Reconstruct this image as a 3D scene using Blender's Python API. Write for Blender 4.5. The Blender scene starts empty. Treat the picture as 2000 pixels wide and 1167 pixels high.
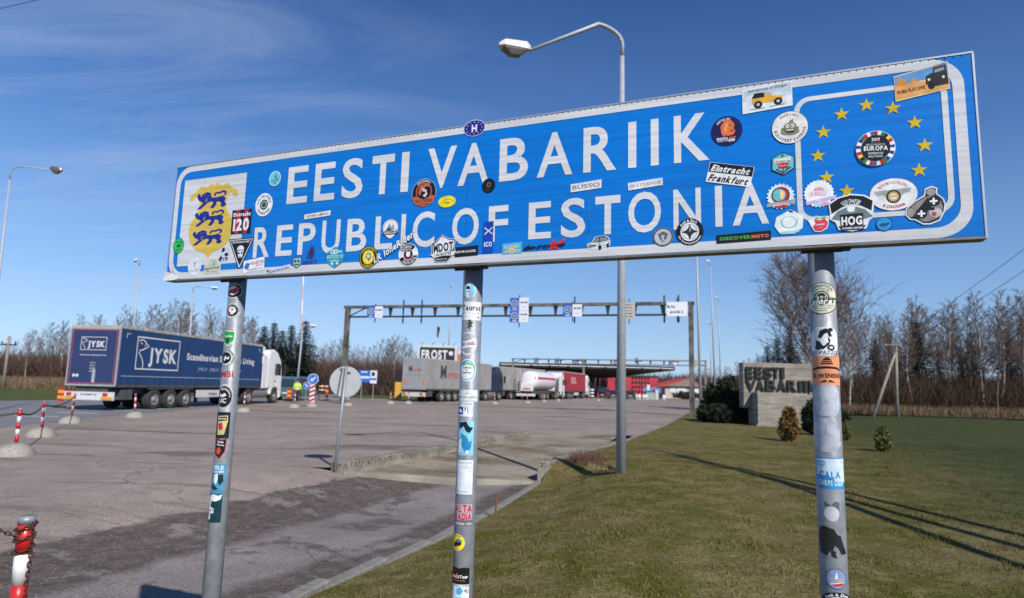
import bpy, bmesh, math, random
import numpy as np
import mathutils.noise as mnoise
from mathutils import Vector, Matrix, Euler
R = math.radians
S = bpy.context.scene
C = S.collection
# ------------------------------------------------------------------ camera
FPX = 1240.0; PITCH = math.atan(170/FPX); ROLL = R(1.5); EYE = Vector((0, 0, 1.6))
fwd = Vector((0, math.cos(PITCH), math.sin(PITCH))); r0 = Vector((1, 0, 0)); u0 = r0.cross(fwd)
rgt = r0*math.cos(ROLL) + u0*math.sin(ROLL); upv = -r0*math.sin(ROLL) + u0*math.cos(ROLL)
cd = bpy.data.cameras.new('camera'); cam = bpy.data.objects.new('camera', cd); C.objects.link(cam)
cd.sensor_width = 36; cd.lens = 36*FPX/2000; cd.clip_start = .05; cd.clip_end = 6000
mw = Matrix((rgt, upv, -fwd)).transposed().to_4x4(); mw.translation = EYE; cam.matrix_world = mw
cd.dof.use_dof = True; cd.dof.focus_distance = 2.35; cd.dof.aperture_fstop = 4.2
S.camera = cam
# ------------------------------------------------------------------ sky, sun, exposure
SUN_EL, SUN_AZ = R(39), R(28.2)          # sun behind and to the right of the camera
w = bpy.data.worlds.new('World'); S.world = w; w.use_nodes = True
nt = w.node_tree; N = nt.nodes; L = nt.links; N.clear()
out = N.new('ShaderNodeOutputWorld'); bg = N.new('ShaderNodeBackground')
sky = N.new('ShaderNodeTexSky'); sky.sky_type = 'NISHITA'; sky.sun_disc = False
sky.sun_elevation = SUN_EL; sky.sun_rotation = math.pi - SUN_AZ
sky.altitude = 0; sky.air_density = 1.0; sky.dust_density = 0.15; sky.ozone_density = 3.0
tc = N.new('ShaderNodeTexCoord'); sep = N.new('ShaderNodeSeparateXYZ'); L.new(tc.outputs['Generated'], sep.inputs[0])
# thin cirrus: a plane projection of the direction, streaky noise
dz = N.new('ShaderNodeMath'); dz.operation = 'ADD'; dz.inputs[1].default_value = .12; L.new(sep.outputs['Z'], dz.inputs[0])
vd = N.new('ShaderNodeVectorMath'); vd.operation = 'DIVIDE'; cmb = N.new('ShaderNodeCombineXYZ')
for i in range(3): L.new(dz.outputs[0], cmb.inputs[i])
L.new(tc.outputs['Generated'], vd.inputs[0]); L.new(cmb.outputs[0], vd.inputs[1])
mp = N.new('ShaderNodeMapping'); mp.inputs['Rotation'].default_value = (0, 0, R(-32)); mp.inputs['Scale'].default_value = (.55, 1.9, 1)
L.new(vd.outputs[0], mp.inputs[0])
nz = N.new('ShaderNodeTexNoise'); nz.inputs['Scale'].default_value = 1.6; nz.inputs['Detail'].default_value = 9; nz.inputs['Roughness'].default_value = .62; nz.inputs['Distortion'].default_value = .8
L.new(mp.outputs[0], nz.inputs['Vector'])
nb = N.new('ShaderNodeTexNoise'); nb.inputs['Scale'].default_value = .55; nb.inputs['Detail'].default_value = 2; L.new(vd.outputs[0], nb.inputs['Vector'])
r1 = N.new('ShaderNodeMapRange'); r1.inputs['From Min'].default_value = .47; r1.inputs['From Max'].default_value = .82; L.new(nz.outputs['Fac'], r1.inputs[0])
r2 = N.new('ShaderNodeMapRange'); r2.inputs['From Min'].default_value = .2; r2.inputs['From Max'].default_value = -.65; L.new(sep.outputs['X'], r2.inputs[0])
r2.interpolation_type = 'SMOOTHSTEP'
mu = N.new('ShaderNodeMath'); mu.operation = 'MULTIPLY'; L.new(r1.outputs[0], mu.inputs[0]); L.new(r2.outputs[0], mu.inputs[1])
mu2 = N.new('ShaderNodeMath'); mu2.operation = 'MULTIPLY'; mu2.inputs[1].default_value = .5; L.new(mu.outputs[0], mu2.inputs[0])
ramp = N.new('ShaderNodeValToRGB'); el = ramp.color_ramp; L.new(sep.outputs['Z'], ramp.inputs[0])
stops = [(0.0, (.60, .86, 1.18)), (.05, (.50, .78, 1.15)), (.16, (.29, .56, 1.04)), (.34, (.105, .275, .70)), (.54, (.038, .125, .40)), (1.0, (.018, .068, .25))]
el.elements[0].position = 0; el.elements[0].color = (*stops[0][1], 1); el.elements[1].position = 1; el.elements[1].color = (*stops[-1][1], 1)
for p_, c_ in stops[1:-1]: k_ = el.elements.new(p_); k_.color = (*c_, 1)
xg = N.new('ShaderNodeMapRange'); xg.inputs['From Min'].default_value = -1; xg.inputs['From Max'].default_value = 1; xg.inputs['To Min'].default_value = 9.5; xg.inputs['To Max'].default_value = 5.9; L.new(sep.outputs['X'], xg.inputs[0])
hb = N.new('ShaderNodeVectorMath'); hb.operation = 'SCALE'; L.new(ramp.outputs[0], hb.inputs[0]); L.new(xg.outputs[0], hb.inputs['Scale'])
hs = N.new('ShaderNodeMixRGB'); hs.inputs['Fac'].default_value = .15; L.new(hb.outputs[0], hs.inputs['Color1']); L.new(sky.outputs[0], hs.inputs['Color2'])
mx = N.new('ShaderNodeMixRGB'); mx.inputs['Color2'].default_value = (4.6, 5.6, 7.4, 1)
L.new(mu2.outputs[0], mx.inputs['Fac']); L.new(hs.outputs[0], mx.inputs['Color1']); L.new(mx.outputs[0], bg.inputs[0])
bg.inputs['Strength'].default_value = .105; L.new(bg.outputs[0], out.inputs[0])
sd = bpy.data.lights.new('sun', 'SUN'); sd.energy = 5.0; sd.angle = R(.53); sd.color = (1, .955, .89)
sun = bpy.data.objects.new('sun', sd); C.objects.link(sun)
to_sun = Vector((math.sin(SUN_AZ)*math.cos(SUN_EL), -math.cos(SUN_AZ)*math.cos(SUN_EL), math.sin(SUN_EL)))
sun.rotation_euler = to_sun.to_track_quat('Z', 'Y').to_euler(); sun.location = (20, -30, 40)
S.view_settings.view_transform = 'Standard'; S.view_settings.look = 'None'; S.view_settings.exposure = 0.04; S.view_settings.gamma = 1
S.cycles.max_bounces = 6; S.cycles.transparent_max_bounces = 12

# ------------------------------------------------------------------ survey helpers (photo bearings to ground positions)
def ray(px, py): return fwd*FPX + rgt*(px-1000) - upv*(py-583.5)
def gnd(px, py, z=0.0):
    d = ray(px, py); return EYE + d*((z-EYE.z)/d.z)
def at(px, py, Y):
    d = ray(px, py); return EYE + d*(Y/d.y)
def ss(a, b, x):
    t = min(1.0, max(0.0, (x-a)/(b-a))); return t*t*(3-2*t)

# ------------------------------------------------------------------ materials
def lin(h):
    h = h.lstrip('#'); c = [int(h[i:i+2], 16)/255 for i in (0, 2, 4)]
    return tuple(((v+.055)/1.055)**2.4 if v > .04045 else v/12.92 for v in c)
_m = {}
def mat(name, col, rough=.6, metal=0, var=.1, scale=6, bump=0, spec=.5, detail=4, coat=0, col2=None):
    if name in _m: return _m[name]
    m = bpy.data.materials.new(name); m.use_nodes = True; n = m.node_tree.nodes; l = m.node_tree.links
    b = n['Principled BSDF']; c = lin(col) if isinstance(col, str) else col
    c2 = (lin(col2) if isinstance(col2, str) else col2) if col2 else tuple(min(1, v*(1+var)) for v in c)
    c1 = c if col2 else tuple(v*(1-var) for v in c)
    t = n.new('ShaderNodeTexCoord'); x = n.new('ShaderNodeTexNoise'); x.inputs['Scale'].default_value = scale; x.inputs['Detail'].default_value = detail
    l.new(t.outputs['Object'], x.inputs['Vector'])
    rp = n.new('ShaderNodeMapRange'); rp.inputs['From Min'].default_value = .3; rp.inputs['From Max'].default_value = .7; l.new(x.outputs['Fac'], rp.inputs[0])
    k = n.new('ShaderNodeMixRGB'); k.inputs['Color1'].default_value = (*c1, 1); k.inputs['Color2'].default_value = (*c2, 1)
    l.new(rp.outputs[0], k.inputs['Fac']); l.new(k.outputs[0], b.inputs['Base Color'])
    b.inputs['Roughness'].default_value = rough; b.inputs['Metallic'].default_value = metal; b.inputs['Specular IOR Level'].default_value = spec
    b.inputs['Coat Weight'].default_value = coat
    if bump:
        bp = n.new('ShaderNodeBump'); bp.inputs['Strength'].default_value = bump; bp.inputs['Distance'].default_value = .01
        x2 = n.new('ShaderNodeTexNoise'); x2.inputs['Scale'].default_value = scale*5; x2.inputs['Detail'].default_value = 5
        l.new(t.outputs['Object'], x2.inputs['Vector']); l.new(x2.outputs['Fac'], bp.inputs['Height']); l.new(bp.outputs[0], b.inputs['Normal'])
    _m[name] = m; return m
def ink(h, rough=.38): return mat('print_'+h, h, rough, var=.20, scale=34, spec=.4, detail=9)
def nodes(m): return m.node_tree.nodes, m.node_tree.links
def mathn(n, l, op, a, b=None, c=None):
    k = n.new('ShaderNodeMath'); k.operation = op
    for i, v in enumerate((a, b, c)):
        if v is None: continue
        if isinstance(v, (int, float)): k.inputs[i].default_value = v
        else: l.new(v, k.inputs[i])
    return k.outputs[0]
def noisen(n, l, vec, scale, detail=4, rough=.5, dist=0):
    k = n.new('ShaderNodeTexNoise'); k.inputs['Scale'].default_value = scale; k.inputs['Detail'].default_value = detail
    k.inputs['Roughness'].default_value = rough; k.inputs['Distortion'].default_value = dist; l.new(vec, k.inputs['Vector']); return k.outputs['Fac']
def rangen(n, l, v, a, b, c=0, d=1, smooth=True):
    k = n.new('ShaderNodeMapRange'); k.inputs['From Min'].default_value = a; k.inputs['From Max'].default_value = b
    k.inputs['To Min'].default_value = c; k.inputs['To Max'].default_value = d
    if smooth: k.interpolation_type = 'SMOOTHSTEP'
    l.new(v, k.inputs[0]); return k.outputs[0]
def mixn(n, l, f, a, b, op='MIX'):
    k = n.new('ShaderNodeMixRGB'); k.blend_type = op
    for i, v in ((0, f), (1, a), (2, b)):
        if isinstance(v, (int, float)): k.inputs[i].default_value = v
        elif isinstance(v, tuple): k.inputs[i].default_value = (*v, 1)
        else: l.new(v, k.inputs[i])
    return k.outputs[0]

def film_mat(name, col, cell=420):
    """retroreflective sheeting: fine honeycomb and faint horizontal roll bands"""
    m = bpy.data.materials.new(name); m.use_nodes = True; n, l = nodes(m); b = n['Principled BSDF']
    t = n.new('ShaderNodeTexCoord').outputs['Object']
    v = n.new('ShaderNodeTexVoronoi'); v.feature = 'DISTANCE_TO_EDGE'; v.inputs['Scale'].default_value = cell; v.inputs['Randomness'].default_value = .12
    l.new(t, v.inputs['Vector']); hc = rangen(n, l, v.outputs['Distance'], .02, .12, .86, 1)
    mp = n.new('ShaderNodeMapping'); mp.inputs['Scale'].default_value = (1.2, 1, 48); l.new(t, mp.inputs[0])
    st = rangen(n, l, noisen(n, l, mp.outputs[0], 1.6, 3, .6), .3, .7, .86, 1.08)
    bl = rangen(n, l, noisen(n, l, t, 2.2, 3), .3, .7, .94, 1.05)
    f = mathn(n, l, 'MULTIPLY', mathn(n, l, 'MULTIPLY', hc, st), bl)
    g = n.new('ShaderNodeCombineXYZ')
    for i in range(3): l.new(f, g.inputs[i])
    c = lin(col); k = mixn(n, l, 1.0, (c[0], c[1], c[2]), g.outputs[0], 'MULTIPLY'); l.new(k, b.inputs['Base Color'])
    gm = n.new('ShaderNodeMapping'); gm.inputs['Scale'].default_value = (22, 1, 2.2); l.new(t, gm.inputs[0])
    gr = mathn(n, l, 'MULTIPLY', rangen(n, l, noisen(n, l, gm.outputs[0], 1.4, 6, .7), .56, .78), .22)
    l.new(mixn(n, l, gr, k, (.16, .15, .13)), b.inputs['Base Color'])
    bp = n.new('ShaderNodeBump'); bp.inputs['Strength'].default_value = .25; bp.inputs['Distance'].default_value = .01; l.new(noisen(n, l, t, 5, 3), bp.inputs['Height']); l.new(bp.outputs[0], b.inputs['Normal'])
    b.inputs['Roughness'].default_value = .32; b.inputs['Specular IOR Level'].default_value = .45
    return m

def asphalt_mat(name, fore=False):
    m = bpy.data.materials.new(name); m.use_nodes = True; n, l = nodes(m); b = n['Principled BSDF']
    t = n.new('ShaderNodeTexCoord').outputs['Object']
    big = noisen(n, l, t, .35, 4, .55); mid = noisen(n, l, t, 2.2, 5, .6); fine = noisen(n, l, t, 34, 5, .75)
    sx = n.new('ShaderNodeSeparateXYZ'); l.new(t, sx.inputs[0])
    base = mixn(n, l, rangen(n, l, big, .35, .65), (.245, .197, .17), (.30, .242, .211))
    if fore:
        base = mixn(n, l, rangen(n, l, big, .35, .65), (.175, .155, .147), (.235, .206, .195))
        # the old lane beside the kerb: grey stony asphalt with moss and soil along both edges, pink pavement beyond it
        wob = mathn(n, l, 'MULTIPLY', mathn(n, l, 'SUBTRACT', noisen(n, l, t, .8, 6, .62), .5), .9)
        lane = mathn(n, l, 'ADD', mathn(n, l, 'SUBTRACT', sx.outputs['X'], mathn(n, l, 'MULTIPLY', sx.outputs['Y'], .34)), wob)
        raw = mathn(n, l, 'ADD', mathn(n, l, 'SUBTRACT', sx.outputs['X'], mathn(n, l, 'MULTIPLY', sx.outputs['Y'], .34)), mathn(n, l, 'MULTIPLY', mathn(n, l, 'SUBTRACT', noisen(n, l, t, 2.4, 7, .7), .5), .7))
        pink = rangen(n, l, raw, -7.0, -7.12)
        base = mixn(n, l, pink, base, mixn(n, l, rangen(n, l, big, .35, .65), (.245, .197, .17), (.30, .242, .211)))
        band1 = mathn(n, l, 'MULTIPLY', rangen(n, l, raw, -7.1, -6.98), rangen(n, l, lane, -5.45, -5.75))
        band2 = rangen(n, l, lane, -4.45, -4.2)
        blot = mathn(n, l, 'MULTIPLY', rangen(n, l, noisen(n, l, t, .9, 6, .66, .4), .55, .60), rangen(n, l, raw, -7.3, -6.9))
        msk = mathn(n, l, 'MAXIMUM', mathn(n, l, 'MAXIMUM', band1, band2), mathn(n, l, 'MULTIPLY', blot, .85))
        hole = rangen(n, l, noisen(n, l, t, 1.7, 6, .68), .36, .44)
        msk = mathn(n, l, 'MULTIPLY', msk, mathn(n, l, 'ADD', mathn(n, l, 'MULTIPLY', hole, .75), .25))
        dirt = mixn(n, l, rangen(n, l, noisen(n, l, t, 7, 6, .7), .35, .65), (.062, .049, .041), (.125, .096, .082))
        base = mixn(n, l, mathn(n, l, 'MULTIPLY', msk, .92), base, dirt)
    else:
        mp = n.new('ShaderNodeMapping'); mp.inputs['Scale'].default_value = (.22, 1.0, 1); mp.inputs['Rotation'].default_value = (0, 0, R(6)); l.new(t, mp.inputs[0])
        wet = rangen(n, l, noisen(n, l, mp.outputs[0], .6, 6, .66, .6), .54, .64)
        base = mixn(n, l, mathn(n, l, 'MULTIPLY', wet, .7), base, (.085, .07, .066))
    if fore:
        mp = n.new('ShaderNodeMapping'); mp.inputs['Scale'].default_value = (.3, 1.0, 1); mp.inputs['Rotation'].default_value = (0, 0, R(6)); l.new(t, mp.inputs[0])
        wet = mathn(n, l, 'MULTIPLY', rangen(n, l, noisen(n, l, mp.outputs[0], .9, 6, .66, .6), .53, .62), pink)
        base = mixn(n, l, mathn(n, l, 'MULTIPLY', wet, .5), base, (.10, .075, .062))
    # pale and dark aggregate
    v = n.new('ShaderNodeTexVoronoi'); v.inputs['Scale'].default_value = 38; l.new(t, v.inputs['Vector'])
    sv = n.new('ShaderNodeSeparateColor'); l.new(v.outputs['Color'], sv.inputs[0])
    near_v = rangen(n, l, v.outputs['Distance'], .32, .2)
    sp = mathn(n, l, 'MULTIPLY', rangen(n, l, sv.outputs[0], .90, .93), near_v)
    dk = mathn(n, l, 'MULTIPLY', rangen(n, l, sv.outputs[1], .72, .8), near_v)
    base = mixn(n, l, mathn(n, l, 'MULTIPLY', dk, .45), base, (.07, .055, .055))
    base = mixn(n, l, mathn(n, l, 'MULTIPLY', sp, .8), base, (.50, .46, .44))
    gg = rangen(n, l, mid, .3, .7, .88, 1.1); g2 = rangen(n, l, fine, .3, .7, .66, 1.32)
    g = mathn(n, l, 'MULTIPLY', gg, g2); cv = n.new('ShaderNodeCombineXYZ')
    for i in range(3): l.new(g, cv.inputs[i])
    base = mixn(n, l, 1.0, base, cv.outputs[0], 'MULTIPLY')
    # cracks
    wv = n.new('ShaderNodeVectorMath'); wv.operation = 'ADD'; nn = n.new('ShaderNodeTexNoise'); nn.inputs['Scale'].default_value = .6; nn.inputs['Detail'].default_value = 5; l.new(t, nn.inputs['Vector'])
    sc = n.new('ShaderNodeVectorMath'); sc.operation = 'SCALE'; sc.inputs['Scale'].default_value = 2.2; l.new(nn.outputs['Color'], sc.inputs[0]); l.new(t, wv.inputs[0]); l.new(sc.outputs[0], wv.inputs[1])
    cr = n.new('ShaderNodeTexVoronoi'); cr.feature = 'DISTANCE_TO_EDGE'; cr.inputs['Scale'].default_value = .13; l.new(wv.outputs[0], cr.inputs['Vector'])
    ck = rangen(n, l, cr.outputs['Distance'], .0006, .0035, 1, 0)
    base = mixn(n, l, mathn(n, l, 'MULTIPLY', ck, .5), base, (.05, .042, .035))
    l.new(base, b.inputs['Base Color']); b.inputs['Roughness'].default_value = .88; b.inputs['Specular IOR Level'].default_value = .3
    bp = n.new('ShaderNodeBump'); bp.inputs['Strength'].default_value = .5; bp.inputs['Distance'].default_value = .01; l.new(mathn(n, l, 'ADD', fine, mathn(n, l, 'MULTIPLY', v.outputs['Distance'], .6)), bp.inputs['Height']); l.new(bp.outputs[0], b.inputs['Normal'])
    return m

def ground_mat(name, cols, s1=.5, s2=5, s3=40, bump=.4, east=None):
    m = bpy.data.materials.new(name); m.use_nodes = True; n, l = nodes(m); b = n['Principled BSDF']
    t = n.new('ShaderNodeTexCoord').outputs['Object']
    a = mixn(n, l, rangen(n, l, noisen(n, l, t, s1, 5, .6), .36, .64), cols[0], cols[1])
    a = mixn(n, l, mathn(n, l, 'MULTIPLY', rangen(n, l, noisen(n, l, t, s2, 5, .6), .42, .66), .6), a, cols[2])
    if east:   # fresher, evenly green sward further from the kerb
        sx = n.new('ShaderNodeSeparateXYZ'); l.new(t, sx.inputs[0])
        e = mathn(n, l, 'ADD', mathn(n, l, 'SUBTRACT', sx.outputs['X'], mathn(n, l, 'MULTIPLY', sx.outputs['Y'], .36)), mathn(n, l, 'MULTIPLY', noisen(n, l, t, .5, 4, .6), 5))
        a = mixn(n, l, mathn(n, l, 'MULTIPLY', rangen(n, l, e, 2.6, 9.0), .85), a, mixn(n, l, rangen(n, l, noisen(n, l, t, .8, 4), .35, .65), east, tuple(v*1.35 for v in east)))
    g = rangen(n, l, noisen(n, l, t, s3, 4, .7), .3, .7, .7, 1.3); cv = n.new('ShaderNodeCombineXYZ')
    for i in range(3): l.new(g, cv.inputs[i])
    a = mixn(n, l, 1.0, a, cv.outputs[0], 'MULTIPLY'); l.new(a, b.inputs['Base Color']); b.inputs['Roughness'].default_value = .95; b.inputs['Specular IOR Level'].default_value = .1
    bp = n.new('ShaderNodeBump'); bp.inputs['Strength'].default_value = bump; bp.inputs['Distance'].default_value = .03
    l.new(noisen(n, l, t, s3*.7, 4, .7), bp.inputs['Height']); l.new(bp.outputs[0], b.inputs['Normal']); return m

def concrete_mat(name, a, b2, moss=.5, board=False, ms=7, mz=None):
    m = bpy.data.materials.new(name); m.use_nodes = True; n, l = nodes(m); b = n['Principled BSDF']
    t = n.new('ShaderNodeTexCoord').outputs['Object']
    c = mixn(n, l, rangen(n, l, noisen(n, l, t, 1.6, 5, .6), .35, .65), a, b2)
    mf = mathn(n, l, 'MULTIPLY', rangen(n, l, noisen(n, l, t, ms, 7, .78), .50, .55), moss)
    if mz is not None:
        sz = n.new('ShaderNodeSeparateXYZ'); l.new(t, sz.inputs[0]); mf = mathn(n, l, 'MULTIPLY', mf, rangen(n, l, mathn(n, l, 'ADD', sz.outputs['Z'], mathn(n, l, 'MULTIPLY', noisen(n, l, t, 5, 3), .12)), mz, mz+.06))
    c = mixn(n, l, mf, c, (.045, .045, .035))
    h = noisen(n, l, t, 40, 4, .6)
    if board:
        mp = n.new('ShaderNodeMapping'); mp.inputs['Scale'].default_value = (.6, .6, 9); l.new(t, mp.inputs[0])
        bn = noisen(n, l, mp.outputs[0], 1.3, 3, .6); g = rangen(n, l, bn, .3, .7, .72, 1.15); cv = n.new('ShaderNodeCombineXYZ')
        for i in range(3): l.new(g, cv.inputs[i])
        c = mixn(n, l, 1.0, c, cv.outputs[0], 'MULTIPLY'); h = mathn(n, l, 'ADD', h, mathn(n, l, 'MULTIPLY', bn, 2))
    l.new(c, b.inputs['Base Color']); b.inputs['Roughness'].default_value = .92; b.inputs['Specular IOR Level'].default_value = .2
    bp = n.new('ShaderNodeBump'); bp.inputs['Strength'].default_value = .6; bp.inputs['Distance'].default_value = .02; l.new(h, bp.inputs['Height']); l.new(bp.outputs[0], b.inputs['Normal'])
    return m

def bark_mat():
    m = bpy.data.materials.new('birch_bark'); m.use_nodes = True; n, l = nodes(m); b = n['Principled BSDF']
    t = n.new('ShaderNodeTexCoord').outputs['Object']; mp = n.new('ShaderNodeMapping'); mp.inputs['Scale'].default_value = (3, 3, 1.2); l.new(t, mp.inputs[0])
    k = rangen(n, l, noisen(n, l, mp.outputs[0], 1.7, 6, .7), .44, .56)
    l.new(mixn(n, l, k, (.15, .12, .10), (.52, .48, .44)), b.inputs['Base Color']); b.inputs['Roughness'].default_value = .85
    return m

# ------------------------------------------------------------------ mesh helpers
class MB:
    def __init__(s): s.v = []; s.f = []; s.m = []
    def add(s, vs, fs, m=0, M=None):
        o = len(s.v); s.v += [tuple(M @ Vector(p)) if M else tuple(p) for p in vs]
        s.f += [tuple(i+o for i in f) for f in fs]; s.m += [m]*len(fs); return s
    def box(s, x0, y0, z0, x1, y1, z1, m=0, M=None):
        x0, x1 = min(x0, x1), max(x0, x1); y0, y1 = min(y0, y1), max(y0, y1); z0, z1 = min(z0, z1), max(z0, z1)
        return s.add([(x0,y0,z0),(x1,y0,z0),(x1,y1,z0),(x0,y1,z0),(x0,y0,z1),(x1,y0,z1),(x1,y1,z1),(x0,y1,z1)],
                     [(0,3,2,1),(4,5,6,7),(0,1,5,4),(1,2,6,5),(2,3,7,6),(3,0,4,7)], m, M)
    def tube(s, pts, rad, n=6, m=0, caps=True, M=None):
        pts = [Vector(p) for p in pts]; rad = rad if isinstance(rad, (list, tuple)) else [rad]*len(pts); vs = []; fs = []
        for i, p in enumerate(pts):
            d = (pts[min(i+1, len(pts)-1)] - pts[max(i-1, 0)]).normalized()
            a = d.cross(Vector((0, 0, 1))) if abs(d.z) < .95 else d.cross(Vector((0, 1, 0)))
            a.normalize(); b = d.cross(a)
            for k in range(n):
                t = 2*math.pi*k/n; vs.append(p + (a*math.cos(t) + b*math.sin(t))*rad[i])
        for i in range(len(pts)-1):
            for k in range(n): fs.append((i*n+k, i*n+(k+1) % n, (i+1)*n+(k+1) % n, (i+1)*n+k))
        if caps: fs += [tuple(range(n))[::-1], tuple((len(pts)-1)*n+k for k in range(n))]
        return s.add(vs, fs, m, M)
    def lathe(s, prof, n=16, m=0, M=None, ms=None):
        vs = []; fs = []; mm = []
        for (r, z) in prof:
            for k in range(n): t = 2*math.pi*k/n; vs.append((r*math.cos(t), r*math.sin(t), z))
        o = len(s.f)
        for i in range(len(prof)-1):
            for k in range(n): fs.append((i*n+k, i*n+(k+1) % n, (i+1)*n+(k+1) % n, (i+1)*n+k)); mm.append(ms[i] if ms else m)
        s.add(vs, fs, m, M); s.m[o:] = mm; return s
    def prism(s, poly, a, b, m=0, M=None):      # poly (y,z) extruded in x
        n = len(poly); vs = [(a, p[0], p[1]) for p in poly] + [(b, p[0], p[1]) for p in poly]
        fs = [tuple(range(n))[::-1], tuple(range(n, 2*n))] + [(i, (i+1) % n, n+(i+1) % n, n+i) for i in range(n)]
        return s.add(vs, fs, m, M)
    def mesh(s, name, mats, smooth=False):
        me = bpy.data.meshes.new(name); me.from_pydata(s.v, [], s.f)
        for k in mats: me.materials.append(k)
        me.polygons.foreach_set('material_index', s.m)
        if smooth: me.polygons.foreach_set('use_smooth', [True]*len(s.f))
        me.update(); return me
    def build(s, name, mats, parent=None, smooth=False, bevel=0, loc=None, fix=True):
        if not isinstance(mats, (list, tuple)): mats = [mats]
        me = s.mesh(name, mats, smooth)
        if fix and len(s.f) < 20000:
            bm = bmesh.new(); bm.from_mesh(me); bmesh.ops.recalc_face_normals(bm, faces=bm.faces); bm.to_mesh(me); bm.free()
        o = bpy.data.objects.new(name, me); C.objects.link(o)
        if parent: o.parent = parent
        if loc: o.location = loc
        if bevel:
            b = o.modifiers.new('bevel', 'BEVEL'); b.width = bevel; b.segments = 2; b.limit_method = 'ANGLE'; b.angle_limit = R(40)
        return o
def tag(o, label=None, cat=None, group=None, kind=None):
    for k, v in (('label', label), ('category', cat), ('group', group), ('kind', kind)):
        if v: o[k] = v
    return o
def thing(name, label, cat, loc=(0, 0, 0), rz=0, group=None, kind=None):
    o = bpy.data.objects.new(name, None); C.objects.link(o); o.location = loc; o.rotation_euler = (0, 0, rz); o.empty_display_size = .3
    return tag(o, label, cat, group, kind)
def place(me, name, loc=(0, 0, 0), rz=0, parent=None, sc=1):
    o = bpy.data.objects.new(name, me); C.objects.link(o); o.location = loc; o.rotation_euler = (0, 0, rz)
    o.scale = (sc, sc, sc) if isinstance(sc, (int, float)) else sc
    if parent: o.parent = parent
    return o
_kids = {}
def dup(root, loc, rz, label, group=None):
    r = root.copy(); C.objects.link(r); r.location = loc; r.rotation_euler = (root.rotation_euler[0], root.rotation_euler[1], rz); r['label'] = label
    if group: r['group'] = group
    for ch in list(root.children):
        c = ch.copy(); C.objects.link(c); c.parent = r
        for g in list(ch.children):
            d = g.copy(); C.objects.link(d); d.parent = c
    return r

# text as real letter outlines
_g = {}
def glyph(ch, bold):
    bold = min(bold, .042); k = (ch, bold)
    if k not in _g:
        cu = bpy.data.curves.new('t', 'FONT'); cu.body = ch; cu.size = 1; cu.offset = bold; cu.resolution_u = 4; cu.fill_mode = 'FRONT'
        o = bpy.data.objects.new('t', cu); me = bpy.data.meshes.new_from_object(o)
        vs = [(v.co.x, v.co.y) for v in me.vertices]; fs = [tuple(p.vertices) for p in me.polygons]
        bpy.data.objects.remove(o); bpy.data.meshes.remove(me); bpy.data.curves.remove(cu)
        xs = [v[0] for v in vs] or [0, .3]; _g[k] = (vs, fs, min(xs), max(xs))
    return _g[k]
def text2d(s, bold=.0, track=.09):
    """returns verts2d, faces, width; cap height 0.729"""
    vs = []; fs = []; x = 0
    for ch in s:
        if ch == ' ': x += .3; continue
        v, f, a, b = glyph(ch, bold); o = len(vs); vs += [(p[0]-a+x, p[1]) for p in v]; fs += [tuple(i+o for i in q) for q in f]; x += b-a+track
    return vs, fs, max(.01, x-track)
def fit_text(s, cx, cy, w, h, bold=.02, rot=0, shear=0, hmax=None):
    vs, fs, tw = text2d(s, bold); sx = w/tw; sy = h/.729; o = []
    c, n = math.cos(rot), math.sin(rot)
    for x, y in vs:
        X = (x-tw/2)*sx; Y = (y-.3645)*sy; X += shear*Y; o.append((cx+X*c-Y*n, cy+X*n+Y*c))
    return o, fs

# ================================================================== GROUND
CURB = [(-6.8, -10), (-3.4, 0), (-1.52, 5.8), (-.78, 8.0), (.67, 13.35), (3.0, 18.4), (6.49, 27.6), (12.4, 45), (29.5, 94.9), (48, 149)]
def curbx(y):
    for (xa, ya), (xb, yb) in zip(CURB, CURB[1:]):
        if y <= yb: return xa+(xb-xa)*(y-ya)/(yb-ya)
    return CURB[-1][0]
def low(x, y): return -.35*ss(-8.7, -4.9, x-.34*y)*ss(0, 11, y)*(1-ss(9.5, 12.2, y)*ss(-3.2, -3.75, x) if x > -3.75 else 1-ss(9.5, 12.2, y))
def curbz(y):
    return low(curbx(y), y)*(1-ss(13.2, 13.7, y)) + .05
def lawnz(x, y):
    d = x-curbx(y); t = .09 + .05*math.sin(x*.31+1)*math.sin(y*.23) + .02*math.sin(x*1.1)*math.sin(y*.9+2)
    return curbz(y)+.01 + (t-curbz(y))*ss(0, 2.4, d)
A_PINK = asphalt_mat('pink_granite_asphalt'); A_FORE = asphalt_mat('old_patched_asphalt', True)
FIELD = ground_mat('field_grass', [(.06, .075, .022), (.10, .09, .035), (.16, .125, .06)], .08, .8, 12)
LAWN = ground_mat('lawn_turf', [(.085, .085, .016), (.14, .108, .044), (.20, .165, .075)], .75, 3.0, 24, .9, east=(.03, .042, .015))
ROAD = mat('grey_road_asphalt', (.16, .165, .175), .85, var=.14, scale=3, bump=.3)
VERGE = ground_mat('verge_grass', [(.045, .075, .018), (.07, .095, .025), (.13, .11, .05)], .4, 3, 30)
KERB = concrete_mat('kerb_concrete', (.19, .18, .165), (.27, .255, .235), .3, ms=12)
PITC = ground_mat('ramp_concrete', [(.14, .105, .068), (.25, .215, .165), (.33, .295, .245)], .55, 1.3, 25, .2)
_n, _l = nodes(PITC)
for _k in _n:
    if _k.type == 'TEX_NOISE':
        _mp = _n.new('ShaderNodeMapping'); _mp.inputs['Scale'].default_value = (.7, 1.15, 1); _src = _k.inputs['Vector'].links[0].from_socket; _l.new(_src, _mp.inputs[0]); _l.new(_mp.outputs[0], _k.inputs['Vector'])
WALLC = concrete_mat('mossy_wall_concrete', (.21, .195, .16), (.33, .305, .255), .85, ms=17, mz=-.01)

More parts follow.
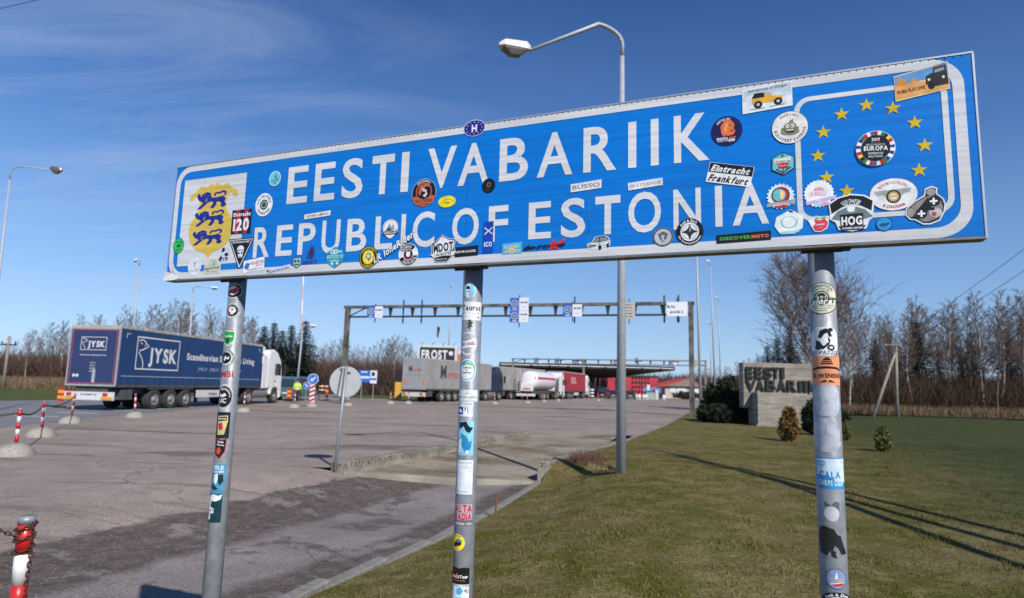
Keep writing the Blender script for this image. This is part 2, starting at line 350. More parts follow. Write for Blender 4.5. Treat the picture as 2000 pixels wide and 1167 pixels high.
from mathutils.geometry import tessellate_polygon
def sheet(name, poly, z, m, parent=None):
    vs = [Vector((x, y, z)) for x, y in poly]; tris = tessellate_polygon([vs]); fs = []
    for t in tris:
        a, b, c = (vs[i] for i in t); fs.append(tuple(t) if (b-a).cross(c-a).z > 0 else tuple(t)[::-1])
    me = bpy.data.meshes.new(name); me.from_pydata([tuple(v) for v in vs], [], fs); me.materials.append(m); me.update(); o = bpy.data.objects.new(name, me); C.objects.link(o)
    o['kind'] = 'structure'; return o
sheet('ground', [(-2500, -2500), (2500, -2500), (2500, 4500), (-2500, 4500)], -.75, FIELD)
fg = MB(); fg.v = [(-2500, 12.3, -.012), (-17.95, 12.3, -.012), (-17.95, 84, -.012), (-2500, 84, -.012), (-2500, 84, -.012), (2500, 84, -.012), (2500, 3500, -.012), (-2500, 3500, -.012), (60, -100, -.012), (2500, -100, -.012), (2500, 84, -.012), (60, 84, -.012)]
fg.f = [(0, 1, 2, 3), (4, 5, 6, 7), (8, 9, 10, 11)]; fg.m = [0]*3; fg.build('field', FIELD)['kind'] = 'structure'
lot = [(-18, 12.35), (-3.36, 12.3), (.72, 22.75), (4.6, 22.75), (30, 60), (50, 110), (70, 160), (-30, 160), (-20, 84), (-17.5, 50)]
sheet('forecourt', lot, 0, A_PINK)
# road at the left, running past the forecourt
rl = [(-12.6, 6), (-14.7, 17.5), (-15.9, 24), (-16.6, 36), (-17.5, 50), (-19, 70), (-24, 100), (-32, 130)]
rr = [(-60, 130), (-42, 100), (-30, 70), (-27, 50), (-29.5, 38), (-33, 30), (-44, 6)]
sheet('road', rl+rr, .006, ROAD)
LINEM = mat('road_paint', (.62, .62, .62), .7, var=.2, scale=12)
for i, (px, py, ln) in enumerate([(72, 812, 1.6), (152, 805.5, 1.6), (232, 800.5, 1.2), (300, 797, 1.2)]):
    p = gnd(px, py); o = MB().box(-ln/2, -.08, 0, ln/2, .08, .003).build('road_marking', LINEM, loc=(p.x, p.y, .011)); o.rotation_euler = (0, 0, R(8)); o['kind'] = 'structure'
# verge bed beyond the road, mid distance
sheet('verge', [(-18.4, 66), (-6, 67), (-3, 86), (-2, 100), (-22, 100), (-20.5, 80)], .012, VERGE)
sheet('far_road', [(-70, 101), (0, 100), (2, 107), (-75, 109)], .016, ROAD)
vg = sheet('left_verge', [(-60, 38), (-30.5, 38.5), (-29, 44), (-28, 60), (-32, 80), (-90, 80)], .0, VERGE)
# low apron in front of the ramp
g = MB(); nx, ny = 60, 44
def yfar(x): return 12.6 if x < -3.6 else 12.32 if x < -3.3 else 12.32+(x+3.3)/4.0*1.1
xs = [-18 + 22*i/nx for i in range(nx+1)]
for j in range(ny+1):
    for x in xs:
        y = -6 + (yfar(x)+6)*j/ny; g.v.append((x, y, low(x, y) - .002 + .006*math.sin(x*2.1)*math.sin(y*1.7)*min(1, (yfar(x)-y)*2)))
for j in range(ny):
    for i in range(nx): a = j*(nx+1)+i; g.f.append((a, a+1, a+nx+2, a+nx+1)); g.m.append(0)
g.build('apron', A_FORE, smooth=True)['kind'] = 'structure'
sheet('back_field', [(-600, -400), (600, -400), (600, -5.9), (-600, -5.9)], -.1, FIELD)
sheet('side_field', [(-600, -5.9), (-17.9, -5.9), (-17.9, 12.3), (-600, 12.3)], -.02, FIELD)
# lawn
g = MB(); ys = [-14+i*.5 for i in range(90)] + [31+i*1.5 for i in range(60)]; ds = [0, .15, .35, .6, .9, 1.3, 1.8, 2.4, 3.1, 4, 5, 6.2, 7.6, 9.2, 11, 13, 15.5, 18.5, 22, 27, 33, 40, 50, 65]
for y in ys:
    for d in ds: x = curbx(y)+.1+d; g.v.append((x, y, lawnz(x, y)))
nd = len(ds)
for j in range(len(ys)-1):
    for i in range(nd-1): a = j*nd+i; g.f.append((a, a+1, a+nd+1, a+nd)); g.m.append(0)
g.build('lawn', LAWN, smooth=True)['kind'] = 'structure'
# kerb stones
kr = thing('kerb', None, None, kind='structure')
random.seed(3)
y = 1.0; i = 0
while y < 95:
    ln = 1.0 if y < 40 else 3.0
    if y < 13.2 or y > 20.5:
        xa, xb = curbx(y), curbx(y+ln*.94); za = curbz(y)+.012; d = Vector((xb-xa, ln*.94, 0)); L_ = d.length
        o = MB().box(-.07, .008, -.3, .07, L_-.012, 0).build('kerb_stone', KERB, kr, bevel=.012, loc=(xa, y, za+random.uniform(-.006, .006)))
        o.rotation_euler = (random.uniform(-.008, .008), random.uniform(-.01, .01), -math.atan2(d.x, d.y)+random.uniform(-.003, .003))
    y += ln*.95
# sunken concrete ramp
W0, W1, W2, WR0, WR1 = (-3.24, 12.32), (.84, 22.7), (3.9, 22.7), (.72, 13.45), (3.75, 20.3)
rp = thing('ramp', None, None, kind='structure')
g = MB(); nn = 14
for j in range(nn+1):
    t = j/nn
    for i in range(9):
        s_ = i/8; xl = W0[0]+(W1[0]-W0[0])*t; yl = W0[1]+(W1[1]-W0[1])*t; xr = .72+(W2[0]-.72)*t; yr = 13.42+(W2[1]-13.42)*t
        x = xl+(xr-xl)*s_; yy = yl+(yr-yl)*s_; z = -(.13+.22*s_**.5 if s_ > 0 else .13)*(1-t)**.85 + .004; g.v.append((x, yy, z))
for j in range(nn):
    for i in range(8): a = j*9+i; g.f.append((a, a+1, a+10, a+9)); g.m.append(0)
g.build('ramp_floor', PITC, rp, smooth=True)
def wall(name, p, q, zt0, zt1, zb0, zb1, th, m, parent, n=14):
    p = Vector((*p, 0)); q = Vector((*q, 0)); d = (q-p); nrm = Vector((-d.y, d.x, 0)).normalized()*th/2; g = MB()
    for i in range(n+1):
        t = i/n; c = p+d*t; w1 = random.uniform(-.012, .012); zt = zt0+(zt1-zt0)*t + random.uniform(-.008, .008); zb = zb0+(zb1-zb0)*t
        for sgn, z in ((1, zb), (1, zt), (-1, zt), (-1, zb)): v = c+nrm*sgn*(1+w1*4); g.v.append((v.x, v.y, z))
    for i in range(n):
        for k in range(4): a = i*4; g.f.append((a+k, a+(k+1) % 4, a+4+(k+1) % 4, a+4+k)); g.m.append(0)
    g.f += [(0, 1, 2, 3), (n*4+3, n*4+2, n*4+1, n*4)]; g.m += [0, 0]
    return g.build(name, m, parent, bevel=.015)
wall('ramp_wall', W0, W1, .09, .09, -.5, -.3, .26, WALLC, rp, 22)
wall('ramp_wall', WR0, WR1, .07, .08, -.6, -.3, .24, WALLC, rp, 16)
wall('ramp_sill', (-3.1, 12.32), (.62, 13.38), -.07, -.315, -.6, -.6, .2, WALLC, rp, 12)

# ================================================================== BORDER NAME SIGN
SA = Vector((-1.5491, 2.81, 2.5507)); SYAW = -.3911; SW = 3.0377; SH = .5254
e_ = Vector((math.cos(SYAW), math.sin(SYAW), 0)); nb_ = Vector((-math.sin(SYAW), math.cos(SYAW), 0))   # nb_ points behind the sign
def uv(px, py, dep=0.0):
    d = ray(px, py); P0 = SA+nb_*dep; t = (P0-EYE).dot(nb_)/d.dot(nb_); q = EYE+d*t-SA; return q.dot(e_), q.z
base_c = SA + e_*SW/2
sign = thing('border_sign', 'long blue and white country name sign covered in stickers on three grey posts', 'sign', (base_c.x, base_c.y, 0), SYAW)
def sl(u, v, d): return (u-SW/2, d, SA.z+v)           # sign-local from (u, v, depth)
BLUE = film_mat('blue_film', '#0078D6'); WHITE = film_mat('white_film', '#DCDEE2'); YEL = film_mat('yellow_film', '#D6B91C'); GOLD = film_mat('gold_film', '#DCBC4A')
ALU = mat('brushed_aluminium', (.62, .63, .65), .38, .75, .06, 30); GALV = mat('galvanised_steel', (.265, .29, .32), .5, .3, .18, 25, bump=.12); DKM = mat('dark_steel', (.03, .032, .035), .5, .3)
UNDER = mat('weathered_aluminium', (.20, .19, .18), .55, .4, .2, 20)
cuts = [0, uv(912, 380)[0], uv(1151, 340)[0], SW]
for a, b in zip(cuts, cuts[1:]):
    MB().box(a+.0008-SW/2, 0, SA.z-SH+.004, b-.0008-SW/2, .004, SA.z-.003).build('panel', BLUE, sign)
# frame: folded aluminium edge all round, open underside
f = MB(); zt, zb = SA.z, SA.z-SH; hw = SW/2
f.box(-hw-.004, -.002, zt-.002, hw+.004, .045, zt+.003); f.box(-hw-.004, -.002, zb-.003, -hw, .045, zt-.003); f.box(hw, -.002, zb-.003, hw+.005, .045, zt-.003)
f.build('edge_frame', ALU, sign)
MB().box(-hw, -.001, zb-.004, hw, .045, zb+.002).build('bottom_frame', UNDER, sign)
g = MB()
for zz in (zb+.09, zt-.12): g.box(-hw+.02, .0045, zz, hw-.02, .035, zz+.04)
g.build('back_rail', UNDER, sign)
# rivets along the top and bottom flange
g = MB()
for k in range(150): x = -hw+.02+k*(SW-.04)/149; g.box(x-.0013, -.003, zt-.0058, x+.0013, -.0005, zt-.0032)
g.build('rivets', UNDER, sign)['kind'] = 'stuff'
def rrect(u0, v0, u1, v1, r, n=8):
    o = []
    for cx, cy, a in ((u1-r, v1-r, 0), (u0+r, v1-r, 90), (u0+r, v0+r, 180), (u1-r, v0+r, 270)):
        for k in range(n+1): t = R(a+90*k/n); o.append((cx+r*math.cos(t), cy+r*math.sin(t)))
    return o
def ring_part(name, A, B, d, m):
    g = MB(); n = len(A); g.v = [sl(*p, d) for p in A]+[sl(*p, d) for p in B]; g.f = [(i, (i+1) % n, n+(i+1) % n, n+i) for i in range(n)]; g.m = [0]*n
    return g.build(name, m, sign)
def front(o):   # make sure flat prints face the camera side (-y)
    me = o.data; bm = bmesh.new(); bm.from_mesh(me)
    for f in bm.faces:
        if f.normal.y > 0: f.normal_flip()
    bm.to_mesh(me); bm.free(); return o
front(ring_part('border_line', rrect(.006, -SH+.004, SW-.022, -.004, .085), rrect(.032, -SH+.033, SW-.050, -.030, .062), -.0012, WHITE))
front(ring_part('inner_border_line', rrect(2.583, -.452, 2.975, -.066, .045), rrect(2.598, -.438, 2.960, -.080, .031), -.0012, WHITE))
def flat(name, pts, d, m, parent=sign):
    g = MB(); g.v = [sl(*p, d) for p in pts]; g.f = [tuple(range(len(pts)))]; g.m = [0]; return front(g.build(name, m, parent))
q = [uv(*p) for p in ((364, 355), (483.5, 336), (467.5, 514), (344, 521))]
um0, um1 = (q[0][0]+q[3][0])/2, (q[1][0]+q[2][0])/2; vm1, vm0 = (q[0][1]+q[1][1])/2, (q[2][1]+q[3][1])/2
flat('arms_field', [(um0, vm0), (um1, vm0), (um1, vm1), (um0, vm1)], -.0012, WHITE)
c0 = ((um0+um1)/2, (vm0+vm1)/2); cwx, cwy = (um1-um0)/2*.80, (vm1-vm0)/2*.86
sh = [(0, -1), (-.06, -.93), (-.2, -.84), (-.45, -.78), (-.68, -.66), (-.84, -.46), (-.9, -.22), (-.84, -.02), (-.66, .14), (-.56, .3), (-.54, .5), (-.6, .66), (-.68, .7), (-.74, .66), (-.86, .56), (-.97, .6), (-.98, .68), (-.9, .76), (-.78, .78), (-.66, .84), (-.56, .96), (-.3, .9), (-.12, 1.0), (0, .93)]
sh = sh[:-1]+[(0, .93)]+[(-x, y) for x, y in sh[::-1][1:-1]]
shield = flat('gold_shield', [(c0[0]+x*cwx, c0[1]+y*cwy) for x, y in sh], -.0018, GOLD)
LION = [[(.05,.52),(.12,.85),(.28,.98),(.42,.9),(.46,.62),(.66,.6),(.86,.66),(.96,.5),(.93,.3),(1.0,.12),(.9,.0),(.8,.06),(.82,.22),(.74,.36),(.66,.34),(.64,.16),(.56,.0),(.44,.0),(.48,.12),(.54,.3),(.5,.4),(.36,.36),(.24,.2),(.1,.0),(-.02,.02),(.06,.16),(.18,.34)],
        [(.04,.5),(.16,.4),(.18,.5),(.1,.62),(.06,.84),(.0,.94),(-.06,.8),(-.02,.62)],
        [(.56,.7),(.54,.8),(.6,.92),(.74,.9),(.84,.98),(.96,.92),(.98,.78),(.9,.66),(.88,.7),(.92,.8),(.86,.88),(.74,.8),(.64,.84),(.6,.8),(.62,.72)]]
NAVY = film_mat('navy_film', '#14268C')
for bx in ((390, 372, 442.5, 408), (385.5, 409, 438, 442.5), (381, 446, 434, 480)):
    u0_, v1_ = uv(bx[0], bx[1]+5); u1_, v0_ = uv(bx[2], bx[3]-4); g = MB()
    for li, poly in enumerate(LION): g.add([sl(u0_+x*(u1_-u0_), v0_+y*(v1_-v0_), -.0024-.0003*li) for x, y in poly], [tuple(range(len(poly)))])
    u = u0_+.29*(u1_-u0_); v = v0_+.72*(v1_-v0_); ww = (u1_-u0_)
    for dx, dy in ((-.05, .02), (.05, .02)): g.box(u+dx*ww-.002-SW/2, -.0035, SA.z+v+dy*ww-.001, u+dx*ww+.002-SW/2, -.0034, SA.z+v+dy*ww+.001, 1)
    for k in range(4): g.box(u-.03*ww+k*.02*ww-SW/2, -.0034, SA.z+v-.16*ww, u-.025*ww+k*.02*ww-SW/2, -.0033, SA.z+v-.05*ww, 1)
    g.build('lion', [NAVY, GOLD], shield)
# letters, each fitted to its surveyed extent
def big(ch, xl, yl, xr, yr, v0, v1):
    ua, ub = uv(xl, yl)[0], uv(xr, yr)[0]; vs, fs, a, b = glyph(ch, .034 if ch in 'IT' else .018); ys = [p[1] for p in vs]; y0, y1 = min(ys), max(ys)
    ov = .003 if ch in 'SCOU' else 0
    g = MB(); g.add([sl(ua+(x-a)/(b-a)*(ub-ua), v0-ov+(y-y0)/(y1-y0)*(v1-v0+2*ov), -.0014) for x, y in vs], fs)
    o = front(g.build('letter', WHITE, sign)); return o
rows1 = [('E',562,366,602,358),('E',615,358,655,350),('S',669,346,710,338),('T',728.5,308,772,304),('I',784,336,799,333),('V',837.5,288,893.5,280),('A',893.5,362,955.5,353),('B',976,313,1032,303),('A',1048.5,344,1118,336),('R',1139.5,300,1204,292),('I',1227,282,1243,279),('I',1271,275,1286.5,272),('K',1316,268,1385,258)]
for ch, a, b, c_, d in rows1: big(ch, a, b, c_, d, -.2302, -.0716)
rows2 = [('R',496,475,528,470),('E',540,470,572,464),('P',583,464,617,452),('U',629,460,665,450),('B',678,455,717,448),('L',733,455,765.5,485),('I',784,440,793,438),('C',807,435,850,430),('O',884,430,936,424),('F',955,420,993.5,400),('E',1033,412,1077,406),('S',1096,405,1144,398),('T',1163,380,1212,376),('O',1227,392,1291,385),('N',1315,382,1368.5,374),('I',1396,370,1410,368),('A',1431,440,1502.5,436)]
for ch, a, b, c_, d in rows2: big(ch, a, b, c_, d, -.4486, -.3180)
# twelve yellow stars
for px, py in [(1692,206),(1744,212),(1786.5,240),(1806,284.5),(1795,333),(1768,372),(1711,390),(1654,373.5),(1614.5,347),(1597.5,305),(1608,259),(1643.5,224)]:
    u, v = uv(px, py); r = .0215; ps = [(u+(r if k % 2 == 0 else r*.40)*math.sin(k*math.pi/5+.02), v+(r if k % 2 == 0 else r*.40)*math.cos(k*math.pi/5+.02)) for k in range(10)]
    flat('star', ps, -.0014, YEL)

# ---------------- stickers
def clip_eval(layers, aspect):
    """layers -> list of (verts2d normalised, faces, colour)"""
    out_ = []
    def add(v, f, c): out_.append((v, f, c))
    for ly in layers:
        k, c = ly[0], ly[1]
        if k == 'd':
            cx, cy, rx, ry = ly[2:6]; n = 28; add([(cx+rx*math.cos(2*math.pi*i/n), cy+ry*math.sin(2*math.pi*i/n)) for i in range(n)], [tuple(range(n))], c)
        elif k == 'o':
            cx, cy, ro, ri = ly[2:6]; n = 28; ra = ly[6] if len(ly) > 6 else 1
            v = [(cx+ro*math.cos(2*math.pi*i/n), cy+ro*ra*math.sin(2*math.pi*i/n)) for i in range(n)]+[(cx+ri*math.cos(2*math.pi*i/n), cy+ri*ra*math.sin(2*math.pi*i/n)) for i in range(n)]
            add(v, [(i, (i+1) % n, n+(i+1) % n, n+i) for i in range(n)], c)
        elif k == 'r':
            x0, y0, x1, y1 = ly[2:6]; add([(x0, y0), (x1, y0), (x1, y1), (x0, y1)], [(0, 1, 2, 3)], c)
        elif k == 'R':
            x0, y0, x1, y1, r = ly[2:7]; o = []
            for cx, cy, a in ((x1-r, y1-r*aspect, 0), (x0+r, y1-r*aspect, 90), (x0+r, y0+r*aspect, 180), (x1-r, y0+r*aspect, 270)):
                for q_ in range(6): t = R(a+18*q_); o.append((cx+r*math.cos(t), cy+r*aspect*math.sin(t)))
            add(o, [tuple(range(len(o)))], c)
        elif k == 'p': add(ly[2], [tuple(range(len(ly[2])))], c)
        elif k == 'z':
            r, n, dp = ly[2:5]; v = []
            for i in range(n*4): t = 2*math.pi*i/(n*4); rr_ = r if i % 4 in (0, 1) else r*dp; v.append((rr_*math.cos(t), rr_*math.sin(t)))
            add(v, [tuple(range(len(v)))], c)
        elif k == 's':
            cx, cy, r, ry = ly[2:6]; n = ly[6] if len(ly) > 6 else 5; v = []
            for i in range(n*2): t = math.pi*i/n; q_ = 1 if i % 2 == 0 else .4; v.append((cx+r*q_*math.sin(t), cy+ry*q_*math.cos(t)))
            add(v, [tuple(range(len(v)))], c)
        elif k == 'l':
            pts, w_ = ly[2], ly[3]
            for (xa, ya), (xb, yb) in zip(pts, pts[1:]):
                dx, dy = xb-xa, (yb-ya)/aspect; q_ = math.hypot(dx, dy) or 1; nx_, ny_ = -dy/q_*w_, dx/q_*w_*aspect
                add([(xa+nx_, ya+ny_), (xa-nx_, ya-ny_), (xb-nx_, yb-ny_), (xb+nx_, yb+ny_)], [(0, 1, 2, 3)], c)
        elif k == 't':
            s_, cx, cy, w_, h_ = ly[2:7]; bold = ly[7] if len(ly) > 7 else .02; rot = ly[8] if len(ly) > 8 else 0; shr = ly[9] if len(ly) > 9 else 0
            v, f = fit_text(s_, 0, 0, w_, h_, bold, 0, shr); cc, sn = math.cos(R(rot)), math.sin(R(rot))
            v = [(cx+(x*cc-(y/aspect)*sn), cy+(x*sn*aspect+y*cc)) for x, y in v]; add(v, f, c)
        elif k == 'a':     # arc text: string, radius, centre angle deg (90 top), letter height, spread deg, (+1 outward up / -1 inward up)
            s_, r, ca, h_, spr, dr = ly[2:8]; ws = []
            for ch in s_: ws.append(.32 if ch == ' ' else glyph(ch, .03)[3]-glyph(ch, .03)[2]+.12)
            tot = sum(ws); acc = 0; vv = []; ff = []
            for ch, w_ in zip(s_, ws):
                t = ca - dr*spr*((acc+w_/2)/tot-.5); acc += w_
                if ch == ' ': continue
                v, f, a, b = glyph(ch, .03); sx = R(spr)*r*(w_-.12)/tot/(b-a); o = len(vv); ct, st_ = math.cos(R(t)), math.sin(R(t))
                for x, y in v:
                    X = (x-(a+b)/2)*sx; Y = (y-.3645)/.729*h_*dr; rr_ = r+Y; X *= dr
                    vv.append((rr_*ct+X*st_, rr_*st_-X*ct))
                ff += [tuple(i+o for i in q_) for q_ in f]
            add(vv, ff, c)
    return out_
BK, WH, RD, GN, BU, YE, OR, GY, TL_, NV = '17181C', 'E4E6EA', 'C01E2C', '1FA045', '2C6BC0', 'EBD51E', 'E0672A', '8B9095', '7CC4CC', '221F66'
def sticker(label, layers, mapf, hx, hy, rot=0, lift0=.0016, parent=sign, cutn=0, n0=0):
    bm = bmesh.new(); cols = []; asp = hx/hy
    for i, (v, f, c) in enumerate(clip_eval(layers, asp)):
        if c not in cols: cols.append(c)
        ci = cols.index(c); z = i*.00008
        bv = [bm.verts.new((x*hx, y*hy, z)) for x, y in v]
        for q_ in f:
            try: fc = bm.faces.new([bv[k] for k in q_]); fc.material_index = ci
            except ValueError: pass
    if rot: bmesh.ops.rotate(bm, verts=bm.verts, cent=(0, 0, 0), matrix=Matrix.Rotation(R(rot), 3, 'Z'))
    if cutn:
        bmesh.ops.triangulate(bm, faces=bm.faces)
        for k in range(1, cutn): 
            x = -hx*1.05+2.1*hx*k/cutn; bmesh.ops.bisect_plane(bm, geom=bm.verts[:]+bm.edges[:]+bm.faces[:], plane_co=(x, 0, 0), plane_no=(1, 0, 0))
    for f in bm.faces:
        if f.normal.z < 0: f.normal_flip()
    for v in bm.verts: v.co = mapf(v.co.x, v.co.y, lift0+v.co.z)
    me = bpy.data.meshes.new('sticker'); bm.to_mesh(me); bm.free()
    for c in cols: me.materials.append(ink(c))
    o = bpy.data.objects.new('sticker', me); C.objects.link(o); o.parent = parent; o['label'] = label; return o
def ons(label, box, layers, rot=0, lift=.0022):
    x0, y0, x1, y1 = box; cx, cy = (x0+x1)/2, (y0+y1)/2; u, v = uv(cx, cy); hx = (uv(x1, cy)[0]-uv(x0, cy)[0])/2; hy = (uv(cx, y0)[1]-uv(cx, y1)[1])/2
    f = lambda x, y, z: sl(u+x, v+y, -z)
    return sticker(label, layers, f, hx, hy, rot, lift)
gear = lambda c, n=18: ('z', c, 1.0, n, .9)
ons('small pale teal round sticker beside the first E', (526.5,335,549,364), [('d',WH,0,0,1,1),('d','6FC3CF',0,0,.93,.93),('p','205A78',[(-.1,.1),(.0,.55),(.12,.5),(.2,.1)]),('t','205A78','Just cycling',0,-.15,1.3,.3,.02,8),('t','205A78','tour',0,-.5,.6,.22)])
ons('white round sticker with a dark eye ring left of the letters', (499.5,378,533,423), [('d',WH,0,0,1,1),('a','454A50','RIDE THE WORLD',.74,90,.2,170,1),('d','3A4044',0,0,.46,.44),('d','B9C2BE',0,0,.33,.31),('d',BK,0,0,.24,.22),('p','8A9A60',[(-.1,-.05),(0,.12),(.12,-.02)]),('a','454A50','FOUNDATION',.74,270,.2,120,-1)])
ons('black and red striped number 120 sticker on the arms field', (453,410,491,457), [('r',BK,-1,-1,1,1),('r','B0283A',-.62,-1,-.18,1),('r','B0283A',.22,-1,.66,1),('t',WH,'Eintracht',.02,.62,1.75,.3,.05),('t',WH,'120',0,-.22,1.6,.95,.06)])
ons('black triangular sticker with a helmeted skull', (445,464,495,525), [('p',BK,[(-1,.93),(1,.93),(.08,-1),(-.05,-1)]),('p',WH,[(-.9,.86),(.9,.86),(.04,-.92),(-.02,-.92)]),('p',BK,[(-.84,.82),(.84,.82),(.02,-.84)]),('t',WH,'THE HOOLIGANS FAMILY',0,.7,1.4,.12,.03),('d',WH,0,.22,.27,.25),('p',WH,[(-.26,.2),(.28,.2),(.16,-.3),(-.1,-.3)]),('p',BK,[(-.2,.08),(-.02,.0),(-.05,-.1),(-.18,-.04)]),('p',BK,[(.22,.08),(.04,0),(.07,-.1),(.2,-.04)]),('r',BK,-.28,.15,.3,.19),('r',BK,-.08,-.26,.12,-.22)])
ons('small green round sticker at the left end of the sign', (339,465,360,496), [('d','1C7A35',0,0,1,1),('d','2DB455',0,0,.9,.9),('t','0E4A20','CLUB',0,.45,1.0,.26),('p','0E4A20',[(-.4,0),(0,.12),(.4,.05),(.2,-.2),(-.2,-.15)]),('t','0E4A20','tour 19',0,-.5,1.1,.22)])
ons('white round sticker with a goat head above the lower border', (368,504,394,538), [('d','DDE2EA',0,0,1,1),('p',GY,[(-.35,.8),(-.25,.5),(-.06,.3),(-.08,-.1),(.08,-.1),(.06,.3),(.25,.5),(.35,.8),(.2,.42),(0,.2),(-.2,.42)]),('t','808890','The Zickl',0,-.45,1.3,.3,.0,8)])
ons('pale cream sticker with handwritten place name', (400,505,432,535), [('r','C9CBBB',-1,-1,1,.25),('d','B9C6AE',0,.3,.55,.62),('p','55694A',[(.05,.1),(.15,.6),(.25,.1)]),('t','3A3A34','Nord Kapp',0,-.25,1.75,.36,.02,6),('t','77776A','Norway',0,-.72,1.2,.18)])
ons('torn black ink sticker beside the skull triangle', (426,482,450,512), [('p','C8CDD8',[(-.9,-.6),(-.3,.9),(.6,.8),(1,-.1),(.6,-.9),(-.5,-.95)]),('p',BK,[(-.4,.3),(-.3,.8),(0,.9),(.15,.5),(-.1,.25)]),('p',BK,[(-.8,-.7),(-.4,-.1),(-.2,-.5),(-.5,-.9)]),('p',BK,[(0,0),(.5,.2),(.8,-.2),(.3,-.3)]),('t',BK,'1YB',.1,-.6,1.2,.4,.03,6)])
ons('white rectangular sticker with a blue globe and red print', (476,503,517,533), [('p','E8EAF2',[(-1,.55),(.95,1),(1,-.65),(-.96,-1)]),('p','3F6FC0',[(-.9,-.2),(-.75,.25),(-.55,.3),(-.4,.1),(-.5,-.5),(-.8,-.55)]),('t','B8405A','VARADETON',.2,.3,1.35,.42,.03,7),('t','B8405A','MOTO','.5' and .5,-.05,.6,.2,.02,7),('t','5A78C0','www.varadeton.com',.1,-.5,1.5,.2,.02,6)])
ons('narrow white sticker with dark blue slanted lettering', (520,517,567,535), [('p','D8DCEC',[(-1,-.1),(1,.9),(1,.1),(-1,-.95)]),('t','1E2C7C','Je suis tout en moto',.08,-.02,1.6,.62,.03,9),('r','1E2C7C',-.92,-.62,-.76,-.12)])
ons('little grey shield sticker with an owl face', (571,503,590,525), [('p','2F4F5C',[(-1,1),(1,1),(.9,-.4),(0,-1),(-.9,-.4)]),('p','9DB7B9',[(-.82,.84),(.82,.84),(.74,-.32),(0,-.84),(-.74,-.32)]),('d','2F4F5C',-.33,.3,.24,.24),('d','2F4F5C',.33,.3,.24,.24),('r','2F4F5C',-.5,-.42,.5,-.2)])
ons('dark blue transparent castle sticker under the P', (593,478,621,517), [('p','0E50A0',[(-.5,-.4),(-.45,.4),(-.1,.35),(0,.9),(.35,.8),(.55,.2),(.45,-.4)]),('p','4A2050',[(-.2,.0),(-.1,.55),(.3,.75),(.5,.2),(.3,-.3),(-.1,-.3)]),('t','4A2050','BURG ELTZ',0,-.72,1.9,.3,.03,3)])
ons('teal hexagonal sticker under the U', (638,482,672,525), [('p','2F93AE',[(0,1),(.95,.5),(.95,-.45),(0,-1),(-.95,-.45),(-.95,.5)]),('o','D9EEF0',-.3,.52,.26,.16,.8),('o','D9EEF0',.02,.52,.26,.16,.8),('t','D9EEF0','BIKE',.55,.52,.45,.2),('r','8FD0DA',-.92,-.05,.92,.22),('t','1E6C86','TOURENFAHRER',0,.08,1.6,.16),('t','D9EEF0','MOTORRAD',0,-.3,1.0,.16),('d','D9EEF0',-.3,-.55,.13,.11),('d','D9EEF0',.3,-.55,.13,.11)])
ons('narrow white sticker with black capitals above the P', (595,414,646,427), [('p','DEDFE3',[(-1,.45),(1,1),(.98,-.5),(-1,-1)]),('t','33363B','OTHO LIBERO',.02,0,1.6,.62,.03,3)])
ons('yellow and black round sticker with a cartoon dog', (702,481,738,525), [('d','1E1F22',0,0,1,1),('o','C9B42A',0,0,.92,.86),('a','C9B42A','COYOTES',.76,95,.16,110,1),('d','E9DC3C',0,0,.62,.62),('p','9A968E',[(-.35,.1),(-.1,.45),(.3,.3),(.35,-.1),(.1,-.3),(-.2,-.15)]),('d',WH,.0,.1,.12,.1),('p','C03020',[(-.05,-.15),(.2,-.1),(.05,-.4)]),('a','C9B42A','TARIFA',.76,270,.16,80,-1)])
ons('long slanted black and white lettering sticker', (726,464,812,502), [('t',BK,'LR loneRider',0,.0,2.02,.82,.1,0,.12),('t',WH,'LR loneRider',0,.0,1.97,.70,.03,0,.12)], rot=29, lift=.0034)
ons('red black and white round club sticker under the C', (779,476,817,520), [('d','E6E8EC',0,0,1,1),('d',BK,0,0,.95,.95),('p',WH,[(-1,.15),(-.93,.4),(-.5,.25),(-.5,-.15),(-.93,-.35),(-1,-.1)]),('p',WH,[(1,-.1),(.95,.3),(.68,.66),(.4,.4),(.5,-.1)]),('a',WH,'WOLFSBURG',.74,118,.24,110,1),('a',WH,'SOUTH DEVIL',.74,285,.24,120,-1),('d',WH,0,0,.52,.52),('d','3A0C10',0,0,.46,.46),('d','7E1A20',0,-.1,.34,.3),('d',WH,0,.02,.2,.22),('p',WH,[(-.2,.1),(-.16,.36),(0,.24),(.16,.36),(.2,.1)])])
ons('white round sticker with a mountain and black ribbon across the L', (746,429,780,466), [('d','E2E6EA',0,.12,.88,.88),('p','E2E6EA',[(-1,-.3),(1,-.3),(.15,-1),(-.1,-1)]),('o','A3545C',0,.15,.8,.76),('p','8DA0A8',[(-.5,-.1),(-.1,.6),(.1,.2),(.3,.5),(.55,-.1)]),('p','2E3436',[(-.6,-.2),(-.1,.2),(0,-.05),(.4,-.2)]),('p','26292C',[(-.9,-.25),(.9,-.25),(.75,-.62),(-.75,-.62)]),('t',WH,'NORDCAPP',0,-.43,1.4,.22,.03)])
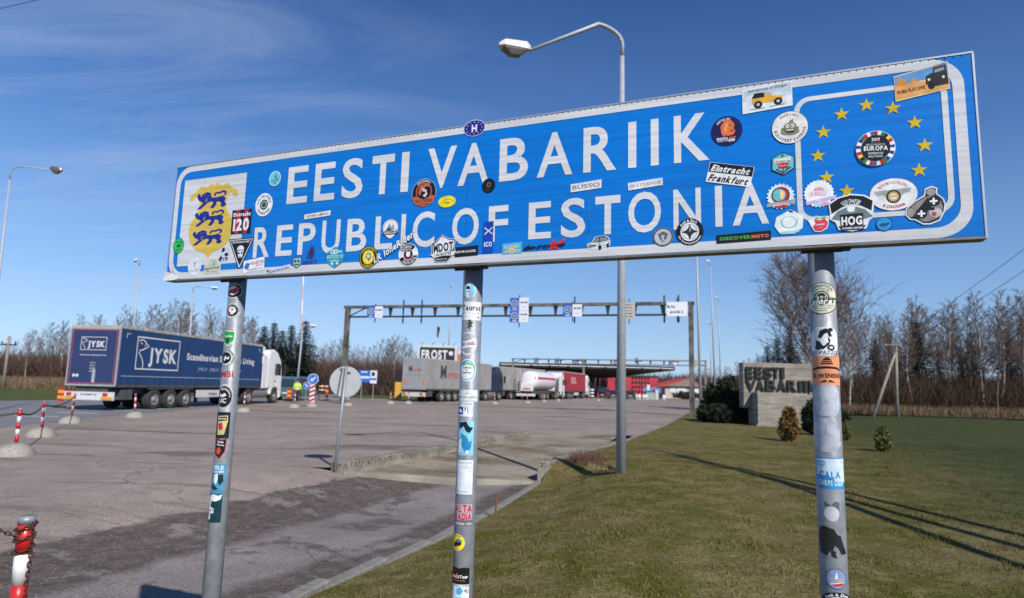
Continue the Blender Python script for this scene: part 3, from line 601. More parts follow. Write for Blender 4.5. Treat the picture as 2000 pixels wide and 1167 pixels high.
ons('round black and orange sticker with an eagle swirl under the V', (805,350,852,404), [('d','C9CACC',0,0,1,1),('d',BK,0,0,.97,.97),('a',WH,'CZECH REPUBLIC',.84,92,.13,84,1),('o','C8643C',0,.05,.66,.58),('p','C8643C',[(-.5,.0),(-.3,.5),(.2,.64),(.56,.4),(.2,.45),(-.1,.25),(-.3,-.2)]),('p','D9D2C8',[(-.2,.35),(.2,.2),(.3,-.15),(.1,-.35),(-.1,-.2),(.1,-.1),(.12,.05),(-.1,.1)]),('p','C8643C',[(-.96,-.35),(-.7,-.22),(0,-.5),(.7,-.22),(.96,-.35),(.7,-.8),(0,-1.02),(-.7,-.8)]),('t',BK,'HARLEY-DAVIDSON',0,-.58,1.4,.24,.04),('t',BK,'CLUB PRAHA',0,-.84,.8,.13,.03)])
ons('yellow oval sticker with a thin car outline', (856,383,891,406), [('d','C8CC60',0,0,1,1),('d','F0E02A',0,0,.93,.9),('l','8B8A20',[(-.6,-.2),(-.45,.1),(-.1,.4),(.3,.4),(.6,.1),(.65,-.1)],.03),('l','8B8A20',[(-.3,-.25),(.4,-.25)],.03),('t','8B8A20','mm bikers',.05,-.05,.7,.18)])
ons('black strip sticker with white capitals left of the second post', (889,481,934,502), [('p',BK,[(-1,.85),(1,1),(1,-.85),(-1,-1)]),('t',WH,'NON MI CACARE.',-.05,0,1.75,.42,.03,1.5)], lift=.0022)
ons('large white and black badge sticker reading MDOT', (841,459,892,514), [('p','C5C7CB',[(-.1,1),(-.35,.75),(-.65,.55),(-.95,.42),(-.9,-.25),(-1,-.4),(-.72,-.55),(-.6,-.9),(.35,-.92),(.6,-.65),(.98,-.3),(.85,.1),(.95,.62),(.4,.72)]),('p',BK,[(-.1,.95),(-.33,.72),(-.62,.52),(-.9,.38),(-.84,-.25),(-.93,-.38),(-.68,-.52),(-.56,-.86),(.33,-.88),(.57,-.63),(.92,-.28),(.8,.1),(.9,.58),(.38,.68)]),('p','E2E3E6',[(-.1,.9),(-.5,.5),(-.82,.3),(-.8,.2),(.85,.52),(.35,.62)]),('p','E2E3E6',[(-.82,.28),(.84,.5),(.76,-.12),(-.76,-.36)]),('t',BK,'MDOT',.0,.12,1.5,.58,.07,5),('p','E2E3E6',[(-.95,-.4),(-.7,-.3),(.0,-.22),(.9,-.2),(.85,-.5),(0,-.5),(-.65,-.62)]),('t','55585C','LNL BUSTER',0,-.38,1.3,.18,.04,5),('t',WH,'Medbusters.com',-.1,-.72,.8,.1,.02,2)], lift=.0036)
ons('dark blue oval sticker with H in a ring of stars on the top edge', (906,235,948,267), [('d','E0E2EE',0,0,1,1),('d','22228C',0,0,.95,.94),('t',WH,'H',0,0,.5,.85,.05)]+[('s','F0E6A0',.72*math.cos(R(30*k)),.72*math.sin(R(30*k)),.07,.09) for k in range(12)])
ons('small black round sticker with a gold crest by the A', (942,349,967.5,377), [('d','14161A',0,0,1,1),('p','6C5C34',[(-.3,.3),(0,.5),(.35,.35),(.3,-.1),(0,-.35),(-.3,-.1)]),('d','14161A',.02,.1,.16,.16),('t','6C5C34','ROYAL',0,-.62,.7,.15)])
ons('tall blue sticker with a white saltire and SCO', (944,433.5,963.5,494), [('r','1545B0',-1,-1,1,1),('l',WH,[(-.75,.18),(.85,.62)],.09),('l',WH,[(-.75,.62),(.85,.18)],.09),('t',WH,'SCO',0,-.45,1.6,.28,.06),('p','20252C',[(.5,1),(1,1),(1,.9)])])
ons('light blue rectangular sticker with yellow arched word', (981,474,1020,496.5), [('p','4FB0DC',[(-1,.85),(1,1),(1,-.95),(-1,-1)]),('t','E3C860','BLESSED',0,.25,1.5,.5,.04,2),('d','E8D4A0',0,-.45,.28,.42),('d','D89A30',0,-.5,.17,.25),('t','E3C860','20',-.6,-.5,.4,.4),('t','E3C860','19',.6,-.5,.4,.4)])
ons('black web address sticker with a red star', (1024,466,1106,492), [('t','23232A','dee-troy.com',-.02,-.1,1.95,.75,.07,2,.25),('s','D8262E',.42,-.12,.36,1.0),('p','D8262E',[(.55,.2),(.98,.9),(.82,.1),(.7,-.05)]),('t',BK,'dee-troy.com',-.02,-.12,1.85,.55,.02,2,.25)])
ons('die cut sticker of a small white saloon car', (1146,461,1192.5,490), [('p','E6E8EA',[(-1,-.05),(-.55,.2),(-.3,.9),(.5,1),(.85,.7),(1,.1),(.95,-.45),(.2,-.7),(.15,-1),(0,-1),(-.1,-.75),(-.9,-.7)]),('p','2A2F33',[(-.93,-.08),(-.5,.14),(-.25,.84),(.5,.93),(.8,.62),(.93,.08),(.9,-.35),(-.85,-.6)]),('p','CFD4D4',[(-.9,-.08),(-.5,.1),(.0,.12),(.05,-.45),(-.8,-.5)]),('p','CFD4D4',[(.05,.1),(.9,.3),(.85,-.25),(.1,-.45)]),('p','7E8A90',[(-.4,.2),(-.2,.75),(.05,.75),(.05,.2)]),('p','7E8A90',[(.12,.22),(.14,.76),(.7,.7),(.8,.32)]),('d',BK,.12,-.62,.14,.32),('d',BK,.78,-.35,.1,.26),('r','50565A',-.75,-.4,-.2,-.2)])
ons('round white badge sticker with black rim below the O', (1275,445,1315,482), [('d','8E9094',0,0,1,1),('o','1C1D20',0,0,.95,.84),('o','C8CACC',0,0,.84,.78),('d','B6BABF',0,0,.78,.78),('p','5E6468',[(-.5,.3),(0,.6),(.5,.3),(.3,-.3),(-.3,-.3)]),('p','B6BABF',[(-.15,.2),(.15,.2),(.1,-.3),(-.1,-.3)]),('d',RD,-.05,-.42,.1,.08),('a','3A3C40','MOTO CLUB BADEN',.9,90,.09,180,1)])
ons('large round compass sticker with black rim over the N', (1320.6,427,1374,480), [('d',BK,0,0,1,1),('a',WH,'Andi & Dirk',.83,98,.2,100,1),('a',WH,'Die Zweirad-Nomaden',.83,268,.14,140,-1),('d','E4E5E8',0,0,.68,.68),('o','50545A',0,0,.55,.52),('s','2C2E33',0,0,.6,.6,4),('p','2C2E33',[(-.3,.3),(0,.08),(.3,.3),(.08,0),(.3,-.3),(0,-.08),(-.3,-.3),(-.08,0)]),('p',WH,[(0,.5),(.05,.05),(0,0)])])
ons('narrow white sticker reading BUSSO above the S', (1114.5,354,1175,374), [('p','DDDFE2',[(-1,.6),(1,1),(.99,-.65),(-.98,-1)]),('t','4A4E54','BUSSO',0,0,1.75,.85,.0,2)])
ons('narrow white sticker reading GRATTAMOSE', (1226,351,1294.5,370), [('p','DDDFE2',[(-1,.55),(.98,1),(1,-.5),(-.97,-1)]),('t','565A60','GRATTAMOSE',0,0,1.8,.62,-.005,3.5)])
ons('black strip sticker with green and orange lettering above the lower border', (1398.6,454,1505,474), [('p',BK,[(-1,.7),(1,1),(1,-.8),(-1,-1)]),('t','4FA84A','DISCOVER',-.3,-.02,1.15,.62,.05,.8),('t','E0764A','MOTO',.61,.04,.62,.62,.05,.8)])
ons('tilted black and white two line script sticker', (1381,322,1470,361), [('r',WH,-1,-1,1,1),('r',BK,-.98,.02,.98,.97),('t',WH,'Eintracht',0,.48,1.7,.62,.08,0,.15),('t',BK,'Frankfurt',0,-.5,1.75,.66,.08,0,.15)], rot=-13)
ons('purple round sticker with an orange lion head', (1389,227.6,1450,285), [('d','1E1850',0,0,1,1),('p','E2703A',[(-.35,-.1),(-.4,.35),(-.1,.7),(.3,.68),(.5,.4),(.45,.1),(.55,-.05),(.4,-.3),(.1,-.35),(-.1,-.3),(-.2,-.45)]),('p','1E1850',[(.1,.35),(.3,.4),(.28,.3)]),('p','1E1850',[(.2,.0),(.5,.02),(.3,-.1)]),('p','F09A60',[(-.1,.5),(.1,.5),(0,.1),(-.1,-.2),(-.2,.1)]),('a',WH,'AMSTGO 2019',.8,108,.16,70,1),('t',WH,'FINDING',-.3,-.52,.7,.17,.04),('t','E2703A','4LEO',.35,-.5,.45,.15,.03),('t',WH,'EUROPE DIRECTION',-.05,-.68,1.1,.08),('t',WH,'2019',.3,-.66,.4,.18,.05)])
ons('postcard sticker with a yellow off road car in snow', (1449,166,1547,217), [('p','DFE5EA',[(-1,.82),(1,1.05),(1,-.85),(-1,-1.05)]),('p','B9CCD6',[(-.96,.74),(.96,.95),(.96,.05),(-.96,-.1)]),('p','C9D9DE',[(-.9,.1),(-.5,.5),(-.2,.15),(.3,.45),(.7,.2),(.9,.25),(.9,0),(-.9,-.05)]),('t','2C3A48','Adventures of Dougal',.02,.72,1.55,.2,.02,3,.2),('p','E0A93C',[(-.62,.02),(-.6,-.4),(.5,-.36),(.62,-.2),(.6,.04),(.15,.1)]),('p','1E2226',[(-.62,.04),(-.5,.44),(-.12,.42),(-.1,.06)]),('p','E0A93C',[(-.1,.06),(-.1,.42),(.14,.4),(.2,.1)]),('p','9FB4BC',[(-.04,.12),(-.04,.34),(.08,.34),(.12,.12)]),('d','1E2226',-.36,-.46,.17,.28),('d','1E2226',.44,-.38,.17,.28),('d','B9BDC0',-.36,-.46,.07,.11),('d','B9BDC0',.44,-.38,.07,.11),('l','5D6870',[(-.7,-.78),(-.1,-.74)],.01),('l','5D6870',[(.1,-.72),(.7,-.64)],.01)])
ons('large white round sticker with a brown swirl heap with a grin', (1506.6,218,1578.6,281.6), [('d','3A3C40',0,0,1,1),('d','E4E2DE',0,0,.98,.98),('a','55585C','RACE KAKS',.8,92,.15,78,1),('a','55585C','BUDAPEST EXPRESS',.8,272,.16,168,-1),('d','7A745C',0,-.1,.5,.2),('d','8A846A',0,-.28,.52,.2),('d','8A846A',.02,.12,.34,.18),('p','8A846A',[(-.12,.2),(0,.42),(.2,.5),(.2,.2)]),('d',WH,-.12,.08,.09,.12),('d',WH,.14,.08,.09,.12),('d',BK,-.1,.07,.04,.06),('d',BK,.12,.07,.04,.06),('p','2A2A28',[(-.3,-.12),(.32,-.12),(.2,-.32),(-.18,-.32)]),('r',WH,-.2,-.2,.22,-.14)])
ons('teal hexagonal sticker with an anchor and red board', (1506,297,1552.7,343), [('p','20343C',[(0,1),(.97,.5),(.95,-.5),(0,-1),(-.97,-.5),(-.95,.5)]),('p','66C3C2',[(0,.92),(.89,.46),(.87,-.46),(0,-.92),(-.89,-.46),(-.87,.46)]),('o','20343C',-.05,.78,.14,.08),('l','20343C',[(-.05,.7),(-.02,-.8)],.05),('l','20343C',[(-.6,-.45),(-.02,-.8),(.6,-.35)],.06),('p','E6E2D8',[(-.72,.42),(.68,.52),(.68,.12),(-.72,.05)]),('t','B02A3A','the Baltic sea',0,.2,1.25,.17,.03,2),('p','A8313C',[(-.42,-.02),(.45,.04),(.42,-.45),(-.4,-.42)]),('t',WH,'Baltikum Rallye',.02,-.18,.7,.1),('s','A8313C',.0,-.85,.15,.15)])
ons('cog shaped sticker with a red disc and map reading ALBANIA', (1497,359,1552,409), [('z','D5E6EA',1,20,.9),('d','1E2124',0,.06,.66,.66),('d','B92C33',0,.06,.58,.58),('d','62B9C4',-.1,.1,.46,.46),('p','E3C77E',[(.0,.5),(.3,.3),(.25,-.1),(.1,-.32),(-.05,-.1)]),('p','8FA4AC',[(-1.05,-.8),(-.95,-.5),(1.1,-.3),(.95,-.7)]),('p','B92C33',[(-.4,-.9),(-.4,-.62),(.45,-.5),(.4,-.92)]),('t',WH,'ALBANIA',0,-.62,1.1,.2,.05,4)])
ons('white hexagonal sticker with pale laurels', (1512,410.5,1569.6,458), [('p','D5E8EE',[(.12,1),(1,.5),(.92,-.55),(.4,-.98),(-.6,-.98),(-1,-.3),(-.85,.45)]),('p','E6F0F2',[(.1,.9),(.9,.46),(.84,-.5),(.36,-.88),(-.55,-.88),(-.9,-.28),(-.78,.4)]),('o','8FC2CC',0,.0,.5,.45),('l','8FC2CC',[(-.55,.2),(-.45,-.3),(-.1,-.5)],.04),('l','8FC2CC',[(.6,.2),(.5,-.3),(.15,-.5)],.04),('p','A5D2DA',[(-.62,-.78),(.7,-.68),(.66,-.88),(-.6,-.95)]),('p','2A2C30',[(.0,.95),(.25,.9),(.3,.75),(.05,.8)])])
ons('white cog shaped sticker with pink motorcycle print', (1569.6,352,1629,406), [('z','EEF3F8',1,24,.93),('t','E09AB4','KIBELLI',-.04,0,1.0,.3,.04),('p','E6A8BC',[(-.35,.2),(-.3,.4),(.1,.5),(.35,.3),(.3,.2)]),('p','C5AEDD',[(-.9,-.55),(1.15,-.2),(1.1,-.45),(-.85,-.8)]),('p','F0A0C0',[(.2,-.9),(.22,-.66),(.55,-.6),(.5,-.88)]),('p','A8DCEE',[(-.3,-.98),(-.28,-.72),(.2,-.66),(.2,-.9)]),('t',WH,'ITALIA',.1,-.5,.7,.12,.03,6)])
ons('red apple shaped sticker with two green leaves', (1578,422,1619,454.4), [('p','D8E8DC',[(-.98,.5),(-.6,.75),(-.2,1),(.3,.85),(.95,.9),(1,.1),(.8,-.6),(.2,-1),(-.4,-.9),(-.75,-.2)]),('p','D93C52',[(-.7,.3),(-.35,.6),(.1,.42),(.6,.62),(.92,.1),(.75,-.5),(.2,-.9),(-.35,-.8),(-.6,-.2)]),('p','6FAF72',[(-.4,.7),(-.2,.92),(.15,.6),(-.1,.55)]),('p','6FAF72',[(.15,.6),(.5,.85),(.9,.75),(.5,.55)]),('p','F0EEF0',[(-.98,.4),(-.75,.1),(-.5,-.3),(-.3,.1),(-.4,.5),(-.65,.42)]),('t',WH,'Teemoover',.15,-.05,.9,.22,.04,3),('l','F0A0A8',[(-.2,-.5),(.4,-.5)],.02)])
ons('white oval sticker with grey wings and a yellow wheel', (1697.4,349,1791.7,412), [('d','D9A8B4',0,0,1,1),('d','E3E6E6',0,0,.985,.98),('a','B52634','GRUPA MOTOCYKLOWA',.74,92,.17,112,1),('p','A3ACAC',[(-.8,.25),(-.1,.3),(-.15,.0),(-.25,-.2),(-.45,.0),(-.7,-.05)]),('p','A3ACAC',[(.76,.35),(.1,.3),(.18,.0),(.3,-.15),(.5,.05),(.68,.1)]),('d','2A3A44',0,-.13,.31,.42),('d','C9A437',0,-.13,.23,.31),('d','E6E2DA',0,-.13,.15,.2),('l','B52634',[(-.12,-.12),(.12,-.12)],.02),('a','B52634','KOSCIAN',.76,270,.17,72,-1)], lift=.0026)
ons('big black and white crest sticker with a grey eagle reading HOG', (1618,379,1708,452), [('p','E2E4E6',[(-1,.55),(-.6,.85),(0,1),(.6,.88),(1,.6),(.94,-.1),(.98,-.3),(.75,-.5),(.6,-.9),(0,-1.02),(-.6,-.9),(-.72,-.5),(-.98,-.3),(-.95,.0)]),('p',BK,[(-.94,.5),(-.55,.79),(0,.92),(.55,.81),(.93,.54),(.86,.02),(.4,.32),(0,.42),(-.4,.3),(-.88,-.02)]),('a',WH,'KYIV CHAPTER',.62,90,.2,82,1),('t',WH,'UKRAINE',0,.4,.6,.13,.06),('p','6A7C84',[(-.9,-.3),(-.6,.1),(-.2,.28),(.0,.1),(.2,.28),(.6,.1),(.9,-.28),(.5,-.42),(0,-.3),(-.5,-.42)]),('d','E8E6E2',-.02,.17,.17,.16),('p','D8A848',[(.1,.1),(.22,.05),(.08,.02)]),('p',BK,[(-.52,-.1),(.5,-.08),(.48,-.75),(-.5,-.78)]),('t','F0F0F0','HOG',-.01,-.44,.9,.44,.1),('p','2E3236',[(-.6,-.72),(.6,-.72),(.45,-.95),(-.45,-.95)]),('t',WH,'OWNERS GROUP',0,-.84,.9,.1,.03)], lift=.0030)
ons('small blue round sticker below the eagle crest', (1711,424.5,1742.4,452.6), [('d','123B66',0,0,1,1),('d','2E93CF',-.02,.02,.9,.9),('p','12507E',[(-.7,-.1),(-.3,.15),(.2,.1),(.6,.3),(.7,0),(.3,-.3),(-.4,-.35)]),('t','12507E','moto',0,.0,1.1,.35,.03,8)])
ons('grey bear head sticker with white crosses on black eye patches', (1766.5,365.5,1850,439), [('p','DDDFE0',[(-.95,-.1),(-1,-.45),(-.8,-.7),(-.55,-.75),(-.2,-1),(.15,-1.02),(.6,-.85),(.85,-.4),(.92,0),(.85,.3),(.55,.6),(.58,.9),(.3,1.02),(0,.9),(-.08,.55),(-.5,.3),(-.8,.05)]),('p','26242A',[(-.9,-.12),(-.94,-.42),(-.76,-.64),(-.5,-.7),(-.18,-.93),(.14,-.95),(.56,-.79),(.79,-.38),(.86,0),(.79,.27),(.49,.58),(.52,.86),(.28,.95),(.04,.84),(-.02,.5),(-.46,.25),(-.74,.02)]),('d','98918F',.27,.7,.22,.2),('d','98918F',-.74,-.32,.17,.24),('p','8A8484',[(-.7,0),(-.4,.22),(0,.45),(.4,.5),(.7,.2),(.78,-.1),(.7,-.45),(.5,-.7),(.1,-.85),(-.2,-.85),(-.5,-.55)]),('d','1A191E',.37,.2,.3,.28),('d','1A191E',-.24,-.42,.28,.27),('p','1A191E',[(-.5,-.3),(.1,.42),(.3,.0),(-.1,-.55)]),('r','F0F0F0',.19,.15,.55,.25),('r','F0F0F0',.32,.02,.42,.38),('r','F0F0F0',-.42,-.47,-.06,-.37),('r','F0F0F0',-.29,-.6,-.19,-.24),('d','BDB8B8',.42,-.42,.3,.25),('d','1A191E',.27,-.2,.13,.09),('d','C83C58',.34,-.48,.12,.12)], lift=.0024)
ons('round black sticker in a wreath of flags with a curled edge', (1670,256.4,1748.5,326), [('d','E6E6EA',0,0,1,1)]+[('p',[ '1E3C8C','E6E6EA',RD,'F0D040',BK,'2F7A3C','E6E6EA','B02030','3060B0','E0E0E4',RD,'2F7A3C','1E3C8C','F0F0F0'][k%14],[(.97*math.cos(R(a+t)),.97*math.sin(R(a+t))) for t in (0,6,12)]+[(.74*math.cos(R(a+t)),.74*math.sin(R(a+t))) for t in (12,6,0)]) for k, a in enumerate(range(0,360,12))]+[('d','17181C',.02,.02,.72,.72),('t',WH,'2019',0,.5,.42,.16,.05),('r','2F7A3C',-.2,.3,-.05,.37),('r',RD,.05,.3,.22,.37),('t','B9BBBF','DISCOVERMOTO',0,.2,.95,.11,.03),('t',WH,'EUROPA',.02,.0,1.2,.24,.07),('t','C9CBD0','NORDICOS',.02,-.28,.75,.11,.04),('t','C9CBD0','BALTICOS',.02,-.45,.7,.11,.04)], rot=-4, lift=.0034)
ons('postcard sticker with desert pyramids and a black car', (1745,131,1853,190), [('p','E8CFA0',[(-1,.6),(1,1.08),(1,-.72),(-1,-1.1)]),('p','5C94CC',[(-.98,.55),(.98,1.02),(.98,.2),(-.98,-.05)]),('p','C98B4A',[(-.95,-.1),(-.8,.55),(-.42,.0)]),('p','C98B4A',[(-.45,.0),(-.3,.3),(-.05,.05)]),('p','D9A25E',[(-.98,-.08),(.98,.1),(.98,-.65),(-.98,-1.0)]),('p','23242A',[(.15,-.3),(.18,.3),(.45,.5),(.45,.78),(.92,.9),(.98,-.4),(.5,-.45),(.3,-.2)]),('p','8A8F94',[(.5,.45),(.5,.65),(.85,.75),(.86,.55)]),('d','0E0F12',.35,-.35,.13,.26),('d','E8E0C0',.28,.05,.05,.09),('d','E8E0C0',.8,.1,.05,.09),('p','B8683A',[(.5,.85),(.9,.97),(.9,1.03),(.5,.92)]),('t','8C2A20','WORK PLAY LIVE!',-.4,-.45,1.05,.22,.04,5)], rot=1)
# torn foil at the lower left corner
g = MB(); u, v = uv(330, 540)
g.v = [sl(u-.03, v-.012, -.006), sl(u-.012, v+.022, -.012), sl(u+.02, v+.012, -.008), sl(u+.05, v+.002, -.003), sl(u+.035, v+.03, -.014), sl(u+.08, v-.01, -.002), sl(u+.03, v-.02, -.004), sl(u-.02, v-.022, -.01)]
g.f = [(0, 1, 2, 7), (2, 4, 3), (2, 3, 6, 7), (3, 5, 6)]; g.m = [0]*4
g.build('curled_foil', mat('white_foil', (.72, .73, .75), .45), sign)

# ---------------- posts
PR = .0365; PDEP = .045+PR
posts = []
g0 = -.12
for px, py in ((465.5, 547), (925, 522), (1602.5, 487)):
    u, _ = uv(px, py, PDEP); p = MB()
    p.lathe([(0.0, 0.0), (PR, 0.0), (PR, SA.z-.06+.12), (0, SA.z-.06+.12)], 32)
    o = p.build('post', GALV, sign, smooth=False, loc=(u-SW/2, PDEP, g0)); 
    for pol in o.data.polygons: pol.use_smooth = abs(pol.normal.z) < .5
    posts.append((o, u))
    c = MB().box(u-SW/2-.055, .036, SA.z-SH-.012, u-SW/2+.055, .046, SA.z-SH+.05).box(u-SW/2+.05, .02, SA.z-SH-.01, u-SW/2+.075, .05, SA.z-SH+.012)
    c.build('clamp', DKM, sign)
Fn = lambda P: None
def onp(k, label, px, py, wpx, hpx, layers, rot=0, lift=.0006):
    """wrap a sticker round post k; px,py centre in the photo"""
    o, u = posts[k]; ax = SA+e_*u+nb_*PDEP; 
    d = ray(px, py); A2 = Vector((d.x, d.y)); rel = Vector((ax.x, ax.y)); tt = rel.dot(A2)/A2.dot(A2); hit = EYE+d*tt
    z = hit.z; dist = math.hypot(ax.x, ax.y); depth = (hit-EYE).dot(fwd)
    side = Vector((d.y, -d.x, 0)).normalized(); off = (hit-Vector((ax.x, ax.y, z))).dot(side)
    mpp = depth/FPX; hx = wpx*mpp/2; hy = hpx*mpp/2
    lim = min(1, max(-1, off/PR)); a0 = math.asin(lim)
    # widen by curvature
    aL = math.asin(max(-1, lim-hx/PR)); aR = math.asin(min(1, lim+hx/PR)); hx2 = (aR-aL)/2*PR; a0 = (aL+aR)/2
    if wpx*mpp > 2*PR*.93: hx2 = max(hx2, hx*1.45)
    toc = Vector((-ax.x, -ax.y, 0)).normalized(); lc = Vector((toc.dot(e_), toc.dot(nb_), 0)); ls = Vector((side.dot(e_), side.dot(nb_), 0))
    def f(x, y, q): a = a0+x/PR; v = (lc*math.cos(a)+ls*math.sin(a))*(PR+q); return (v.x, v.y, z-g0+y)
    return sticker(label, layers, f, hx2, hy, rot, lift, o, cutn=16)
P = onp
P(0,'red and white round sticker at the top of the left post',459,570,26,29,[('d',WH,0,0,1,1),('d',BK,0,0,.93,.93),('d',WH,0,0,.6,.6),('p','C8283A',[(-.9,-.1),(-.3,.1),(.6,.5),(.8,.1),(.3,-.3),(-.6,-.5)]),('t',WH,'SUPPORT',0,.75,.9,.15)])
P(0,'black and white round sticker with a snarling beast',456,607,24,30,[('d',WH,0,0,1,1),('d',BK,0,0,.94,.94),('o','B9BBBF',0,0,.9,.72),('a',BK,'BERLIN TEAM BIKE',.81,90,.12,200,1),('p','D9DADC',[(-.5,.3),(-.2,.55),(.3,.45),(.5,.0),(.1,-.5),(-.4,-.4)]),('d',BK,.05,.15,.12,.1),('d',RD,-.3,-.3,.15,.12)])
P(0,'green shield sticker with a red top on the left post',448,659,20,34,[('p','D8E6DA',[(-.9,.95),(1,.8),(.95,-.3),(.1,-1),(-.8,-.5)]),('p','1F9A50',[(-.8,.78),(.88,.68),(.84,-.3),(.1,-.88),(-.7,-.42)]),('t','C8283A','TEAM',0,.88,1.4,.2,.05),('t',WH,'Motardos',0,.2,1.3,.22,.05),('p','10301C',[(-.2,-.1),(.3,.0),(.2,-.6),(-.1,-.6)])])
P(0,'grey ringed round sticker with a black centre',445,698,24,32,[('d','C8CACC',0,0,1,1),('o',BK,0,0,.97,.9),('a','2A2C30','MOTORCYCLE CLUB TOUR',.81,90,.12,260,1),('d','17181C',-.1,0,.7,.7),('p','DADBDD',[(-.4,-.2),(-.1,.3),(.1,.0),(.4,.2),(.3,-.2),(0,-.1),(-.2,-.4)])])
P(0,'red letters without a background on the left post',443,729,27,16,[('t','A82030','IMBI',.05,0,1.6,1.5,.02)])
P(0,'big black and white ring sticker with letters UC',440,773,28,48,[('d','DADBDE',0,0,1,1),('d',BK,0,0,.94,.94),('o','D4D6D8',0,0,.9,.82),('a','D4D6D8','Mosquabro',.66,60,.2,130,1),('p','DADBDD',[(-.6,.3),(-.3,.15),(.1,.3),(.3,.1),(-.1,-.05),(-.5,.0)]),('t','DADBDD','UC',-.1,-.3,.8,.36,.03),('o',BK,0,0,.85,.8)])
P(0,'black rectangular sticker with a yellow and red crest',436,828,23,50,[('r','1E2226',-1,-1,1,1),('p','C8BC82',[(-.6,.7),(.7,.75),(.75,.3),(.4,-.7),(-.5,-.75)]),('p','1E2226',[(-.5,.62),(.6,.66),(.62,.36),(-.5,.3)]),('t',WH,'BADISCHE',0,.5,1.0,.13,.03),('p','B8303A',[(-.5,.1),(.1,.2),(.2,-.3),(-.3,-.4)]),('d','D8C868',.3,.15,.12,.1)])
P(0,'black shield sticker with a red rim on the left post',431,873,20,40,[('p','A02838',[(-.9,1),(.2,.85),(1,.95),(.85,-.3),(.1,-1),(-.8,-.5)]),('p','14161A',[(-.8,.88),(.2,.75),(.88,.84),(.75,-.28),(.08,-.88),(-.7,-.45)]),('t',WH,'TEAM',0,.62,1.0,.16,.03,-6),('t',WH,'Bikers',.1,.35,1.1,.16,.03,-6),('p','C04838',[(-.4,.0),(.0,.15),(.3,-.2),(.0,-.6),(-.5,-.4)])])
P(0,'blue grey rectangular sticker with a winged beast',426,933,26,58,[('r','4E8FB0',-1,-1,1,1),('t','C8D4DA','FIRE',.05,.78,1.4,.28,.03),('t','DDE4E8','backrider',.1,.52,1.4,.12,.04),('p','DCE2E4',[(-.3,.3),(.1,.4),(.2,.0),(.0,-.3),(-.3,-.1)]),('p','1E2C34',[(.2,.3),(.7,.35),(.8,-.1),(.4,-.4),(.2,-.1)]),('p','1E2C34',[(-.5,-.2),(-.1,-.4),(.3,-.6),(-.2,-.7),(-.6,-.5)])])
P(0,'dark green rectangular sticker with a torn white bird, lowest on the left post',421,988,22,54,[('r','123840',-1,-1,1,1),('p','DCE0E2',[(-.8,.8),(-.1,.95),(.5,.85),(.95,.95),(.8,.6),(.2,.45),(-.3,.5),(-.5,.1),(.1,-.05),(.1,-.35),(-.4,-.4),(-.3,-.75),(-.8,-.9)]),('t','7A8A8A','IPB',-.2,-.15,.6,.14)])
P(1,'light blue round sticker at the top of the middle post',918,570,24,30,[('d',WH,0,0,1,1),('d','7FC0E4',0,0,.93,.93),('p',WH,[(-.3,.8),(.2,.85),(.0,-.9),(-.4,-.8)]),('p',BK,[(-.4,.5),(0,.6),(.2,.2),(-.1,.1),(-.4,.2)]),('p',BK,[(-.2,-.1),(.1,.0),(.0,-.3)])])
P(1,'white rectangular sticker with black gothic letters',921,608,36,36,[('r','E0E2E6',-1,-1,1,1),('t','33363B','Taurus',.05,.38,1.7,.6,.03),('t','B9BCC4','MOTO CLUB',0,-.2,1.5,.2),('t','C5C8CE','ESTONIA',0,-.55,1.3,.2),('p',BK,[(.55,-.7),(.7,-.55),(.78,-.72)])])
P(1,'scraped brown remains of a lion sticker',918,634,13,20,[('p','4A4436',[(-.6,.8),(.2,1),(.4,.5),(1,.4),(.4,.0),(.8,-.5),(.2,-.4),(.1,-1),(-.3,-.6),(-.9,-.8),(-.4,-.1),(-.9,.2),(-.3,.4)])])
P(1,'white ringed round sticker with a pink worn centre',916,671,30,46,[('o','DADCE4',0,0,1,.82),('p','DADCE4',[(-.9,.3),(-.2,.2),(.9,.5),(.7,.0),(1,-.4),(.1,-.3),(-.8,-.5)]),('t','9A2A50','RED ANGEL',0,0,1.5,.26,.05,6),('a','8A92A8','MOTORCYCLE',.9,90,.12,110,1)])
P(1,'white round sticker with a green and blue ring',914.5,722,30,43,[('d','DFE3E6',0,0,1,1),('o','49B0D0',0,0,.9,.8),('p','5CC068',[(-.6,.5),(-.1,.72),(.5,.6),(.86,.2),(.8,.0),(.6,.4),(.0,.55),(-.5,.35)]),('p','3A8FCC',[(-.8,.3),(-.5,.8),(.1,.95),(-.2,.7),(-.55,.45)]),('t','4A5058','HUMAN',-.02,.22,.9,.13,.03),('t','4A5058','&',-.02,0,.15,.12,.03),('t','4A5058','KINDNESS',-.02,-.22,1.0,.13,.03)])
P(1,'white strip sticker with a fine line logo',914,771,36,22,[('r','DCDFE4',-1,-1,1,1),('o','8A9098',.1,.6,.1,.07,2),('l','8A9098',[(-.2,.2),(.1,.4),(.4,.2)],.02),('t','6A7078','Marronvalley',0,-.2,1.8,.42,.01),('t','A9AEB6','Hotel Ristorante',0,-.75,1.6,.2,0)])
P(1,'white square sticker with a dark blue corner',910,797,28,28,[('r','DCE0E8',-1,-1,1,1),('t','8A90A8','RALLYE TOUR',-.2,.75,1.3,.18),('o','3A4458',.65,.7,.14,.09),('r','26409C',-1,-.7,-.1,.3),('p',WH,[(-.9,-.3),(-.6,.1),(-.3,-.1),(-.2,-.5),(-.7,-.4)]),('r','26409C',.1,-.2,.2,.2),('r','3A4458',.4,-.6,.46,.3)])
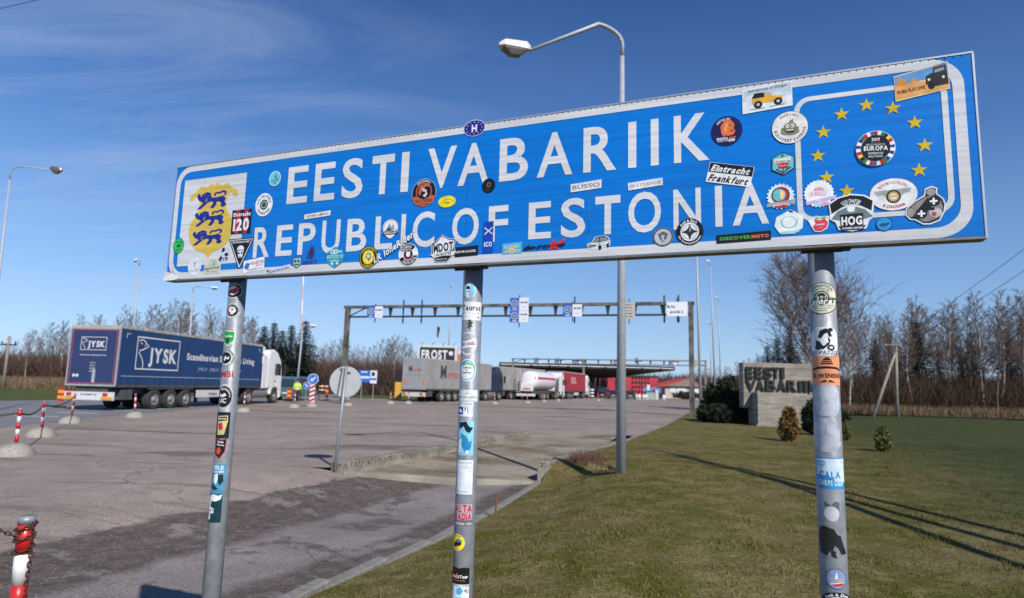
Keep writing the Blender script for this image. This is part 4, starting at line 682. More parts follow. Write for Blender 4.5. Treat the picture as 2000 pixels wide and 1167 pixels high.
P(1,'tall light blue sticker with black and navy artwork',910,853,29,65,[('r','8CCBE4',-1,-1,1,1),('p','14242E',[(-.9,.9),(.1,.98),(.4,.7),(.9,.6),(.5,.3),(.1,.4),(-.2,.7),(-.7,.5)]),('p','2A8AC0',[(-.5,.3),(.2,.1),(.5,-.2),(.8,-.1),(.7,-.6),(.1,-.9),(-.3,-.5),(-.6,-.2)]),('p','DCEEF4',[(-.9,-.2),(-.4,.0),(-.5,-.8),(-.9,-.9)]),('r','DCE4E8',.1,-.9,.45,-.7)])
P(1,'tall blank white sticker with worn print at its ends',908,928,30,64,[('r','DADEE6',-1,-1,1,1),('t','8E98A8','BOHANNON',0,.85,1.6,.14,.01),('t','9EA6B4','KAVALA',.1,.6,1.5,.2,-.005),('t','A8AEBA','WANDERER',0,-.85,1.6,.14,0)])
P(1,'grey rectangular sticker with pink block letters in two rows',906,1000,33,42,[('r','6E6B70',-1,-1,1,1),('r','A9A4AA',-.96,-.5,.96,.96),('t','C0264C','ALTA',0,.56,1.75,.66,.07),('t','C0264C','BADIA',0,-.16,1.75,.6,.07),('t','D8DADC','Dolomites - Italia',0,-.76,1.8,.26,.02)])
P(1,'small yellow round sticker with two black figures',897,1054,22,31,[('d','E6E080',0,0,1,1),('d','F0D020',0,0,.94,.94),('d',BK,.25,.05,.36,.45),('d','3A90C0',.28,.25,.22,.24),('p',BK,[(-.6,-.5),(-.3,.1),(0,-.1),(.1,-.55)]),('a',BK,'SCOOTER',.8,92,.14,80,1),('a',BK,'CLUB',.8,270,.14,40,-1)])
P(1,'torn black sticker reading Tour low on the middle post',900,1120,33,36,[('p','17181C',[(-1,.9),(-.8,1),(-.6,.85),(-.3,1),(0,.88),(.5,1),(1,.9),(1,-1),(-1,-1)]),('t',WH,'MotoTour',.1,.05,1.5,.32,.05),('s','E07A3A',-.1,.1,.2,.35),('t','D87A50','ESTONIA LATVIA',0,-.35,1.2,.12,.03)])
P(1,'white sticker with a blue cyclist at the foot of the middle post',899.5,1155,32,40,[('r','D8DEE6',-1,-1,1,1),('p','4AA8C8',[(-.3,.6),(.1,.8),(.4,.4),(.1,.0),(-.3,.1)]),('p','6FC0D8',[(-.4,-.2),(.2,-.1),(.3,-.7),(-.3,-.8)]),('t','33383E','80',.7,.4,.4,.3,.02,-40),('p','33383E',[(-1,.6),(-.8,.7),(-.8,.3)])])
P(2,'cream and black round sticker with a wheel and green banner',1606,585,45,60,[('d','1C2420',0,0,1,1),('d','CFD2BC',0,0,.95,.95),('a','2A3430','EXPEDITION',.78,90,.17,110,1),('a','3A4440','WORLD HALF 2018',.58,90,.09,90,1),('d','2A2E2C',0,.02,.42,.42),('d','CFD2BC',0,.02,.34,.34),('o','2A2E2C',0,.02,.28,.1),('r','24402C',-1,-.3,1,.0),('t','E8EAE0','Velorex',.02,-.14,1.85,.36,.06,0,.35),('t','3A4440','from the road',0,-.45,1.2,.08),('t','3A4440','www.expedition.cz',0,-.6,1.0,.07),('t','3A4440','team',0,-.74,.5,.07)])
P(2,'white oval sticker with a crouching scooter rider',1610,667,44,56,[('R','DCE0E6',-1,-1,1,1,.7),('p','17181C',[(-.55,.1),(-.6,-.45),(-.1,-.55),(.15,-.1),(.35,-.05),(.3,-.3),(.2,.35),(.4,.1),(.3,-.2),(-.1,-.3),(-.3,.0)]),('d','17181C',-.42,-.42,.22,.17),('d','17181C',.42,-.42,.26,.2),('d','DCE0E6',.42,-.42,.12,.09),('p','17181C',[(-.4,.3),(-.25,.75),(.1,.9),(.35,.8),(.5,.35),(.3,.3),(.2,.6),(.0,.5),(-.2,.2)]),('d','17181C',.42,.8,.17,.13),('t','26282C','VESPAZZO',.0,-.75,1.7,.26,.0)])
P(2,'orange band sticker with a black sombrero and moustache',1614,723,50,56,[('r','E0936A',-1,-1,1,1),('p','1E1A18',[(-.32,.42),(-.2,.75),(-.05,.9),(.08,.9),(.2,.75),(.32,.42)]),('l','E0936A',[(-.28,.55),(.28,.55)],.012),('l','E0936A',[(-.25,.67),(.25,.67)],.012),('p','1E1A18',[(-.85,.1),(-.5,.25),(0,.3),(.5,.25),(.85,.1),(.82,-.04),(.5,.1),(0,.14),(-.5,.1),(-.82,-.04)]),('t','5A2A20','EL WENENO',0,-.34,1.6,.3,.05),('p','1E1A18',[(-.42,-.82),(-.1,-.62),(-.02,-.76),(-.2,-.8)]),('p','1E1A18',[(.42,-.82),(.1,-.62),(.02,-.76),(.2,-.8)])])
P(2,'blank silver oval sticker below the orange band',1615,780,42,60,[('R','B4B9C4',-1,-1,1,1,.75),('p','8E949E',[(-.2,-.1),(.0,.0),(-.05,-.2)]),('l','8E949E',[(-.5,.2),(-.4,-.3),(-.5,-.6)],.02)])
P(2,'large blank silver round sticker half way down the right post',1614,847,50,64,[('p','AEB3BE',[(math.cos(R(a))*(.97 if (a//9) % 2 else 1.0)*(.82 if a < 60 or a > 340 else 1), math.sin(R(a))) for a in range(0, 360, 9)]),('l','868C96',[(.1,.6),(0,.1),(.3,.0)],.015)])
P(2,'white and blue rectangular sticker with worn blue capitals',1621.5,920,46,58,[('r','2E8CC8',-1,-1,1,1),('p','C9DEEC',[(-.95,.9),(1,.95),(1,-.6),(.3,-.5),(-.2,-.2),(-.96,-.1)]),('t','2E8CC8','CALA',-.1,-.1,1.3,.42,.07),('t','BFE0EE','CARPE DIEM',-.05,-.62,1.6,.34,.04),('t','4AA0CC','CO',-.6,.62,.5,.3,.04)])
P(2,'small white round sticker over grey scribble',1624,998,26,28,[('p','5C6268',[(-1,1.6),(-.5,1.4),(0,1.1),(.5,1.7),(1.1,1.5),(1,.2),(.9,-.2),(.5,.9),(-.5,.9),(-.9,1.0)]),('d','C0C4CC',0,0,1,1)])
P(2,'torn dark brown remnant of a large sticker',1626,1053,46,58,[('p','28282A',[(-.9,.9),(-.5,1),(.1,.85),(.3,.5),(.5,.45),(.7,-.2),(.95,-.7),(.5,-.75),(.3,-.3),(.15,-.6),(.2,-1),(-.1,-.9),(-.15,-.5),(-.4,-.9),(-.9,-.7),(-1,.1)]),('p','7A828C',[(.1,-.2),(.3,-.35),(.2,-.6),(.0,-.5)])])
P(2,'blue grey round sticker with a white sail and red wave',1632.5,1123,34,38,[('d','3A3050',0,0,1,1),('d','7F92C0',0,0,.94,.94),('p',WH,[(0,.75),(-.18,.0),(.12,.0)]),('t','C8C880','Nordkapp',-.05,.0,1.3,.2,.02),('t','C8C880','Baltikum',.1,-.24,1.3,.18,.02),('p','C83838',[(-.6,-.6),(.0,-.45),(.7,-.35),(.5,-.6),(-.1,-.75)]),('p',WH,[(-.6,-.5),(.0,-.38),(.7,-.28),(.7,-.34),(0,-.45),(-.6,-.6)])])
P(2,'black rimmed compass sticker at the foot of the right post',1634,1175,50,50,[('d',BK,0,0,1,1),('a',WH,'Andi & Dirk',.83,95,.2,100,1),('d','E4E5E8',0,0,.66,.66),('s','2C2E33',0,0,.5,.5,4)])

# ================================================================== STREET LAMPS
LGALV = mat('lamp_pole_paint', (.36, .385, .42), .5, .1, .1, 12, bump=.05)
LAMPW = mat('lamp_white_paint', (.62, .60, .60), .5, var=.12, scale=14); LAMPD = mat('lamp_bowl', (.11, .10, .09), .25, var=.2); RUST = mat('rusty_iron', (.075, .03, .018), .85, var=.35, scale=30, bump=.5); DARKRUB = mat('rubber', (.018, .018, .019), .8, var=.2); BLACK = mat('black_paint', (.012, .012, .013), .5)
def lamp(label, base, H, arm_end, lean=(0, 0), r=.075, rad_bend=.55, rise=.35, headlen=.75, head=True, cat='street lamp', dark=False, group='street lamps'):
    t = thing('street_lamp', label, cat, base, 0, group); bx, by, bz = base; ax, ay = arm_end; al = math.hypot(ax, ay); dx, dy = ax/al, ay/al
    lx, ly = lean; pts = [(0, 0, -.1), (lx*.5, ly*.5, H*.5), (lx*.93, ly*.93, H-.6 if H > 4 else H*.9)]
    MB().tube(pts, [r*1.25, r*.98, r*.6], 14, caps=True).build('pole', LGALV, t, smooth=True)
    q = [(lx*.93, ly*.93, H-.62)]
    for k in range(7):
        a = math.pi/2*k/6; q.append((lx+dx*rad_bend*(1-math.cos(a)), ly+dy*rad_bend*(1-math.cos(a)), H-rad_bend*.55+rad_bend*.55*math.sin(a)-.02))
    q.append((lx+dx*(al-headlen*.8), ly+dy*(al-headlen*.8), H-rise))
    MB().tube(q, [r*.58]*8+[r*.38], 12).build('arm', LGALV, t, smooth=True)
    if head:
        ang = math.atan2(dy, dx); M_ = Matrix.Translation((lx+dx*(al-headlen*.8), ly+dy*(al-headlen*.8), H-rise)) @ Matrix.Rotation(ang, 4, 'Z') @ Matrix.Rotation(R(2), 4, 'Y')
        h = headlen; w_ = .15*h/.75
        g = MB(); g.add([(-.02, -.04, .0), (-.02, .04, .0), (-.02, .04, .09), (-.02, -.04, .09), (.12*h, -w_, -.04), (.12*h, w_, -.04), (.12*h, w_*.7, .13), (.12*h, -w_*.7, .13), (.85*h, -w_, -.04), (.85*h, w_, -.04), (.8*h, w_*.6, .11), (.8*h, -w_*.6, .11), (h, -w_*.4, -.03), (h, w_*.4, -.03), (.97*h, w_*.3, .04), (.97*h, -w_*.3, .04)],
            [(0, 1, 2, 3)]+[(a+i, a+(i+1) % 4, a+4+(i+1) % 4, a+4+i) for a in (0, 4, 8) for i in range(4)]+[(15, 14, 13, 12)], 0, M_)
        g.build('lamp_head', LAMPD if dark else LAMPW, t, bevel=.012)
        g = MB(); g.add([(.12*h, -w_*.9, -.042), (.12*h, w_*.9, -.042), (.88*h, w_*.9, -.042), (.88*h, -w_*.9, -.042), (.3*h, -w_*.55, -.17), (.3*h, w_*.55, -.17), (.62*h, w_*.5, -.19), (.62*h, -w_*.5, -.19)], [(0, 1, 2, 3), (7, 6, 5, 4), (0, 4, 5, 1), (1, 5, 6, 2), (2, 6, 7, 3), (3, 7, 4, 0)], 0, M_)
        g.build('lamp_bowl', LAMPD, t, bevel=.02)
    return t
lb = gnd(1213, 918, .09)
# top of the bend at px (1209,75), lamp head centre at px (1000,84): arm swings left and a little towards the camera
topz = at(1209, 60, lb.y+.05).z; hd = at(985, 90, lb.y-.9)
lamp('tall galvanised street lamp rising behind the middle of the border sign', (lb.x, lb.y, .09), topz-.09, (hd.x-lb.x-.0, hd.y-lb.y), r=.078, rise=topz-hd.z-.02, headlen=.64)
def far_lamp(label, bpx, bpy, tpx, tpy, Y, hpx=None, r=.08, hl=.8, z=.1, dark=False, hdY=0):
    b = at(bpx, bpy, Y); b.z = z; T = at(tpx, tpy, Y); h = at(hpx or tpx-8, tpy+2, Y+hdY) if hpx else None
    lean = (T.x-b.x, 0); ae = (h.x-T.x, hdY or .01) if h else (-.3, -.5)
    return lamp(label, (b.x, Y, z), T.z-z, ae, lean=lean, r=r, rise=.12, headlen=min(hl, abs(math.hypot(*ae))*.8), rad_bend=min(.5, math.hypot(*ae)*.4), dark=dark)
far_lamp('galvanised street lamp with a yellow foot right behind the near gantry column', 1369, 812, 1359, 440, 42.5, 1320)
far_lamp('street lamp on the lawn verge with its pale head just under the sign', 1398, 795, 1387, 508, 64, 1380)
far_lamp('far street lamp on the right with a rounded pale head', 1409, 786, 1402, 579, 82, 1397)
far_lamp('farthest thin street lamp right of the near gantry', 1391, 787, 1386, 627, 104, 1380)
far_lamp('street lamp cut by the left edge with its arm reaching right', -30, 790, 22, 324, 26, 118, r=.05, dark=True, z=0, hl=.5)
far_lamp('thin leaning street lamp standing behind the blue lorry trailer', 247, 790, 273, 506, 52, 262, r=.09, z=0)
far_lamp('thin street lamp with a long arm above the front of the blue lorry', 360, 790, 378, 559, 62, 424, r=.09, z=0)
far_lamp('street lamp in front of the spruces beside the traffic officer', 577, 788, 592, 632, 66, 616, r=.09, z=0)
far_lamp('thin street lamp behind the two tone billboard', 873, 778, 881, 556, 84, 884, r=.1, z=0)
m_ = at(583, 760, 230); T = at(593, 530, 230)
t = thing('radio_mast', 'slim distant radio mast banded red and white above the spruces', 'mast', (m_.x, 230, 0))
for k in range(8):
    z0, z1 = T.z*1.0*k/8, T.z*(k+1)/8; lx0, lx1 = (T.x-m_.x)*k/8, (T.x-m_.x)*(k+1)/8
    MB().tube([(lx0, 0, z0), (lx1, 0, z1)], .38, 5).build('mast_section', mat('mast_white', (.7, .7, .74)) if k % 2 else mat('mast_red', (.6, .42, .46)), t)

# ================================================================== ROUND SIGN BACK
b = gnd(653, 912); rs = thing('round_sign', 'grey back of a round traffic sign on a leaning thin post at the ramp corner', 'traffic sign', (b.x, b.y, -.02))
Tp = at(677, 712, b.y-.02); Dc = at(673, 742.5, b.y-.03); ln_ = Vector((Tp.x-b.x, -.02, Tp.z))
MB().tube([(0, 0, -.3), tuple(ln_)], .03, 14).build('post', GALV, rs, smooth=True)
BACK = mat('sign_back_grey', (.40, .42, .45), .55, .15, .08, 6)
dm = Matrix.Translation((Dc.x-b.x, .055, Dc.z)) @ Matrix.Rotation(R(7), 4, 'Y') @ Matrix.Rotation(R(22), 4, 'Z') @ Matrix.Rotation(R(90), 4, 'X')
MB().lathe([(0, 0), (.292, 0), (.30, -.006), (.30, -.016), (0, -.016)], 48, M=dm).build('disc', BACK, rs)
MB().box(-.125, -.26, .001, -.10, .26, .028, M=dm).box(-.05, .17, .001, .06, .2, .02, M=dm).box(-.16, .22, .001, -.10, .235, .02, M=dm).build('stiffener', mat('dark_bracket', (.06, .065, .08), .5), rs)

# ================================================================== BOLLARDS AND CHAINS
BRED = mat('signal_red', (.50, .018, .02), .35, var=.12, scale=14); BWHT = mat('signal_white', (.66, .66, .66), .4, var=.12, scale=18); DOMEC = concrete_mat('dome_concrete', (.27, .25, .215), (.37, .35, .31), .25)
def bollard_parts(h, R_=.35, bands=5, lean=(0, 0), near=False, r=.034):
    t = thing('bollard', 'b', 'bollard')
    pr = [(R_*math.cos(a), .24*math.sin(a)) for a in [R(x) for x in (0, 12, 25, 40, 55, 70, 82)]]+[(0, .24)]
    o = MB().lathe([(R_*1.01, -.04)]+pr, 24).build('concrete_dome', DOMEC, t, smooth=True)
    def ax(z): return (lean[0]*z/h, lean[1]*z/h, z)
    MB().tube([ax(.15), ax(h)], r, 14).build('post', GALV, t, smooth=True)
    top = h-.02; bl = .125
    for k in range(bands):
        z1 = top-k*bl; MB().tube([ax(z1-bl+.001), ax(z1)], r*1.05, 14).build('band', BRED if k % 2 == 0 else BWHT, t, smooth=True)
    MB().tube([ax(h-.02), ax(h+.012)], r*1.1, 14).build('cap', GALV, t, smooth=True)
    return t
bpos = [(28, 888), (80, 851), (137, 825), (263, 814), (475, 803), (574, 795), (679, 791), (762, 787), (797, 787), (860, 781), (916, 781)]
tops = [(40, 797), (87, 783), (147, 768), (265, 768), None, None, None, None, None, None, None]
lbs = ['nearest red and white bollard on a concrete dome left of the lorry', 'second chained bollard from the left edge in a concrete dome', 'chained bollard in front of the rear bumper of the blue lorry', 'bollard on a dome standing before the trailer wheels', 'bollard in front of the white lorry cab fuel tanks', 'bollard in front of the traffic officer in the yellow jacket', 'bollard half hidden by the round sign back', 'bollard left of the grey lorry rear', 'bollard in front of the grey lorry rear bumper', 'bollard in front of the grey trailer wheels', 'bollard between the middle sign post and the dark lorry cab']
base = None; btop = []
for i, (px, py) in enumerate(bpos):
    p = gnd(px, py); h = .95; le = (.03, 0)
    if tops[i]: q = at(tops[i][0], tops[i][1], p.y); h = min(1.1, q.z); le = (q.x-p.x, 0)
    t = bollard_parts(h, lean=le); t.location = (p.x, p.y, 0); t['label'] = lbs[i]; t['group'] = 'red and white bollards round the forecourt'; btop.append(Vector((p.x+le[0], p.y, h-.08)))
for i, (px, py, lab) in enumerate([(966, 781, 'small far bollard left of the tanker in the lorry queue'), (1030, 779, 'small far bollard in front of the tanker'), (1062, 779, 'small far bollard behind the tanker wheels'), (1090, 778, 'small far bollard in front of the red trailer'), (1168, 778, 'small far bollard under the canopy edge')]):
    p = at(px, py, 58+7*i); t = bollard_parts(.95); t.location = (p.x, p.y, 0); t['label'] = lab; t['group'] = 'red and white bollards round the forecourt'
# the closest bollard, with a rusty chain wound round it
tp = at(53, 1012, 2.9); bp = at(36, 1167, 2.9); h = tp.z; dxz = (tp.x-bp.x)/(tp.z-bp.z)
near = bollard_parts(h+.1, lean=(dxz*h, 0), bands=6, near=True, r=.031); near.location = (tp.x-dxz*h, 2.9, -.1); near['label'] = 'closest red and white bollard wound with a rusty chain'; near['group'] = 'red and white bollards round the forecourt'
def link_mesh(L_=.03, w_=.02, r_=.0035):
    g = MB(); n = 12; pts = []
    for k in range(n+1):
        a = 2*math.pi*k/n; pts.append((math.cos(a)*L_/2*(1.15 if abs(math.cos(a)) > .5 else 1), math.sin(a)*w_/2, 0))
    g.tube(pts, r_, 5, caps=False); return g.mesh('chain_link', [RUST], True)
LINK = link_mesh(.024, .014, .0028); LINKF = link_mesh(.05, .032, .007)
def chain(label, pts, link, step, group='rusty chains between the bollards'):
    t = thing('chain', label, 'chain', tuple(pts[0]), 0, group); pts = [Vector(p) for p in pts]; acc = 0; k = 0; seg = 0; pos = pts[0].copy(); out_ = []
    tot = sum((b-a).length for a, b in zip(pts, pts[1:])); n = min(290, int(tot/step)); cum = [0]
    for a, b in zip(pts, pts[1:]): cum.append(cum[-1]+(b-a).length)
    for k in range(n):
        d = (k+.5)*step; i = max(j for j in range(len(cum)-1) if cum[j] <= d); a, b = pts[i], pts[i+1]; p = a+(b-a)*((d-cum[i])/max(1e-6, cum[i+1]-cum[i])); dr = (b-a).normalized()
        o = bpy.data.objects.new('link', link); C.objects.link(o); o.parent = t
        q_ = dr.to_track_quat('X', 'Z').to_matrix() @ Matrix.Rotation(R(90*(k % 2)+random.uniform(-12, 12)), 3, 'X'); M_ = q_.to_4x4(); M_.translation = p-pts[0]; o.matrix_local = M_
    return t
ntop = Vector((tp.x, 2.9, h)); cpts = []
for k in range(46):
    a = 2*math.pi*k/15; zz_ = [-.03, -.075, -.125][min(2, k//15)]-.004*(k % 15)/15+.012*math.sin(a*1.0+1); cpts.append(ntop+Vector((math.cos(a)*.037, math.sin(a)*.037, zz_)))
el_ = [at(-60, 1020, 2.75), at(0, 1035, 2.82), at(30, 1046, 2.86)]
chain('rusty chain wound three times round the closest bollard and leaving the frame', [Vector(p) for p in el_]+cpts, LINK, .0195)
chain('short rusty chain end hanging down the closest bollard', [ntop+Vector((.04, -.005, -.12)), ntop+Vector((.036, -.01, -.3)), ntop+Vector((.02, -.012, -.5))], LINK, .0195)
def sag(a, b, s_, n=12): return [a+(b-a)*(k/n)-Vector((0, 0, s_*4*(k/n)*(1-k/n))) for k in range(n+1)]
chain('chain sagging from the left edge to the nearest chained bollard', sag(Vector((btop[0].x-2.4, btop[0].y-2.2, .95)), btop[0], .18), LINKF, .042)
chain('dark chain sagging between the first and second chained bollards', sag(btop[0], btop[1], .12), LINKF, .042)
chain('dark chain sagging behind the two lorry side bollards', sag(btop[1], btop[2], .14), LINKF, .042)

# ================================================================== LORRIES
TYRE = mat('tyre_rubber', (.035, .034, .033), .85, var=.25, scale=9); RIM = mat('dusty_rim', (.26, .25, .24), .55, .3, .2, 9); CHAS = mat('chassis_grey', (.07, .07, .072), .7, var=.3, scale=4); GLS = mat('dark_glass', (.02, .032, .035), .08, spec=.8)
CURT = mat('blue_curtain', '#163A69', .5, var=.10, scale=1.3, bump=.05); CURTR = mat('faded_blue_door', '#2B3862', .5, var=.12, scale=1.5); OFFW = mat('dusty_white', (.60, .59, .585), .45, var=.08, scale=4); PRW = mat('vinyl_white', (.63, .63, .66), .5, var=.08); PRR = mat('vinyl_red', (.45, .06, .10), .5); CABW = mat('cab_white', (.74, .74, .75), .28, var=.05, scale=3, coat=.4); REFL = mat('amber_reflector', (.62, .30, .04), .4); TRED = mat('tail_light_red', (.5, .03, .03), .25); ROOF = mat('dirty_roof_edge', (.36, .34, .31), .7, var=.35, scale=5)
def wheel_at(parent, x, y, r, wd, side):
    """side +1: outer face towards +x"""
    M_ = Matrix.Translation((x, y, r)) @ Matrix.Rotation(R(90*side), 4, 'Y')
    t = MB().lathe([(r*.62, -wd/2), (r*.9, -wd/2), (r, -wd/2+.04), (r, wd/2-.04), (r*.93, wd/2), (r*.62, wd/2), (r*.58, wd/2-.03), (r*.58, -wd/2)], 24, M=M_).build('tyre', TYRE, parent, smooth=False)
    g = MB().lathe([(r*.6, wd/2-.05), (r*.56, wd/2-.015), (r*.5, wd/2-.04), (r*.32, wd/2-.07), (r*.2, wd/2+.0), (r*.12, wd/2+.03), (0, wd/2+.03)], 20, M=M_)
    for k in range(8): a = 2*math.pi*k/8; g.box(r*.27*math.cos(a)-.015, r*.27*math.sin(a)-.015, wd/2-.08, r*.27*math.cos(a)+.015, r*.27*math.sin(a)+.015, wd/2-.02, M=M_)
    g.build('rim', RIM, t)
def txt_plate(parent, name, s, cx, cz, w_, h_, M_, m, bold=.06, shear=0):
    bold = min(bold*1.4, .042); v, f = fit_text(s, cx, cz, w_, h_, bold, 0, shear); g = MB(); g.add([(p[0], 0, p[1]) for p in v], f, 0, M_); return g.build(name, m, parent)
def stroke(g, pts, w_, M_, mi=0, lift=0):
    # ribbon with mitred joints in local x,z
    P_ = [Vector((x, z)) for x, z in pts]; L_ = []; R_ = []
    for i, p in enumerate(P_):
        d = (P_[min(i+1, len(P_)-1)]-P_[max(0, i-1)]).normalized(); n_ = Vector((-d.y, d.x)); L_.append(p+n_*w_/2); R_.append(p-n_*w_/2)
    n = len(P_); g.add([(p.x, lift, p.y) for p in L_]+[(p.x, lift, p.y) for p in R_], [(i, i+1, n+i+1, n+i) for i in range(n-1)], mi, M_)
def goose_logo(parent, x0, z0, w_, h_, M_, label=None):
    g = MB(); t = h_*.04
    for a, b_, c, d in ((0, 0, 1, 0), (0, 1, 1, 1)): pass
    g.add([(x, -.004, z) for x, z in ((x0, z0), (x0+w_, z0), (x0+w_, z0+t), (x0, z0+t))], [(0, 1, 2, 3)], 0, M_); g.add([(x, -.004, z) for x, z in ((x0, z0+h_-t), (x0+w_, z0+h_-t), (x0+w_, z0+h_), (x0, z0+h_))], [(0, 1, 2, 3)], 0, M_)
    for xx in (x0, x0+w_-t): g.add([(x, -.004, z) for x, z in ((xx, z0+t), (xx+t, z0+t), (xx+t, z0+h_-t), (xx, z0+h_-t))], [(0, 1, 2, 3)], 0, M_)
    F_ = lambda a, b_: (x0+a*w_, z0+b_*h_)
    stroke(g, [F_(.04, .86), F_(.1, .91), F_(.16, .88), F_(.2, .8), F_(.27, .71), F_(.2, .66), F_(.13, .6), F_(.07, .57), F_(.06, .5), F_(.1, .42), F_(.14, .3), F_(.165, .18), F_(.16, .05)], t*.95, M_, 0, -.005)
    stroke(g, [F_(.08, .78), F_(.1, .81), F_(.11, .77)], t*.8, M_, 0, -.006); stroke(g, [F_(.17, .76), F_(.2, .72), F_(.18, .69)], t*.6, M_, 0, -.006)
    g.build('logo', PRW, parent); txt_plate(parent, 'logo_lettering', 'JYSK', x0+.61*w_, z0+.47*h_, .66*w_, .44*h_, M_ @ Matrix.Translation((0, -.007, 0)), PRW, .035)
def trailer(t, body, door, rods=True, W=2.5, L_=13.6, z0=1.12, z1=3.96, box=None, axles=(2.9, 4.2, 5.5), dirty=ROOF):
    hw = W/2
    body_o = MB().box(-hw, .06, z0+.08, hw, L_, z1-.12).build('curtain_body', body, t, bevel=.02)
    MB().box(-hw-.012, .02, z1-.14, hw+.012, L_+.02, z1).build('roof_rail', dirty, t, bevel=.02)
    MB().box(-hw-.01, .0, z0-.03, hw+.01, L_, z0+.09).build('side_raves', CHAS, t)
    MB().box(-hw+.07, -.02, z0+.1, hw-.07, .055, z1-.18).build('rear_door', door, t)
    f = MB()
    for x in (-hw, hw-.06): f.box(x, -.035, z0, x+.06, .055, z1-.12)
    f.box(-hw+.06, -.035, z1-.2, hw-.06, .055, z1-.12); f.box(-hw+.06, -.035, z0, hw-.06, .055, z0+.09)
    f.build('rear_frame', mat('frame_grey', (.38, .38, .40), .5, .2), t)
    for x in ((-.55, -.2, .2, .55) if rods else ()): MB().tube([(x, -.05, z0+.12), (x, -.05, z1-.22)], .012, 6).build('lock_rod', mat('frame_grey', 0), t)
    MB().box(-hw+.45, .1, z0-.35, hw-.45, L_-.3, z0-.04).build('chassis', CHAS, t)
    MB().box(-hw+.02, -.02, .48, hw-.02, .06, .86).build('rear_bumper', OFFW, t)
    for sx in (-1, 1):
        xa, xb = (-hw+.06, -.62) if sx < 0 else (.62, hw-.06)
        MB().box(xa, -.035, .5, xb, -.022, .64).build('reflector', REFL, t)
        MB().box(xa+.08, -.05, .68, xb-.25, -.022, .82).build('tail_light', TRED, t)
    for y in axles:
        for sx in (-1, 1): wheel_at(t, sx*(hw-.21), y, .5, .39, sx)
        MB().tube([(-hw+.3, y, .5), (hw-.3, y, .5)], .08, 8).build('axle', CHAS, t)
    for sx in (-1, 1):
        x = sx*(hw-.04)
        MB().box(x-.02, axles[0]-.6, 1.0, x+.02, axles[-1]+.6, 1.1).build('mudguard', CHAS, t)
        MB().box(x-.02, axles[-1]+.95, .55, x+.02, 9.2, .95).build('side_guard', OFFW, t)
        MB().box(sx*(hw-.5), .5, .5, sx*(hw-.06), 1.3, .98).build('pallet_box', CHAS, t, bevel=.02)
        MB().box(sx*(hw-.5), 9.6, .15, sx*(hw-.35), 9.75, .9).build('landing_leg', CHAS, t)
    return body_o
def tractor(t, y0, paint, fair=True):
    """cab whose rear starts at y0 (local)"""
    hw = 1.24
    prof = [(y0+.15, 1.05), (y0+.15, 3.05), (y0+.35, 3.62), (y0+.95, 3.74), (y0+1.5, 3.55), (y0+2.02, 3.05), (y0+2.22, 2.6), (y0+2.34, 1.7), (y0+2.34, .42), (y0+2.0, .36), (y0+2.0, .55), (y0+1.92, .9), (y0+1.65, 1.1), (y0+1.2, 1.12), (y0+.95, .95), (y0+.85, .62), (y0+.62, .62), (y0+.6, 1.05)]
    cab = MB().prism(prof, -hw, hw).build('cab', paint, t, bevel=.07)
    for sx in (-1, 1):
        x = sx*(hw+.004); g = MB(); g.v = [(x, y0+1.22, 1.95), (x, y0+2.12, 1.95), (x, y0+2.1, 2.62), (x, y0+1.95, 2.78), (x, y0+1.25, 2.78)]; g.f = [(0, 1, 2, 3, 4)]; g.m = [0]; g.build('side_window', GLS, t)
        MB().box(sx*(hw+.01), y0+1.1, 1.2, sx*(hw+.014), y0+1.12, 2.85).build('door_seam', CHAS, t)
        MB().box(sx*(hw+.012), y0+1.2, 1.5, sx*(hw+.03), y0+1.34, 1.58).build('door_handle', CHAS, t)
        MB().box(sx*(hw+.05), y0+2.28, 1.95, sx*(hw+.27), y0+2.4, 2.75).build('mirror', BLACK, t, bevel=.03)
        if fair: MB().box(sx*(hw-.06), y0-.55, 1.05, sx*(hw-.01), y0+.14, 3.3).build('side_fairing', paint, t, bevel=.02)
        wheel_at(t, sx*(hw-.2), y0+1.45, .5, .34, sx); wheel_at(t, sx*(hw-.26), y0-2.1, .5, .5, sx)
        MB().tube([(sx*(hw-.38), y0-1.4, .72), (sx*(hw-.38), y0-.15, .72)], .33, 14).build('fuel_tank', mat('tank_alloy', (.33, .32, .31), .45, .6, .2), t)
        MB().tube([(sx*(hw-.38), y0-.05, .72), (sx*(hw-.38), y0+.5, .72)], .32, 14).build('air_tank', mat('tank_alloy', 0), t)
        MB().box(sx*(hw-.5), y0-2.7, 1.02, sx*(hw-.02), y0-1.5, 1.07).build('mudguard', CHAS, t)
    g = MB(); g.v = [(-hw+.1, y0+2.345, 1.85), (hw-.1, y0+2.345, 1.85), (hw-.12, y0+2.19, 2.72), (-hw+.12, y0+2.19, 2.72)]; g.f = [(0, 1, 2, 3)]; g.m = [0]; g.build('windscreen', GLS, t)
    MB().box(-.5, y0-3.4, .75, .5, y0+.2, 1.0).build('chassis', CHAS, t)
